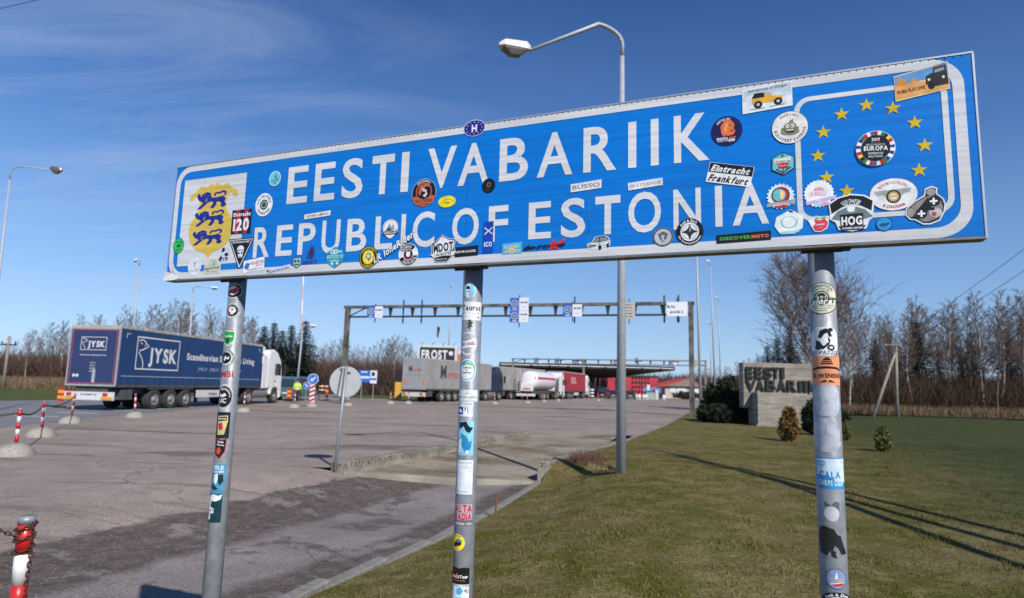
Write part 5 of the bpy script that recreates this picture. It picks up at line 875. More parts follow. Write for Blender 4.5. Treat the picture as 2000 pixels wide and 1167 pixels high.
# blue lorry
p = gnd(216, 796.5); HD = math.atan2(1.4, 13.3)
rr_c = at(222, 760, 29.6)
lor = thing('lorry', 'blue curtain side lorry with white cab and bird logo driving off at the left', 'lorry', (rr_c.x-1.25*math.cos(HD)+.05, 29.6+1.25*math.sin(HD), 0), -HD)
trailer(lor, CURT, CURTR, rods=False)
MR = Matrix.Translation((1.262, 0, 0)) @ Matrix.Rotation(R(90), 4, 'Z')        # right side: x-> along +y
goose_logo(lor, 1.15, 1.95, 3.35, 1.6, MR)
txt_plate(lor, 'slogan', 'Scandinavian Sleeping & Living', 8.85, 2.78, 7.3, .36, MR, PRW, .05)
txt_plate(lor, 'web_addresses', 'JYSK.LV   JYSK.LT   JYSK.EE   JYSK.COM', 8.6, 2.12, 4.6, .17, MR, mat('vinyl_dim', (.34, .38, .46), .5), .02, .2)
g = MB()
for z, h_ in ((1.60, .035),): g.box(1.255, .3, z, 1.259, 13.4, z+h_)
g.build('side_stripe', mat('vinyl_dim', 0), lor)
g = MB()
for y, s_ in ((.42, 1), (13.2, -1)): g.box(1.255, y, 3.6, 1.259, y+s_*.25, 3.63); g.box(1.2551, y, 3.42, 1.2591, y+s_*.03, 3.6)
g.build('corner_marks', PRW, lor)
g = MB()   # curtain buckles
for k in range(22): g.box(1.251, .5+k*.6, 1.22, 1.27, .54+k*.6, 1.5)
g.build('curtain_straps', mat('strap_dark', (.04, .06, .11), .7), lor)
MRr = Matrix.Translation((0, -.026, 0))
goose_logo(lor, -.68, 2.78, 1.3, .62, MRr)
txt_plate(lor, 'rear_lettering', 'Scandinavian Sleeping & Living', -.02, 2.56, 1.3, .06, MRr, PRW, .02)
for k, s_ in enumerate(('JYSK.LV', 'JYSK.LT', 'JYSK.EE', 'JYSK.COM')): txt_plate(lor, 'rear_web_address', s_, .02, 2.2-k*.13, .28, .055, MRr, PRW, .02, .2)
g = MB()
for a in ((-1.12, 1.24, -1.09, 3.74), (1.09, 1.24, 1.12, 3.74), (-1.09, 3.71, 1.09, 3.74), (-1.09, 1.24, 1.09, 1.27)): g.box(a[0], -.026, a[1], a[2], -.022, a[3])
g.build('red_outline', PRR, lor); MB().box(.05, -.03, 1.28, .2, -.024, 1.9).build('grey_panel', mat('tape_grey', (.36, .36, .38), .6), lor)
for x in (-.86, -.69): MB().lathe([(0, 0), (.075, 0)], 16, M=Matrix.Translation((x, -.03, 1.6)) @ Matrix.Rotation(R(90), 4, 'X')).build('speed_disc', PRW, lor)
MB().box(-.55, -.024, .52, .55, -.021, .82).build('number_panel', PRW, lor)
txt_plate(lor, 'bumper_lettering', 'SCHMITZ', 0, .74, .8, .08, Matrix.Translation((0, -.03, 0)), mat('vinyl_ink', (.04, .07, .2), .5), .03)
txt_plate(lor, 'guard_lettering', 'Trailers', 8.0, .75, .9, .12, MR, mat('vinyl_ink', 0), .03)
MB().box(-.03, 12.8, .75, .03, 13.2, 3.6).build('hoses', BLACK, lor)
tractor(lor, 14.35, CABW)
MB().box(-.9, 14.3, 3.35, .9, 14.6, 3.9).build('roof_fairing', CABW, lor, bevel=.05)

GREYC = mat('grey_curtain', (.27, .265, .26), .6, var=.14, scale=1.2); GREYD = mat('grey_door', (.34, .34, .34), .5, var=.1, scale=1.5); DKB = mat('dark_blue_cab', (.012, .02, .05), .3, var=.1, coat=.4)
HD2 = R(24); q_ = gnd(831, 785.5); Yq = 57.5; rc = at(832, 740, Yq)
l2 = thing('lorry', 'grey tarpaulin lorry with dark cab and big letter M at the rear of the queue', 'lorry', (rc.x-1.25*math.cos(HD2), Yq+1.25*math.sin(HD2), 0), -HD2, 'lorries queueing for the border')
trailer(l2, GREYC, GREYD, axles=(3.0, 4.3, 5.6)); tractor(l2, 14.4, DKB)
INK2 = mat('dark_grey_ink', (.05, .05, .055), .5); INKR = mat('faded_red_ink', (.42, .10, .09), .5)
txt_plate(l2, 'rear_lettering', 'M', -.42, 3.0, .42, .5, MRr, INK2, .08); txt_plate(l2, 'rear_red_lettering', 'OPED', .32, 2.86, .95, .22, MRr, INKR, .05)
txt_plate(l2, 'side_lettering', 'M', 3.1, 2.85, 1.1, 1.15, MR, INK2, .08); txt_plate(l2, 'side_red_lettering', 'OPED', 5.0, 2.5, 2.3, .5, MR, INKR, .05)
MB().box(-1.0, -.028, 2.4, 1.0, -.024, 2.42).build('rear_line', INK2, l2)
for x in (-1.05, .86): MB().box(x, -.03, 1.55, x+.2, -.022, 2.05).build('orange_plate', mat('orange_plate', (.6, .22, .06), .5), l2)
HD3 = R(26); c3 = at(1002, 745, 80)
l3 = thing('lorry', 'plain grey lorry between the dark cab and the white tanker', 'lorry', (c3.x-2.6, 77, 0), -HD3, 'lorries queueing for the border')
trailer(l3, GREYC, GREYD, axles=(3.0, 4.3, 5.6)); tractor(l3, 14.4, DKB)
# tanker
TKW = mat('tanker_white', (.72, .72, .74), .3, var=.06, scale=2, coat=.3)
c4 = at(1030, 745, 80); HD4 = R(20)
tk = thing('lorry', 'white tanker lorry with a red band in the queue under the canopy', 'tanker lorry', (c4.x, 79, 0), -HD4, 'lorries queueing for the border')
n = 24; g = MB()
prof = [(.0, .0), (.75, .02), (1.05, .2), (1.18, .6), (1.2, 2.5), (1.2, 5.2), (1.2, 8.6), (1.05, 9.2), (.6, 9.5), (0, 9.55)]
MT = Matrix.Translation((0, 0, 2.42)) @ Matrix.Rotation(R(-90), 4, 'X')
g.lathe(prof, n, M=MT); g.build('tank', TKW, tk, smooth=True)
g = MB().lathe([(1.215, .62), (1.215, 8.5)], 48, M=MT)
g2 = MB()
for f_, mi in zip(g.f, g.m):
    zc = sum(g.v[i][2] for i in f_)/4; xc = sum(g.v[i][0] for i in f_)/4
    if 2.5 < zc < 2.95: g2.add([g.v[i] for i in f_], [(0, 1, 2, 3)])
g2.add([(x, -.012 if abs(x) < .9 else .12, z) for x, z in ((-1.0, 2.55), (1.0, 2.55), (1.0, 2.9), (-1.0, 2.9))], [(0, 1, 2, 3)])
g2.build('red_band', BRED, tk)
MB().box(-.75, -.4, 1.1, .75, .1, 2.1).build('valve_cabinet', TKW, tk, bevel=.05)
MB().box(-.5, -.41, 1.25, .5, -.405, 1.5).build('orange_plate', mat('orange_plate', 0), tk)
MB().box(-1.2, -.6, .5, 1.2, -.5, .8).build('rear_bumper', OFFW, tk)
g = MB()
for k in range(11): g.box(-1.15, -.55, 1.0+k*.25, -.8, -.52, 1.04+k*.25)
for x in (-1.17, -.8): g.box(x, -.57, .9, x+.04, -.5, 3.7)
g.build('ladder', OFFW, tk)
for y in (2.2, 3.5, 4.8):
    for sx in (-1, 1): wheel_at(tk, sx*1.03, y, .5, .39, sx)
MB().box(-.5, 0, .7, .5, 10, 1.2).build('chassis', CHAS, tk); tractor(tk, 10.6, CABW)
REDC = mat('red_container', (.34, .022, .03), .5, var=.15, scale=1.5); YELC = mat('yellow_container', (.55, .28, .03), .55, var=.15)
c5 = at(1084, 750, 92)
l5 = thing('lorry', 'red container lorry with pale lettering behind the tanker', 'lorry', (c5.x, 92, 0), -R(20), 'lorries queueing for the border')
trailer(l5, REDC, REDC); txt_plate(l5, 'rear_lettering', 'cargo', 0, 3.2, 1.2, .35, MRr, mat('faded_pink', (.6, .35, .35), .5), .04); tractor(l5, 14.4, CABW)
txt_plate(l5, 'side_lettering', 'EIL', 6, 2.8, 3.2, .9, MR, mat('faded_pink', 0), .04)
c6 = at(1113, 750, 112)
l6 = thing('lorry', 'ochre yellow lorry just in front of the canopy column', 'lorry', (c6.x, 112, 0), -R(14), 'lorries queueing for the border')
trailer(l6, YELC, YELC); tractor(l6, 14.4, DKB)

# ================================================================== GANTRIES
GAN = mat('peeling_gantry_paint', (.022, .022, .024), .8, scale=1.5, col2=(.20, .18, .165), detail=8); STL = mat('gantry_dark', (.03, .03, .033), .7, var=.3)
def info_sign(label, c, w_, h_, yaw, kind, grp=None):
    t = thing('gantry_sign', label, 'sign', c, yaw, grp); FR = Matrix.Translation((0, -.03, 0)); BL = ink('2C62C0', .5); W_ = ink('DDE0E6', .5); K_ = ink('2E3238', .5); Yl = ink('EBD51E', .5)
    if kind == 'pair':
        MB().box(-w_/2, -.02, 0, -.01, .02, h_).build('blue_panel', BL, t); MB().box(0, -.02, 0, w_/2, .02, h_).build('white_panel', W_, t)
        g = MB()
        for k in range(12):
            a = 2*math.pi*k/12; x, z = -w_/4+math.cos(a)*w_*.17, h_*.56+math.sin(a)*w_*.17; g.add([(x+.045*math.sin(q*2*math.pi/5), 0, z+.045*math.cos(q*2*math.pi/5)) for q in range(5)], [(0, 1, 2, 3, 4)], 0, FR)
        g.build('star_ring', Yl, t); MB().add([(-w_*.36, -.031, h_*.08), (-w_*.12, -.031, h_*.08), (-w_*.12, -.031, h_*.15), (-w_*.36, -.031, h_*.15)], [(0, 1, 2, 3)]).build('caption', W_, t)
        txt_plate(t, 'caption', 'EU', -w_/4, h_*.56, w_*.13, h_*.14, FR, W_, .02)
        txt_plate(t, 'caption', 'KOIK PASSID', w_/4, h_*.68, w_*.38, h_*.14, FR, K_, .05); txt_plate(t, 'caption', 'ALL PASSPORTS', w_/4, h_*.28, w_*.2, h_*.06, FR, K_, 0)
    elif kind == 'list':
        MB().box(-w_/2, -.02, 0, w_/2, .02, h_).build('panel', ink('B9B7B2', .5), t)
        for k, s_ in enumerate(('EESTI', 'KONTROLL', 'tund 0-24', 'BUSSID', 'info 1510')): txt_plate(t, 'caption', s_, 0, h_*(.86-.18*k), w_*.6, h_*.07, FR, K_, .01)
    elif kind == 'white':
        MB().box(-w_/2, -.02, 0, w_/2, .02, h_).build('panel', ink('E2E4EA', .5), t); txt_plate(t, 'caption', 'Ikla', -w_*.28, h_*.68, w_*.38, h_*.2, FR, K_, .01); txt_plate(t, 'caption', 'punkt', -.02, h_*.32, w_*.62, h_*.2, FR, K_, .01)
    MB().box(-.03, .02, -.35, .03, .09, h_+.2).build('hanger', STL, t)
    return t
def gantry(label, A, B, zt, zb, mids, n, mc, ms, w_=.32, cols=True):
    A, B = Vector(A), Vector(B); L_ = (B-A).length; yaw = math.atan2(B.y-A.y, B.x-A.x); t = thing('overhead_gantry', label, 'gantry', tuple(A), yaw)
    for x in [0]+mids+[L_]:
        MB().box(x-w_/2, -w_/2, -.3, x+w_/2, w_/2, zt).build('column', mc, t)
        MB().box(x-w_*.8, -w_*.8, 0, x+w_*.8, w_*.8, .05).build('foot_plate', STL, t)
    MB().box(-w_*.9, -.15, zt-.16, L_+w_*.7, .15, zt+.04).build('top_chord', mc, t); MB().box(w_/2, -.1, zb-.06, L_-w_/2, .1, zb+.06).build('bottom_chord', ms, t)
    for k in range(1, n): x = L_*k/n; MB().add([(x-.16, -.05, zt-.16), (x+.16, -.05, zt-.16), (x+.06, -.05, zb+.06), (x-.06, -.05, zb+.06), (x-.16, .05, zt-.16), (x+.16, .05, zt-.16), (x+.06, .05, zb+.06), (x-.06, .05, zb+.06)], [(0, 1, 2, 3), (4, 7, 6, 5), (0, 4, 5, 1), (1, 5, 6, 2), (2, 6, 7, 3), (3, 7, 4, 0)]).build('strut', ms, t)
    for x0, x1 in ((w_*.5, L_/n*.9), (L_-w_*.5, L_-L_/n*.9)): MB().tube([(x0, 0, zb+.05), (x1, 0, zt-.1)], .05, 5).build('brace', ms, t)
    return t
GR_ = gnd(1352, 812); Yr = GR_.y; zt = at(1347, 589, Yr).z; GL_ = Vector((0, 0, 0)); YL = 47.5; ql = at(680, 597, YL); 
ztl = ql.z; zt_ = (zt+ztl)/2
for _ in range(30):       # left column distance that gives the same beam height
    ql = at(680, 597, YL); YL *= (1+(zt-ql.z)*.05)
zbm = at(1349, 613, Yr).z
gantry('near overhead gantry with peeling paint spanning the forecourt behind the sign', (ql.x-.0, YL, 0), (GR_.x, Yr, 0), zt, zbm, [], 14, GAN, STL)
yawG = math.atan2(Yr-YL, GR_.x-ql.x)
def gpt(px):      # point on the gantry plane under a bearing
    d = ray(px, 600); a = Vector((ql.x, YL)); u_ = Vector((GR_.x-ql.x, Yr-YL)).normalized(); nn_ = Vector((-u_.y, u_.x)); t_ = a.dot(nn_)/Vector((d.x, d.y)).dot(nn_); return Vector((d.x, d.y))*t_ + (-nn_*.25)
def gsign(label, x0, x1, y0, y1, kind):
    c = gpt((x0+x1)/2); Yc = c.y; zlo = at((x0+x1)/2, y1, Yc).z; zhi = at((x0+x1)/2, y0, Yc).z; wd = (gpt(x1)-gpt(x0)).length
    info_sign(label, (c.x, c.y, zlo), wd, zhi-zlo, yawG, kind, 'signs hanging on the near gantry')
gsign('leftmost blue and white panel on the near gantry', 721, 751, 597, 619, 'pair')
gsign('upper panel of the stacked pair on the near gantry', 998, 1034, 582, 604.5, 'pair')
gsign('lower panel of the stacked pair on the near gantry', 998, 1034, 605.5, 628, 'pair')
gsign('blue and white panel on the near gantry left of the street lamp', 1101, 1138, 593, 617, 'pair')
gsign('grey text panel on the near gantry just right of the street lamp', 1218, 1241, 589, 621, 'list')
gsign('plain white panel at the right end of the near gantry', 1302, 1343, 588, 616, 'white')
for px in (789, 825, 1125, 1301, 1329): 
    c = gpt(px); o = MB().box(-.05, -.05, zbm-.5, .05, .05, zt+.45).build('rod', STL, loc=(c.x, c.y+.45, 0)); tag(o, {789: 'first bare vertical rod clamped to the near gantry', 825: 'tall bare vertical rod clamped to the near gantry', 1125: 'vertical rod above the blue panel left of the street lamp', 1301: 'vertical rod left of the plain white panel', 1329: 'vertical rod above the plain white panel'}[px], 'rod', 'vertical rods on the near gantry')
W2P = mat('weathered_white', (.20, .20, .205), .7, var=.2)
c2 = at(1379, 783, 100); z2 = at(1378, 703, 100).z; a2 = at(1002, 700, 110); zb2 = at(1378, 713, 100).z
g2_ = gantry('far overhead gantry in front of the canopy', (a2.x, 110, 0), (c2.x, 100, 0), z2, zb2, [math.hypot(c2.x-a2.x, 10)*.39], 15, W2P, STL, .3)
yw = math.atan2(-10, c2.x-a2.x)
for i, (x0, x1, y0, y1) in enumerate([(1043, 1060, 698, 708), (1083, 1100, 699, 709), (1122, 1139, 700, 709), (1198, 1210, 702, 711), (1240, 1254, 698, 707), (1306, 1323, 703, 712)]):
    f_ = (x0-1002)/376; Yc = 110-10*f_-.4; A_ = at(x0, y1, Yc); B_ = at(x1, y0, Yc)
    info_sign(['first', 'second', 'third', 'fourth', 'fifth', 'sixth'][i]+' blue and white panel from the left on the far gantry', ((A_.x+B_.x)/2, Yc, A_.z), B_.x-A_.x, B_.z-A_.z, yw, 'pair', 'signs hanging on the far gantry')
A_ = at(1352, 713, 100); B_ = at(1362, 702, 100); info_sign('faint grey panel at the right end of the far gantry', ((A_.x+B_.x)/2, 99.6, A_.z), B_.x-A_.x, B_.z-A_.z, yw, 'list', 'signs hanging on the far gantry')

# ================================================================== CANOPY AND BUILDINGS
Yc = 120; cl = at(975, 706, Yc); cr = at(1318, 716, Yc); zc1 = at(1146, 710, Yc).z; zc0 = at(1146, 718, Yc).z; Ws = cr.x-cl.x
cano = thing('border_canopy', 'wide black and white flat canopy over the lorry lanes', 'canopy', ((cl.x+cr.x)/2, Yc, 0))
FAS = mat('black_fascia', (.018, .018, .02), .7); 
MB().box(-Ws/2, 0, zc0, Ws/2, 22, zc1).build('roof_slab', FAS, cano)
MB().box(-Ws/2+.3, -.12, zc0+.30, Ws/2-.3, -.005, zc0+.46).build('white_strip', OFFW, cano)
zs = at(1146, 733, Yc).z
g = MB(); g.v = [(-Ws/2+.6, .3, zc0), (Ws/2-.6, .3, zc0), (Ws/2-.6, 21.5, zc0), (-Ws/2+.6, 21.5, zc0), (-Ws*.36, 7, zs), (Ws*.08+4, 7, zs), (Ws*.08+4, 15, zs), (-Ws*.36, 15, zs)]
g.f = [(0, 1, 2, 3), (4, 5, 6, 7), (0, 1, 5, 4), (1, 2, 6, 5), (2, 3, 7, 6), (3, 0, 4, 7)]; g.m = [0]*6; g.build('soffit', FAS, cano)
for px, ww in ((1142, 2.0),):
    c = at(px, 750, Yc+8); MB().add([(c.x-cano.location.x+sx*w0, 8+sy*.6, z) for z, w0 in ((0, ww*.55), (zs+.1, ww)) for sx, sy in ((-1, -1), (1, -1), (1, 1), (-1, 1))], [(0, 1, 2, 3), (4, 5, 6, 7), (0, 1, 5, 4), (1, 2, 6, 5), (2, 3, 7, 6), (3, 0, 4, 7)]).build('column', FAS, cano)
for x in (-4.5, -2, 4, 8): MB().box(x-.25, 14, 0, x+.25, 14.5, zs+.1).build('column', FAS, cano)
for i in range(9): MB().lathe([(.18, 0), (.05, .25)], 8, M=Matrix.Translation((Ws*(-.42+.105*i), -.3, zc0+.35))).build('floodlight', W2P, cano)
REDB = mat('red_cladding', (.44, .03, .045), .55, var=.06, scale=.5); RT = mat('red_roof', (.38, .05, .035), .7, var=.15); GRYW = mat('grey_render', (.45, .43, .40), .85, var=.08, scale=.6); WOODG = mat('grey_boards', (.20, .18, .165), .85, var=.2, scale=2)
def far_building(name, label, x0, x1, ytop, Y, depth, m, cat='building'):
    a, b_ = at(x0, 770, Y), at(x1, 770, Y); zt = at((x0+x1)/2, ytop, Y).z; t = thing(name, label, cat, ((a.x+b_.x)/2, Y, 0)); w_ = b_.x-a.x
    MB().box(-w_/2, 0, -.3, w_/2, depth, zt).build('wall', m, t); return t, w_, zt
t, w_, zt_b = far_building('customs_building', 'bright red flat roofed customs building with small dark windows', 1187, 1285, 734, 150, 14, REDB)
MB().box(-w_/2-.2, -.2, zt_b, w_/2+.2, 14.2, zt_b+.25).build('roof', mat('dark_roof', (.05, .05, .05), .8), t)
for i in range(6):
    for j in range(4): x = -w_*.02+i*w_*.062; z = .9+j*1.05; MB().box(x, -.06, z, x+.45, -.005, z+.62).build('window', GLS, t)
MB().box(-w_*.32, -.12, 0, -w_*.2, -.005, zt_b*.8).build('grey_door', mat('shed_grey', (.3, .32, .33), .6), t)
t, w_, zt_b = far_building('annex_building', 'low pale building with a red gable roof right of the red block', 1299, 1368, 752, 135, 9, GRYW)
zr = at(1343, 737, 135).z
MB().add([(-w_/2-3, -.4, zt_b-.4), (w_/2+1, -.4, zt_b-.2), (w_*.15, -.4, zr), (-w_/2-3, 9.4, zt_b-.4), (w_/2+1, 9.4, zt_b-.2), (w_*.15, 9.4, zr)], [(0, 1, 2), (3, 5, 4), (0, 2, 5, 3), (2, 1, 4, 5), (1, 0, 3, 4)]).build('roof', RT, t)
MB().add([(-w_/2, -.42, zt_b-.15), (w_/2, -.42, zt_b-.1), (w_*.15, -.42, zr-.25), (-w_/2, -.6, zt_b-.15), (w_/2, -.6, zt_b-.1), (w_*.15, -.6, zr-.25)], [(0, 1, 2), (3, 5, 4), (0, 2, 5, 3), (2, 1, 4, 5), (1, 0, 3, 4)]).build('gable_boards', WOODG, t)
for x, ww in ((-w_*.28, 1.2), (-w_*.05, 1.9), (w_*.38, 1.4)): f_ = MB().box(x-ww/2, -.08, 1.3, x+ww/2, -.01, 2.5).build('window', mat('window_white', (.6, .63, .68), .4), t)
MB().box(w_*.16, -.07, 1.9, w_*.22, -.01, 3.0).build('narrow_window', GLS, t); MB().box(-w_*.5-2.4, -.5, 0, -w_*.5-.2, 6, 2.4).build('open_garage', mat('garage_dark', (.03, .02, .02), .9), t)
# blue advert board with a grey kiosk in front
a = at(1256, 755, 118); b_ = at(1291, 770, 118); t = thing('advert_board', 'blue advert board with a red and white picture under the canopy', 'board', ((a.x+b_.x)/2, 118, 0)); w_ = b_.x-a.x
MB().box(-w_/2, 0, 1.2, w_/2, .15, a.z).build('panel', mat('advert_blue', (.06, .23, .5), .5, var=.2, scale=1), t); MB().box(-w_/2+.2, .02, 0, -w_/2+.35, .12, 1.2).box(w_/2-.35, .02, 0, w_/2-.2, .12, 1.2).build('legs', STL, t)
MB().box(-w_*.28, -.03, 1.6, -w_*.12, -.005, 2.6).build('white_print', PRW, t); MB().lathe([(0, 0), (.55, 0)], 20, M=Matrix.Translation((w_*.1, -.02, 2.1)) @ Matrix.Rotation(R(90), 4, 'X') @ Matrix.Scale(.45, 4, (0, 1, 0))).build('red_print', PRR, t)
a = at(1262, 768, 112); b_ = at(1286, 781, 112); t = thing('control_kiosk', 'small grey control kiosk at the end of the forecourt', 'kiosk', ((a.x+b_.x)/2, 112, 0)); w_ = b_.x-a.x
MB().box(-w_/2, 0, 0, w_*.22, 1.6, 1.3).build('body', mat('kiosk_grey', (.30, .33, .35), .6), t); MB().box(w_*.24, -.1, 0, w_/2, 1.6, 1.7).build('locker', mat('locker_grey', (.46, .48, .48), .6), t)
MB().box(-w_*.5-.1, -.1, 1.3, w_*.23, 1.7, 1.38).build('lid', STL, t)
HEDG = mat('hedge_leaf', (.045, .035, .018), .9, var=.4, scale=6)
def blob(name, label, cat, loc, rx, ry, rz_, n, size, m, group=None, cone=0, seed=1, stem=None, kind=None):
    rnd = random.Random(seed); t = thing(name, label, cat, loc, 0, group, kind); g = MB()
    for i in range(n):
        while True:
            x, y, z = (rnd.uniform(-1, 1) for _ in range(3)); q = x*x+y*y+z*z
            if .15 < q < 1: break
        zz = (z+1)/2; k = 1-cone*zz; lump = .82+.3*math.sin(5*math.atan2(y, x)+seed)*math.sin(6*z+seed); x *= k*lump*rx; y *= k*lump*ry; zz *= rz_*(.92+.1*math.sin(3*x+seed))
        s_ = size*rnd.uniform(.6, 1.4); e = Euler((rnd.uniform(-1.2, 1.2), rnd.uniform(-1.2, 1.2), rnd.uniform(0, 6.3))).to_matrix(); c = Vector((x, y, zz+.02))
        g.add([c+e @ Vector(p) for p in ((-s_*.45, 0, 0), (s_*.45, 0, 0), (0, .1*s_, s_*1.5))], [(0, 1, 2)])
    g.build('foliage', m, t, fix=False); MB().tube([(0, 0, -.05), (0, 0, rz_*.7)], [.03*rz_, .01], 5).build('stem', mat('shrub_stem', (.07, .05, .035), .9), t); return t
a = at(1318, 770, 121); blob('hedge', 'clipped brown hedge in front of the pale building', 'hedge', (a.x+2.2, 121, 0), 3.2, .8, 1.6, 2500, .18, HEDG, seed=5)
# billboards
Yb = 82; a = at(815, 700, Yb); b_ = at(893, 674, Yb); w_ = b_.x-a.x; t = thing('billboard', 'dark billboard with white five letter word and flower in a white frame', 'billboard', ((a.x+b_.x)/2, Yb, 0)); zl = at(850, 716, Yb).z; zh = b_.z
MB().box(-w_/2, 0, zl, w_/2, .35, zh).build('frame', OFFW, t, bevel=.02); MB().box(-w_/2+.28, -.03, zl+.2, w_/2-.28, -.005, zh-.28).build('panel', mat('billboard_black', (.018, .022, .03), .5), t)
txt_plate(t, 'lettering', 'FROST', -w_*.07, at(850, 690.5, Yb).z, w_*.66, (at(850, 682, Yb).z-at(850, 699, Yb).z), Matrix.Translation((0, -.05, 0)), PRW, .05)
g = MB()
for k in range(5): g.lathe([(0, 0), (.16, 0)], 10, M=Matrix.Translation((w_*.35+.15*math.sin(k*1.257), -.05-.001*k, zh-1.0+.15*math.cos(k*1.257))) @ Matrix.Rotation(R(90), 4, 'X'))
g.build('flower', PRW, t)
for x in (-w_*.3, w_*.3): MB().box(x-.15, .05, 0, x+.15, .3, zl).build('leg', STL, t)
for k in range(4): MB().tube([(-w_*.4+w_*.27*k, .1, zh), (-w_*.4+w_*.27*k, -.1, zh+.25), (-w_*.34+w_*.27*k, -.5, zh+.28)], .03, 5).build('floodlight', STL, t)
a = at(893, 716, 86); b_ = at(909, 681, 86); w_ = b_.x-a.x+1.5; t = thing('billboard', 'orange and white billboard half hidden by the middle post', 'billboard', ((a.x+b_.x)/2+.7, 86, 0)); 
MB().box(-w_/2, 0, 3.2, w_/2, .3, b_.z).build('panel', mat('orange_board', (.62, .16, .04), .5, var=.25, scale=1), t); MB().box(-w_/2+.1, -.02, b_.z-.7, w_/2-.1, -.005, b_.z-.1).build('white_top', PRW, t); MB().box(-.15, .05, 0, .15, .25, 3.2).build('leg', STL, t)
a = at(777, 762, 64); b_ = at(783, 720, 64); t = thing('parking_totem', 'yellow totem with black top left of the grey lorry', 'totem', (a.x, 64, 0)); w_ = .62; zt_ = b_.z
MB().box(-w_/2, 0, .0, w_/2, .4, zt_*.58).build('yellow_panel', mat('totem_yellow', (.62, .35, .05), .45), t, bevel=.01); MB().box(-w_/2, 0, zt_*.585, w_/2, .4, zt_).build('black_top', BLACK, t, bevel=.01)
# flag on a white pole
a = at(850, 770, 96); T = at(853, 634, 96); t = thing('flagpole', 'white flagpole with a dark limp flag above the billboard', 'flagpole', (a.x, 96, 0)); MB().tube([(0, 0, 0), (T.x-a.x, 0, T.z)], [.1, .05], 8).build('pole', OFFW, t)
g = MB(); fx = T.x-a.x
for k in range(7): z = T.z-.1-k*.28; g.v += [(fx+.04, 0, z), (fx+.25+.12*math.sin(k*1.3), .12*math.sin(k), z-.1), (fx+.42+.1*math.sin(k*.8+1), -.1*math.cos(k), z-.2)]
for k in range(6): g.f += [(k*3, k*3+1, k*3+4, k*3+3), (k*3+1, k*3+2, k*3+5, k*3+4)]; g.m += [0, 0]
g.build('flag', mat('flag_dark', (.02, .03, .06), .8), t)
# ---------------- traffic signs in the middle distance
AB = mat('sign_blue', (.02, .14, .55), .4, var=.05)
def arrow_sign(label, px, py, rpx, Y, gy, ang, plate=None):
    c = at(px, py, Y); r = rpx*Y/FPX; t = thing('direction_sign', label, 'traffic sign', (c.x, Y, 0)); 
    MB().tube([(0, 0, 0), (0, 0, c.z)], .03, 8).build('post', GALV, t)
    RX = Matrix.Translation((0, -.04, c.z)) @ Matrix.Rotation(R(90), 4, 'X')
    MB().lathe([(0, 0), (r, 0), (r, -.02), (0, -.02)], 32, M=RX).build('rim', PRW, t); MB().lathe([(0, .004), (r*.9, .004)], 32, M=RX).build('disc', AB, t)
    ar = [(-.13, .62), (.13, .62), (.13, -.1), (.42, -.1), (0, -.62), (-.42, -.1), (-.13, -.1)]; c_, s_ = math.cos(R(ang)), math.sin(R(ang))
    MB().add([((x*c_-z*s_)*r, -.052, c.z+(x*s_+z*c_)*r) for x, z in ar], [tuple(range(7))]).build('arrow', PRW, t)
    if plate:
        z1, z0, w2 = plate; g = t; P0 = MB().box(-w2, -.03, z0, w2, -.01, z1).build('plate', PRW, t); g = MB(); n = 4; hh = (z1-z0)/n
        for k in range(n): a_ = z0+k*hh; g.add([(-w2, -.034, a_), (-w2, -.034, a_+hh*.5), (w2, -.034, min(z1, a_+hh)), (w2, -.034, min(z1, a_+hh*.5))], [(0, 1, 2, 3)])
        g.build('stripe', BRED, t)
        MB().lathe([(.36, 0), (.33, .12), (.2, .22), (0, .24)], 20).build('concrete_dome', DOMEC, t, smooth=True)
    return t
Ya = gnd(609, 793).y
arrow_sign('blue round arrow sign over a red and white striped plate', 612, 739, 10.5, Ya, 0, -50, plate=(at(610, 750, Ya).z, at(608, 784, Ya).z, .17))
arrow_sign('smaller blue round arrow sign left of the striped plate', 598.5, 751.5, 6.5, 52, 0, 45)
def striped_post(label, px, y0, y1, Y, wpx, c1, c2, n=5):
    a = at(px, y1, Y); b_ = at(px, y0, Y); w_ = wpx*Y/FPX; t = thing('beacon', label, 'beacon', (a.x, Y, 0)); hh = (b_.z-max(0, a.z))/n
    for k in range(n): MB().box(-w_/2, -.03, max(0, a.z)+k*hh, w_/2, .03, max(0, a.z)+(k+1)*hh).build('stripe', c1 if k % 2 == 0 else c2, t)
    MB().box(-w_*.8, -.15, 0, w_*.8, .15, .08).build('foot', DARKRUB, t); return t
BYE = mat('beacon_yellow', (.62, .36, .03), .45)
striped_post('red and yellow striped beacon beside the blue lorry rear corner', 118, 755, 782, 31.5, 12, BRED, BYE)
striped_post('red and yellow beacon between the white cab and the traffic officer', 564, 757, 777, 50, 8, BRED, BYE)
striped_post('red and orange beacon under the orange barrier', 638, 757, 775, 56, 5, BRED, BYE)
a = at(632, 752, 56.3); t = thing('barrier', 'orange and white road barrier board behind the arrow signs', 'barrier', (a.x, 56.3, 0))
for z in (a.z-.1, a.z-.42): 
    for k in range(4): MB().box(-.4+k*.2, -.02, z, -.2+k*.2, .02, z+.13).build('stripe', mat('orange_plate', 0) if k % 2 == 0 else PRW, t)
MB().box(-.38, .02, 0, -.34, .06, a.z).box(.34, .02, 0, .38, .06, a.z).build('legs', STL, t)
a = at(719, 745, 60); t = thing('direction_board', 'blue and white direction board right of the round sign back', 'sign', (a.x, 60, 0)); z1 = at(719, 722, 60).z
MB().box(-.85, -.02, a.z, .15, .02, z1).build('panel', AB, t); MB().box(.17, -.02, a.z-.1, .8, .02, z1).build('panel', PRW, t)
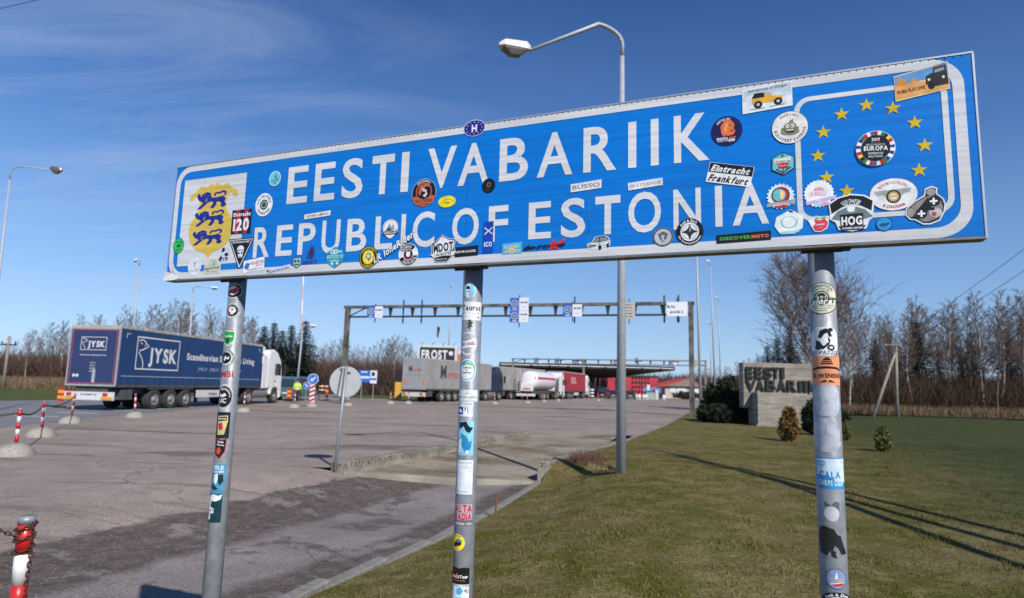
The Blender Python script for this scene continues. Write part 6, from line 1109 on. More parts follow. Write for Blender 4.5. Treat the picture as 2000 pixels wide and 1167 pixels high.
g = MB().box(-.75, -.03, a.z+.35, .1, -.022, a.z+.55).box(-.7, -.03, z1-.2, -.1, -.022, z1-.1); g.build('white_print', PRW, t); g = MB().box(.3, -.03, z1-.5, .6, -.022, z1-.15); g.build('dark_print', BLACK, t); MB().box(.2, -.03, a.z+.2, .76, -.022, a.z+.4).build('blue_print', AB, t)
MB().tube([(-.6, .05, 0), (-.6, .05, z1)], .045, 6).build('post', GALV, t); MB().tube([(.5, .05, 0), (.5, .05, z1)], .045, 6).build('post', GALV, t)
# striped traffic post and white bollard by the far gantry foot
a = at(1380, 782, 98); t = thing('gantry_guard', 'black and white ringed guard post at the far gantry foot', 'guard post', (a.x, 98, 0))
for k in range(7): MB().tube([(0, 0, k*.26), (0, 0, (k+1)*.26)], .32, 12).build('ring', PRW if k % 2 else BLACK, t)
a = at(1146, 778, 108); t = thing('gantry_guard', 'black and white ringed guard post by the middle far column', 'guard post', (a.x+.8, 107.4, 0))
for k in range(7): MB().tube([(0, 0, k*.26), (0, 0, (k+1)*.26)], .32, 12).build('ring', PRW if k % 2 else BLACK, t)
for i, px in enumerate((1242, 1249, 1258, 1262, 1297, 1223)):
    a = at(px, 775, 110); t = thing('white_barrier', ['first', 'second', 'third', 'fourth', 'fifth', 'sixth'][i]+' small white road block at the far edge of the forecourt', 'road block', (a.x, 110, 0), 0, 'white road blocks under the canopy'); MB().prism([(-.2, 0), (.2, 0), (.08, .85), (-.08, .85)], -.22, .22).build('block', PRW, t); MB().box(-.14, -.21, .1, .14, -.2, .3).build('slot', CHAS, t)
# cars
def car(label, loc, rz, paint, van=False, grp='vehicles waiting at the canopy'):
    t = thing('car', label, 'van' if van else 'car', loc, rz, grp); H_ = 1.95 if van else 1.45; L_ = 4.9 if van else 4.4
    pr = [(0, .35), (0, 1.0), (.12, H_-.12), (.5, H_), (3.2 if van else 2.6, H_), (3.9 if van else 3.3, 1.05), (L_-.1, .85), (L_, .4)]
    MB().prism(pr, -.88, .88).build('body', paint, t, bevel=.08)
    MB().add([(-.72, -.01+.0, 1.08), (.72, -.01, 1.08), (.66, .085, H_-.2), (-.66, .085, H_-.2)], [(0, 1, 2, 3)]).build('rear_window', GLS, t)
    for sx in (-1, 1):
        MB().add([(sx*.885, .5, 1.02), (sx*.885, 3.1, 1.02), (sx*.885, 2.6, H_-.14), (sx*.885, .6, H_-.14)], [(0, 1, 2, 3)]).build('side_window', GLS, t)
        MB().box(sx*.6, -.03, .8, sx*.84, .01, 1.0).build('tail_light', TRED, t)
        for y in (.8, L_-.9): wheel_at(t, sx*.78, y, .32, .2, sx)
    MB().box(-.26, -.03, .55, .26, -.005, .66).build('number_plate', PRW, t); MB().box(-.85, -.08, .32, .85, .02, .5).build('bumper', CHAS, t)
    return t
def carp(px, Y): a = at(px, 770, Y); return (a.x, Y, 0)
car('black van under the canopy left of the red building', carp(1176, 112), R(-15), mat('car_black', (.012, .012, .016), .3, coat=.5), True)
car('small dark car left of the black van', carp(1157, 114), R(-10), mat('car_navy', (.012, .018, .05), .3, coat=.5))
car('dark blue car between the van and the street lamp', carp(1198, 106), R(-12), mat('car_navy', 0))
car('dark green estate car right of the street lamp', carp(1231, 106), R(-12), mat('car_green', (.012, .035, .022), .3, coat=.5))
car('blue grey van standing beyond the white lorry cab', carp(557, 52), R(-4), mat('car_teal', (.07, .13, .16), .35, coat=.3), True)
car('bright blue van far away at the right edge of the road', carp(1397, 118), R(-60), mat('car_blue', (.03, .10, .5), .3, coat=.4), True)

# ================================================================== MONUMENT
MONC = concrete_mat('board_marked_concrete', (.25, .225, .19), (.33, .30, .26), .12, board=True); LETM = mat('patinated_letters', (.008, .013, .012), .75, var=.4, scale=9)
YM = 30.2; a = at(1481, 832, YM); b_ = at(1578, 832, YM); zg = .06; zt = at(1530, 766, YM).z
sl_ = at(1451, 706, YM+.75); sr_ = at(1623, 709, YM+.75); zsb = at(1530, 797, YM+.75).z
mon = thing('monument', 'board marked concrete border monument with dark raised letters on the lawn', 'monument', ((a.x+b_.x)/2, YM, zg)); hw = (b_.x-a.x)/2; ox = -mon.location.x
MB().box(-hw, 0, -.3, hw, 1.2, zt-zg).build('pedestal', MONC, mon, bevel=.02)
MB().box(-hw-.12, -.12, -.3, hw+.2, .0, .1).build('footing', MONC, mon, bevel=.03)
MB().box(sl_.x+ox, .75, zsb-zg, sr_.x+ox, 1.35, sl_.z-zg).build('slab', MONC, mon, bevel=.02)
def letter3d(ch, cx, z0, w_, h_, y, th, m, parent):
    cu = bpy.data.curves.new('t', 'FONT'); cu.body = ch; cu.size = 1; cu.offset = .022; cu.extrude = .5; cu.resolution_u = 4
    o = bpy.data.objects.new('t', cu); me = bpy.data.meshes.new_from_object(o); bpy.data.objects.remove(o)
    xs = [v.co.x for v in me.vertices]; ys = [v.co.y for v in me.vertices]; x0, x1, y0, y1 = min(xs), max(xs), min(ys), max(ys)
    for v in me.vertices: v.co = ((v.co.x-(x0+x1)/2)/(x1-x0)*w_+cx, y-th/2-v.co.z*th, z0+(v.co.y-y0)/(y1-y0)*h_)
    me.materials.clear(); me.materials.append(m); o = bpy.data.objects.new('letter', me); C.objects.link(o); o.parent = parent
for row, y0, y1, lets in ((0, 715, 737, [('E', 1457, 1471), ('E', 1475, 1489), ('S', 1491, 1507), ('T', 1508, 1521), ('I', 1525, 1531)]),
                          (1, 740, 762, [('V', 1457, 1476), ('A', 1476, 1492), ('B', 1496, 1514), ('A', 1517, 1535), ('R', 1538, 1555), ('I', 1560, 1566), ('I', 1570, 1576), ('K', 1580, 1597)])):
    for ch, x0, x1 in lets:
        A_ = at(x0, y1+(x0-1457)*.02, YM+.7); B_ = at(x1, y0+(x0-1457)*.02, YM+.7); letter3d(ch, (A_.x+B_.x)/2+ox, A_.z-zg, B_.x-A_.x, B_.z-A_.z, .748, .12, LETM, mon)

# ================================================================== VEGETATION
BARK = bark_mat(); TWIG = mat('birch_twigs', (.15, .105, .092), .9, var=.3, scale=1); TWIG2 = mat('alder_twigs', (.105, .075, .055), .9, var=.3, scale=1); DBARK = mat('alder_bark', (.11, .09, .075), .9, var=.35, scale=6)
NEEDLE = mat('spruce_needles', (.012, .022, .010), .85, var=.5, scale=2.5); JUNI = mat('juniper_needles', (.016, .024, .008), .85, var=.5, scale=5); GOLDT = mat('golden_thuja', (.17, .10, .025), .85, var=.45, scale=6); GRNT = mat('yellow_green_thuja', (.13, .125, .03), .85, var=.45, scale=8)
def limb(g, p, d, L_, r, n, rnd, sides=4, gn=.0, wob=.12, tip=.25):
    pts = [p.copy()]; rs = [r]; q = p.copy(); d = d.normalized()
    for i in range(n):
        d = (d+Vector((rnd.gauss(0, wob), rnd.gauss(0, wob), rnd.gauss(0, wob)+gn))).normalized(); q = q+d*(L_/n); pts.append(q.copy()); rs.append(r*(1-(1-tip)*(i+1)/n))
    g.tube(pts, rs, sides, caps=False); return pts, rs
def bare_tree(seed, H=12, spread=.28, nl=26, base=.3, r=.13, lean=(0, 0), subs=6, twigs=5, stems=1, up=1.1, droop=0, tw=.012):
    rnd = random.Random(seed); T = MB(); K_ = MB()
    for s_ in range(stems):
        d0 = Vector((lean[0]+rnd.uniform(-.05, .05)+(s_-(stems-1)/2)*.22, lean[1]+rnd.uniform(-.04, .04), 1))
        pts, rs = limb(T, Vector((s_*.15, 0, -.1)), d0, H*(1-.12*s_), r*(1-.2*s_), 10, rnd, 7, .03, .05, .12)
        for i in range(nl//stems):
            t = base+(1-base)*((i+.5)/(nl/stems)); k = t*10; j = min(9, int(k)); p = pts[j].lerp(pts[j+1], k-j); a = i*2.4+rnd.uniform(-.5, .5)
            L1 = H*spread*(1.15-t)*rnd.uniform(.75, 1.25)+.5; d = Vector((math.cos(a), math.sin(a), up*rnd.uniform(.7, 1.3)))
            lp, lr = limb(K_, p, d, L1, max(.018, rs[j]*.38), 5, rnd, 4, .05, .12, .3)
            for m in range(subs):
                u = .25+.75*m/subs+rnd.uniform(0, .1); kk = min(4.999, u*5); jj = int(kk); sp = lp[jj].lerp(lp[jj+1], kk-jj)
                sd_ = (Vector((rnd.uniform(-1, 1), rnd.uniform(-1, 1), rnd.uniform(-.1, 1)))+d.normalized()*.8); L2 = L1*rnd.uniform(.25, .45)
                sp2, _ = limb(K_, sp, sd_, L2, tw*1.5, 3, rnd, 3, .04-droop, .2, .5)
                for q in range(twigs):
                    tp_ = sp2[1+q % 3]; limb(K_, tp_, Vector((rnd.uniform(-1, 1), rnd.uniform(-1, 1), rnd.uniform(-.3, 1)))+sd_*.4, L2*rnd.uniform(.35, .8), tw, 2, rnd, 3, -droop, .25, .5)
    return T, K_
def spruce(seed, H=11, W_=2.3, n=36):
    rnd = random.Random(seed); K_ = MB(); T = MB().tube([(0, 0, -.1), (0, 0, H)], [.16, .02], 6)
    for i in range(n):
        t = i/n; z = H*(.07+.9*t); L_ = W_*(1-t)**.85*rnd.uniform(.75, 1.15)+.15
        for k in range(9):
            a = 2*math.pi*k/9+i*.7+rnd.uniform(-.25, .25); Lk = L_*rnd.uniform(.6, 1.15); dx, dy = math.cos(a), math.sin(a); nb = max(3, int(Lk/.17))
            for m in range(nb):
                u = (m+.6)/nb; x = Lk*u; zz = z-.28*x+.10*x*x/W_; wd = .30*(1-u*.5)+.10; px_, py_ = dx*x, dy*x
                for s_ in (-1, 1):
                    ex, ey = -dy*s_, dx*s_; j = rnd.uniform(.8, 1.5)
                    K_.v += [(px_-dx*.1, py_-dy*.1, zz+.04), (px_+dx*.14, py_+dy*.14, zz-.0), (px_+ex*wd*j+dx*.13, py_+ey*wd*j+dy*.13, zz-rnd.uniform(.05, .22))]; o = len(K_.v); K_.f.append((o-3, o-2, o-1)); K_.m.append(0)
    return T, K_
VAR = []
for s_ in range(7):
    T, K_ = bare_tree(10+s_, 12, [.2, .26, .22, .3, .24, .2, .28][s_], [24, 30, 26, 30, 22, 26, 28][s_], [.35, .25, .4, .3, .45, .3, .3][s_], [.12, .11, .13, .1, .12, .1, .12][s_], (random.uniform(-.08, .08), 0), 6, 5)
    alder = s_ in (1, 3, 5); VAR.append((T.mesh('trunk', [DBARK if alder else BARK], True), K_.mesh('crown', [TWIG2 if alder else TWIG]), alder))
SPV = []
for s_ in range(3):
    T, K_ = spruce(40+s_, 11, [2.7, 2.3, 3.0][s_], 38); SPV.append((T.mesh('trunk', [DBARK]), K_.mesh('crown', [NEEDLE])))
def plant_tree(var, x, y, h, name, label, group=None, base=12.0, wide=1.0, z=0):
    t = thing(name, label, 'tree', (x, y, z), random.uniform(0, 6.28), group); s_ = h/base
    place(var[0], 'trunk', parent=t, sc=(s_, s_, s_)); place(var[1], 'crown', parent=t, sc=(s_*wide, s_*wide, s_)); return t
random.seed(11)
def wood(px0, px1, Y0, Y1, top, n, label, group, var=None, sprs=(), sprlabel=None, jit=.22):
    for i in range(n):
        px = px0+(px1-px0)*(i+.5)/n+random.uniform(-.5, .5)*(px1-px0)/n; Y = random.uniform(Y0, Y1); yt = top(px) if callable(top) else top
        p = at(px, 740, Y); zt = at(px, yt, Y).z; h = max(3, zt*random.uniform(1-jit, 1.03)); v = random.choice(var or VAR)
        plant_tree(v, p.x, Y, h, 'alder_tree' if v[2] else 'birch_tree', ('bare dark trunked alder ' if v[2] else 'bare pale trunked birch ')+(label(px) if callable(label) else label), group+(', alders' if v[2] else ', birches'), wide=random.uniform(.85, 1.25))
    for k, (px, yt, Y) in enumerate(sprs):
        p = at(px, 740, Y); plant_tree(SPV[k % 3], p.x, Y, at(px, yt, Y).z, 'spruce_tree', sprlabel[k] if isinstance(sprlabel, list) else sprlabel, group+', spruces', base=11, wide=1.0)
def ip(*pts):
    def f(px):
        for (a, ya), (b_, yb) in zip(pts, pts[1:]):
            if px <= b_: return ya+(yb-ya)*(px-a)/(b_-a)
        return pts[-1][1]
    return f
wood(-120, 128, 84, 105, ip((-120, 660), (30, 655), (90, 635), (128, 625)), 22, 'in the wood at the far left edge', 'trees of the left wood')
wood(120, 505, 84, 112, ip((120, 622), (200, 610), (330, 585), (400, 592), (505, 618)), 36, lambda px: 'above the rear of the blue lorry' if px < 230 else 'above the middle of the blue lorry' if px < 430 else 'above the front of the blue lorry trailer', 'trees behind the blue lorry')
wood(500, 604, 90, 120, 668, 12, 'low among the five spruces', 'trees beside the spruces')
for px, yt, Y, lb_ in ((509, 629, 84, 'leftmost spruce of the row right of the blue lorry'), (528, 622, 86, 'second spruce of the row right of the blue lorry'), (545, 638, 88, 'third and shortest spruce of the row right of the blue lorry'), (563, 627, 86, 'fourth spruce of the row right of the blue lorry'), (590, 618, 80, 'tallest spruce at the right end of the row by the radio mast')):
    p = at(px, 740, Y); plant_tree(SPV[int(px) % 3], p.x, Y, at(px, yt, Y).z, 'spruce_tree', lb_, None, base=11, wide=1.15)
wood(600, 800, 86, 118, ip((600, 668), (660, 652), (700, 680), (770, 655), (800, 664)), 34, lambda px: 'behind the arrow signs and round sign back' if px < 690 else 'of the low wood right of the direction board', 'trees of the middle wood')
wood(800, 1010, 150, 190, ip((800, 672), (900, 705), (1010, 716)), 20, 'far off behind the lorry queue', 'far trees behind the lorries')
wood(1300, 1480, 170, 240, ip((1300, 728), (1420, 715), (1480, 690)), 24, 'far off between the near gantry and the monument', 'far trees right of the customs buildings')
wood(1480, 1660, 62, 84, ip((1480, 690), (1560, 650), (1660, 622)), 14, 'behind the concrete monument', 'trees behind the monument', sprs=[(1545, 628, 55), (1520, 652, 60), (1500, 668, 66)], sprlabel=['tallest dark spruce above the monument slab', 'middle dark spruce behind the monument slab', 'smallest dark spruce above the left end of the monument slab'])
wood(1650, 2080, 52, 72, ip((1650, 615), (1740, 598), (1800, 582), (1880, 596), (1950, 572), (2080, 565)), 44, lambda px: 'of the wood just right of the right sign post' if px < 1705 else 'of the wood behind the strutted power pole' if px < 1765 else 'of the wood a little right of the strutted power pole' if px < 1880 else 'of the wood at the right edge', 'trees of the right wood', sprs=[(1712, 655, 60), (1738, 640, 66), (1793, 618, 62), (1760, 668, 70), (1903, 640, 62), (1880, 668, 70), (1975, 630, 62), (2010, 610, 66), (1680, 690, 74), (1835, 660, 72)], sprlabel=['dark spruce nearest to the right sign post in the right wood', 'dark spruce just left of the strutted power pole', 'tall dark spruce a little right of the strutted power pole', 'low dark spruce behind the head of the strutted power pole', 'dark spruce in the right wood left of the tallest birches', 'low dark spruce in the middle of the right wood', 'dark spruce close to the right edge of the picture', 'dark spruce at the very right edge', 'low far spruce right behind the right sign post', 'low spruce between the power pole and the middle of the right wood'])
# big birch behind the monument
T, K_ = bare_tree(77, 13.0, .44, 64, .18, .19, (-.16, 0), 11, 9, 2, 1.0, tw=.013)
p = at(1612, 790, 48); t = thing('birch_tree', 'big bare two stemmed birch leaning left behind the monument', 'tree', (p.x, 48, 0)); T.build('trunk', BARK, t, smooth=True, fix=False); K_.build('crown', TWIG, t, fix=False)
t.scale = (1.0, 1.0, at(1560, 494, 48).z/12.6)
# unseen tree added behind the camera, limbs shaped to cast the lawn shadows
T = MB(); K_ = MB(); rnd = random.Random(5)
T.tube([(8.3, -2.5, -.1), (8.1, -2.0, 1.2), (7.6, -1.1, 2.4)], [.24, .2, .17], 10)
def from_shadow(sx, sy, z): return (sx+.584*z, sy-1.088*z, z)
for k, path in enumerate([[(4.57, 5.67, 4.2), (4.52, 9, 5.6), (4.44, 12.8, 7.4), (3.95, 15.6, 9.0)], [(5.24, 6.5, 4.4), (4.75, 9.4, 5.9), (4.5, 12.6, 7.6), (4.05, 15.4, 9.2)], [(5.7, 7.1, 4.6), (5.1, 10.2, 6.4), (4.5, 13.6, 8.4), (3.6, 17.2, 9.8)]]):
    pts = [(7.6, -1.1, 2.4)]+[from_shadow(*q) for q in path]; T.tube(pts, [.13, .085, .075, .06, .02], 8)
    for m in range(26):
        a_ = Vector(pts[3]).lerp(Vector(pts[4]), rnd.uniform(.1, 1)); limb(K_, a_, Vector((rnd.uniform(-1, 1), rnd.uniform(-.5, 1), rnd.uniform(-.2, .8))), rnd.uniform(.3, .8), .018, 3, rnd, 3)
t = thing('bare_tree', 'spreading bare tree added out of view to the right, limbs shaped to shade the lawn', 'tree', (0, 0, 0)); T.build('trunk', DBARK, t); K_.build('crown', TWIG2, t, fix=False)
# undergrowth thickets, reeds
def thicket(name, poly_fn, n, h0, h1, m, seed, w_=.03, lean=.25):
    rnd = np.random.default_rng(seed); pts = np.array([poly_fn(*rnd.random(2)) for _ in range(n)]); h = rnd.uniform(h0, h1, n); a = rnd.uniform(0, 6.283, n); lx = rnd.normal(0, lean, n)*h; ly = rnd.normal(0, lean, n)*h
    v = np.zeros((n, 5, 3)); dx, dy = np.cos(a)*w_, np.sin(a)*w_; z = pts[:, 2]
    v[:, 0] = np.stack([pts[:, 0]-dx, pts[:, 1]-dy, z], 1); v[:, 1] = np.stack([pts[:, 0]+dx, pts[:, 1]+dy, z], 1)
    v[:, 2] = np.stack([pts[:, 0]+lx*.4+dx*.8, pts[:, 1]+ly*.4+dy*.8, z+h*.55], 1); v[:, 3] = np.stack([pts[:, 0]+lx*.4-dx*.8, pts[:, 1]+ly*.4-dy*.8, z+h*.55], 1); v[:, 4] = np.stack([pts[:, 0]+lx, pts[:, 1]+ly, z+h], 1)
    i = np.arange(n)[:, None]*5; q4 = i+np.array([[0, 1, 2, 3]]); t3 = i+np.array([[3, 2, 4]])
    me = bpy.data.meshes.new(name); me.vertices.add(n*5); me.vertices.foreach_set('co', v.reshape(-1).astype(np.float32)); idx = np.concatenate([q4.reshape(-1), t3.reshape(-1)]).astype(np.int32); me.loops.add(len(idx)); me.loops.foreach_set('vertex_index', idx)
    st = np.concatenate([np.arange(n)*4, n*4+np.arange(n)*3]).astype(np.int32); me.polygons.add(2*n); me.polygons.foreach_set('loop_start', st); me.update(calc_edges=True); me.materials.append(m)
    o = bpy.data.objects.new(name, me); C.objects.link(o); o['kind'] = 'stuff'; return o
BRUSH = mat('bare_brush', (.075, .042, .026), .95, var=.4, scale=.7); BRUSH2 = mat('purple_brush', (.085, .048, .036), .95, var=.35, scale=.5); REED = mat('dry_reeds', (.17, .115, .07), .95, var=.3, scale=1); DRY = mat('dry_grass_stems', (.20, .15, .08), .95, var=.3, scale=1)
def band(px0, px1, Y0, Y1, z=0):
    def f(a, b_):
        Y = Y0+(Y1-Y0)*b_; p = at(px0+(px1-px0)*a, 760, Y); return (p.x, Y, z)
    return f
LBL = dict()
def lab(o, l_, c): o['label'] = l_; o['category'] = c
lab(thicket('undergrowth', band(1640, 2120, 53, 78), 30000, .8, 4.4, BRUSH, 1, .02, .45), 'brown bare undergrowth filling the foot of the right hand wood', 'undergrowth')
lab(thicket('undergrowth', band(-150, 520, 84, 112), 26000, 1.2, 5.2, BRUSH2, 2, .035, .4), 'bare purple brown undergrowth behind the blue lorry', 'undergrowth')
lab(thicket('undergrowth', band(500, 830, 84, 118), 22000, 1.2, 5.6, BRUSH2, 3, .035, .4), 'bare reddish undergrowth behind the direction board', 'undergrowth')
lab(thicket('undergrowth', band(800, 1660, 150, 230), 14000, 2, 6.5, BRUSH2, 4, .09), 'far brown undergrowth on the horizon behind the canopy', 'undergrowth')
lab(thicket('reeds', band(1635, 2120, 49.5, 54), 9000, .4, 1.1, REED, 5, .02), 'pale dry reeds along the ditch below the right hand wood', 'reeds')
lab(thicket('reeds', band(-150, 240, 70, 84), 9000, .5, 1.5, REED, 6, .035), 'pale dry grass strip beyond the road on the left', 'dry grass')

# dark ditch along the edge of the wood
dp = [at(px, 780, Y) for px, Y in ((1630, 49.6), (1800, 48.6), (2150, 46))]; dq = [at(px, 780, Y) for px, Y in ((2150, 49), (1800, 50.5), (1630, 51.2))]
sheet('ditch', [(p.x, p.y) for p in dp+dq], .19, mat('ditch_soil', (.03, .024, .018), .95, var=.3))
# far wood as one mass closing the horizon
def farband(a, b_):
    an = R(-75+150*a); d_ = 300+90*b_; return (math.sin(an)*d_, math.cos(an)*d_, 0)
lab(thicket('distant_forest', farband, 26000, 5, 11, mat('distant_wood', (.06, .05, .045), .95, var=.35, scale=.1), 9, .5, .06), 'distant bare forest closing the horizon', 'forest')
# grass blades
def grass(name, n, seed, m, h0, h1, w_, xr, yr, label):
    rnd = np.random.default_rng(seed); P_ = []; cl_ = []
    for _ in range(n):
        y = yr[0]+(yr[1]-yr[0])*rnd.random()**1.4; x = curbx(y)+.14+rnd.random()**1.1*xr
        if abs(x) > y*.9+1.0: continue
        P_.append((x, y, lawnz(x, y)-.004)); cl_.append(max(.25, .8+2.2*mnoise.noise((x*2.3, y*2.3, seed))+1.2*mnoise.noise((x*9, y*9, seed+5))))
    P_ = np.array(P_, dtype=np.float64); k = len(P_); h = rnd.uniform(h0, h1, k)*np.array(cl_); a = rnd.uniform(0, 6.283, k); ln_ = rnd.normal(0, .5, (k, 2))*h[:, None]
    v = np.zeros((k, 3, 3)); dx, dy = np.cos(a)*w_, np.sin(a)*w_
    v[:, 0] = P_+np.stack([-dx, -dy, 0*dx], 1); v[:, 1] = P_+np.stack([dx, dy, 0*dx], 1); v[:, 2] = P_+np.stack([ln_[:, 0], ln_[:, 1], h], 1)
    me = bpy.data.meshes.new(name); me.vertices.add(k*3); me.vertices.foreach_set('co', v.reshape(-1).astype(np.float32)); me.loops.add(k*3); me.loops.foreach_set('vertex_index', np.arange(k*3, dtype=np.int32))
    me.polygons.add(k); me.polygons.foreach_set('loop_start', np.arange(k, dtype=np.int32)*3); me.update(calc_edges=True); me.materials.append(m); o = bpy.data.objects.new(name, me); C.objects.link(o); o['kind'] = 'stuff'; lab(o, label, 'grass')
GB = ground_mat('grass_blades', [(.10, .105, .018), (.165, .128, .048), (.23, .19, .09)], .75, 3.0, 20, .1, east=(.036, .05, .018))
grass('grass', 230000, 1, GB, .008, .032, .0045, 13, (2.2, 20), 'short mixed green and straw grass of the lawn')
grass('dry_grass', 90000, 2, ground_mat('straw_blades', [(.14, .11, .05), (.19, .145, .08), (.07, .05, .028)], .8, 5, 20, .1), .006, .022, .005, 9, (2.2, 18), 'dead straw coloured blades lying in the lawn near the kerb')
# tuft by the ramp wall and lamp
def tuft(name, label, cat, px, py, n, r_, h, m, z=0, seed=1):
    p = gnd(px, py, z); rnd = random.Random(seed); t = MB()
    for i in range(n):
        a_, q = rnd.uniform(0, 6.28), rnd.random()**.6*r_; b_ = Vector((q*math.cos(a_), q*math.sin(a_), 0)); e = Vector((rnd.gauss(0, .3)*h, rnd.gauss(0, .3)*h, h*rnd.uniform(.4, 1.1))); w_ = .006
        t.add([b_+Vector((-w_, 0, 0)), b_+Vector((w_, 0, 0)), b_+e], [(0, 1, 2)])
    o = t.build(name, m, loc=tuple(p), fix=False); tag(o, label, cat); return o
tuft('dead_weed', 'reddish dead weed growing on the right wall of the sunken ramp', 'weed', 1150, 900, 420, .42, .27, mat('dead_weed', (.10, .05, .035), .9, var=.3), .05)
tuft('dry_tuft', 'straw coloured tuft between the ramp wall and the street lamp', 'tuft', 1183, 912, 300, .35, .12, DRY, .08, 3)
tuft('wall_weed', 'brown brushwood lying under the left end of the monument slab', 'brushwood', 1455, 825, 900, 1.3, .4, mat('dead_brush', (.07, .045, .035), .9, var=.4), .06, 4)
# rusty stake in the kerb
p = gnd(968, 1000, -.2); t = MB().tube([(0, 0, -.1), (.004, 0, .12), (.012, 0, .245)], [.016, .015, .013], 8).build('stake', mat('rust_stake', (.19, .075, .035), .85, var=.3, scale=30), loc=tuple(p)); tag(t, 'short rusty iron stake standing in the kerb line', 'stake')
# shrubs
p = gnd(1446, 826, .08); bush = blob('juniper_bush', 'large dark green bush at the left end of the monument', 'bush', (p.x-.1, p.y+1.6, .05), 1.0, .9, 2.2, 5000, .15, JUNI, cone=.35, seed=2)
for bx, by, hh, rr_ in ((-.75, .2, 1.9, .6), (.7, -.1, 1.7, .6), (-.2, -.5, 1.3, .8), (.45, .5, 2.6, .5), (1.1, .2, 1.15, .5), (-1.2, -.2, .9, .5)):
    q = blob('tmp', 'x', 'bush', (0, 0, 0), rr_, rr_, hh, 1900, .15, JUNI, cone=.5, seed=int(hh*70))
    for ch in list(q.children): ch.parent = bush; ch.location = (bx, by, 0)
    bpy.data.objects.remove(q)

p = gnd(1655, 857, .1); blob('juniper_bush', 'dark green bush right of the right sign post', 'bush', (p.x-.3, p.y+1.5, .08), .62, .6, 1.5, 5000, .12, JUNI, cone=.35, seed=6)
p = gnd(1668, 862, .1); blob('golden_shrub', 'small yellow green shrub at the foot of the dark bush behind the right post', 'shrub', (p.x-.3, p.y, .08), .22, .2, .6, 1200, .07, GRNT, cone=.5, seed=9)
p = gnd(1542, 862, .1); blob('golden_shrub', 'small golden brown conical shrub in front of the monument', 'shrub', (p.x, p.y, .06), .42, .4, 1.08, 4200, .085, GOLDT, cone=.62, seed=7)
p = gnd(1726, 884, .1); blob('golden_shrub', 'little yellow green conical shrub alone on the dark lawn', 'shrub', (p.x, p.y, .08), .24, .23, .68, 2600, .06, GRNT, cone=.6, seed=8)
p = gnd(1545, 830, .08)
for i in range(3): blob('juniper_bush', ['dark bush in the gap under the right end of the slab', 'low dark bush behind the pedestal of the monument', 'dark bush filling the shade under the left of the slab'][i], 'bush', ([mon.location.x+hw+.9, mon.location.x+hw+2.1, mon.location.x-hw-1.1][i], 32.0, .05), .8, .5, [.95, 1.0, .9][i], 2600, .12, JUNI, seed=20+i)

# ================================================================== POLES AND WIRES
WOODP = mat('grey_pole_wood', (.24, .215, .18), .9, var=.25, scale=5)
p = at(1752, 812, 47); tz = at(1750, 672, 47); t = thing('power_pole', 'wooden power pole with a long diagonal strut in front of the right wood', 'power pole', (p.x, 47, .1))
MB().tube([(0, 0, -.2), (tz.x-p.x, 0, tz.z)], [.13, .09], 10).build('pole', WOODP, t, smooth=True); q = at(1703, 812, 46); MB().tube([(q.x-p.x, -1, -.2), (tz.x-p.x-.03, -.1, tz.z-.4)], [.12, .09], 10).build('strut', WOODP, t, smooth=True)
MB().box(-.7, -.05, tz.z-.15, .7, .05, tz.z-.05).build('crossarm', WOODP, t)
p = at(5, 760, 62); tz2 = at(19, 655, 62); t = thing('power_pole', 'wooden power pole with crossarm at the left edge behind the road', 'power pole', (p.x, 62, 0))
MB().tube([(0, 0, -.2), (tz2.x-p.x, 0, tz2.z)], [.14, .1], 10).build('pole', WOODP, t, smooth=True); MB().box(tz2.x-p.x-.75, -.06, tz2.z-.9, tz2.x-p.x+.75, .06, tz2.z-.76).build('crossarm', STL, t); MB().tube([(-2.8, 0, 0), (tz2.x-p.x, 0, tz2.z-1.1)], [.12, .09], 8).build('strut', WOODP, t)
for dx in (-.65, .65): MB().tube([(tz2.x-p.x+dx, 0, tz2.z-.76), (tz2.x-p.x+dx, 0, tz2.z-.5)], .06, 6).build('insulator', STL, t)
WIRE = mat('cable_black', (.02, .02, .022), .6)
def wire(label, A_, B_, s_, r_=.012, group='overhead wires'):
    o = MB().tube(sag(Vector(A_), Vector(B_), s_, 16), r_, 5).build('wire', WIRE); tag(o, label, 'wire', group); return o
wire('upper overhead wire running to the top right corner area', tz+Vector((-.5, 0, .15)), at(2060, 440, 30), .25, .014); wire('middle overhead wire slanting up to the right edge', tz+Vector((.5, 0, .15)), at(2060, 488, 30), .25, .014); wire('lowest overhead wire at the right edge', tz+Vector((.0, 0, -.1)), at(2060, 545, 34), .5, .014)
wire('short cable crossing the top left corner', at(-60, 30, 24), at(140, -16, 24), .02, .012)

# ================================================================== TRAFFIC OFFICER
YP = 47; p = at(579, 780, YP); hgt = at(579, 739, YP).z; off = thing('person', 'person in a yellow hi vis jacket, dark trousers and black cap standing beyond the bollards', 'person', (p.x, YP, 0)); K = hgt/1.78
def skin(name, verts, edges, rad, m, root=0):
    me = bpy.data.meshes.new(name); me.from_pydata([tuple(c*K for c in v) for v in verts], edges, []); o = bpy.data.objects.new(name, me); C.objects.link(o); o.parent = off
    mo = o.modifiers.new('skin', 'SKIN'); 
    for i, v in enumerate(me.skin_vertices[0].data): r_ = rad[i]; v.radius = (r_[0]*K, r_[1]*K) if isinstance(r_, tuple) else (r_*K, r_*K); v.use_root = i == root
    sb = o.modifiers.new('sub', 'SUBSURF'); sb.levels = 1; sb.render_levels = 2; me.materials.append(m); return o
SKIN = mat('skin_tone', (.42, .24, .17), .6); HIV = mat('hi_vis_yellow', (.50, .72, .06), .6, var=.1, scale=8); TROU = mat('dark_trousers', (.018, .02, .026), .85)
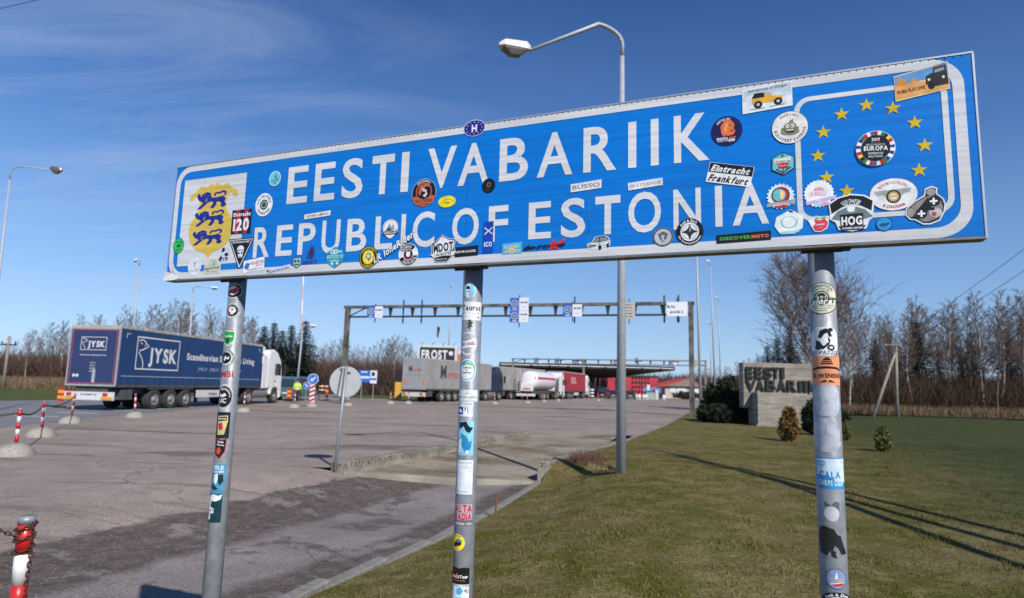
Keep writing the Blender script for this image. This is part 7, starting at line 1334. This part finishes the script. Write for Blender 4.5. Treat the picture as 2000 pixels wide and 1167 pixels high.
bv = [(0, 0, .95), (0, 0, 1.2), (0, .0, 1.42), (0, 0, 1.52), (0, -.01, 1.62), (0, -.01, 1.73), (-.1, 0, .9), (-.12, .02, .5), (-.13, 0, .09), (-.14, .12, .04), (.1, 0, .9), (.11, .0, .5), (.12, 0, .09), (.13, .12, .04), (-.19, 0, 1.4), (-.25, -.03, 1.14), (-.2, .08, .95), (-.19, .14, .9), (.19, 0, 1.4), (.27, -.02, 1.14), (.3, .1, .98), (.31, .16, .95)]
be = [(0, 1), (1, 2), (2, 3), (3, 4), (4, 5), (0, 6), (6, 7), (7, 8), (8, 9), (0, 10), (10, 11), (11, 12), (12, 13), (2, 14), (14, 15), (15, 16), (16, 17), (2, 18), (18, 19), (19, 20), (20, 21)]
br = [(.15, .1), (.14, .1), (.13, .09), .055, (.075, .09), (.07, .085), .085, .06, .045, .04, .085, .06, .045, .04, .06, .045, .035, .03, .06, .045, .035, .03]
skin('body', bv, be, br, SKIN)
skin('jacket', [(0, 0, .88), (0, 0, 1.15), (0, 0, 1.4), (0, 0, 1.49), (-.19, 0, 1.4), (-.25, -.03, 1.14), (-.205, .07, .98), (.19, 0, 1.4), (.27, -.02, 1.14), (.295, .09, 1.0)], [(0, 1), (1, 2), (2, 3), (2, 4), (4, 5), (5, 6), (2, 7), (7, 8), (8, 9)], [(.2, .14), (.18, .13), (.17, .12), .08, .085, .07, .055, .085, .07, .055], HIV)
skin('trousers', [(0, 0, .92), (-.1, 0, .86), (-.12, .02, .5), (-.13, 0, .1), (.1, 0, .86), (.11, 0, .5), (.12, 0, .1)], [(0, 1), (1, 2), (2, 3), (0, 4), (4, 5), (5, 6)], [(.16, .12), .11, .085, .07, .11, .085, .07], TROU)
MB().lathe([(0, .13*K), (.07*K, .12*K), (.105*K, .07*K), (.11*K, 0), (.1*K, -.03*K)], 12, M=Matrix.Translation((0, -.01*K, 1.7*K))).build('cap', mat('cap_black', (.015, .015, .02), .8), off, smooth=True)
for z in (1.0, 1.22): MB().lathe([(.205*K, z*K), (.2*K, (z+.05)*K)], 16, M=Matrix.Scale(.78, 4, (0, 1, 0))).build('reflective_band', mat('silver_band', (.6, .6, .6), .3), off)
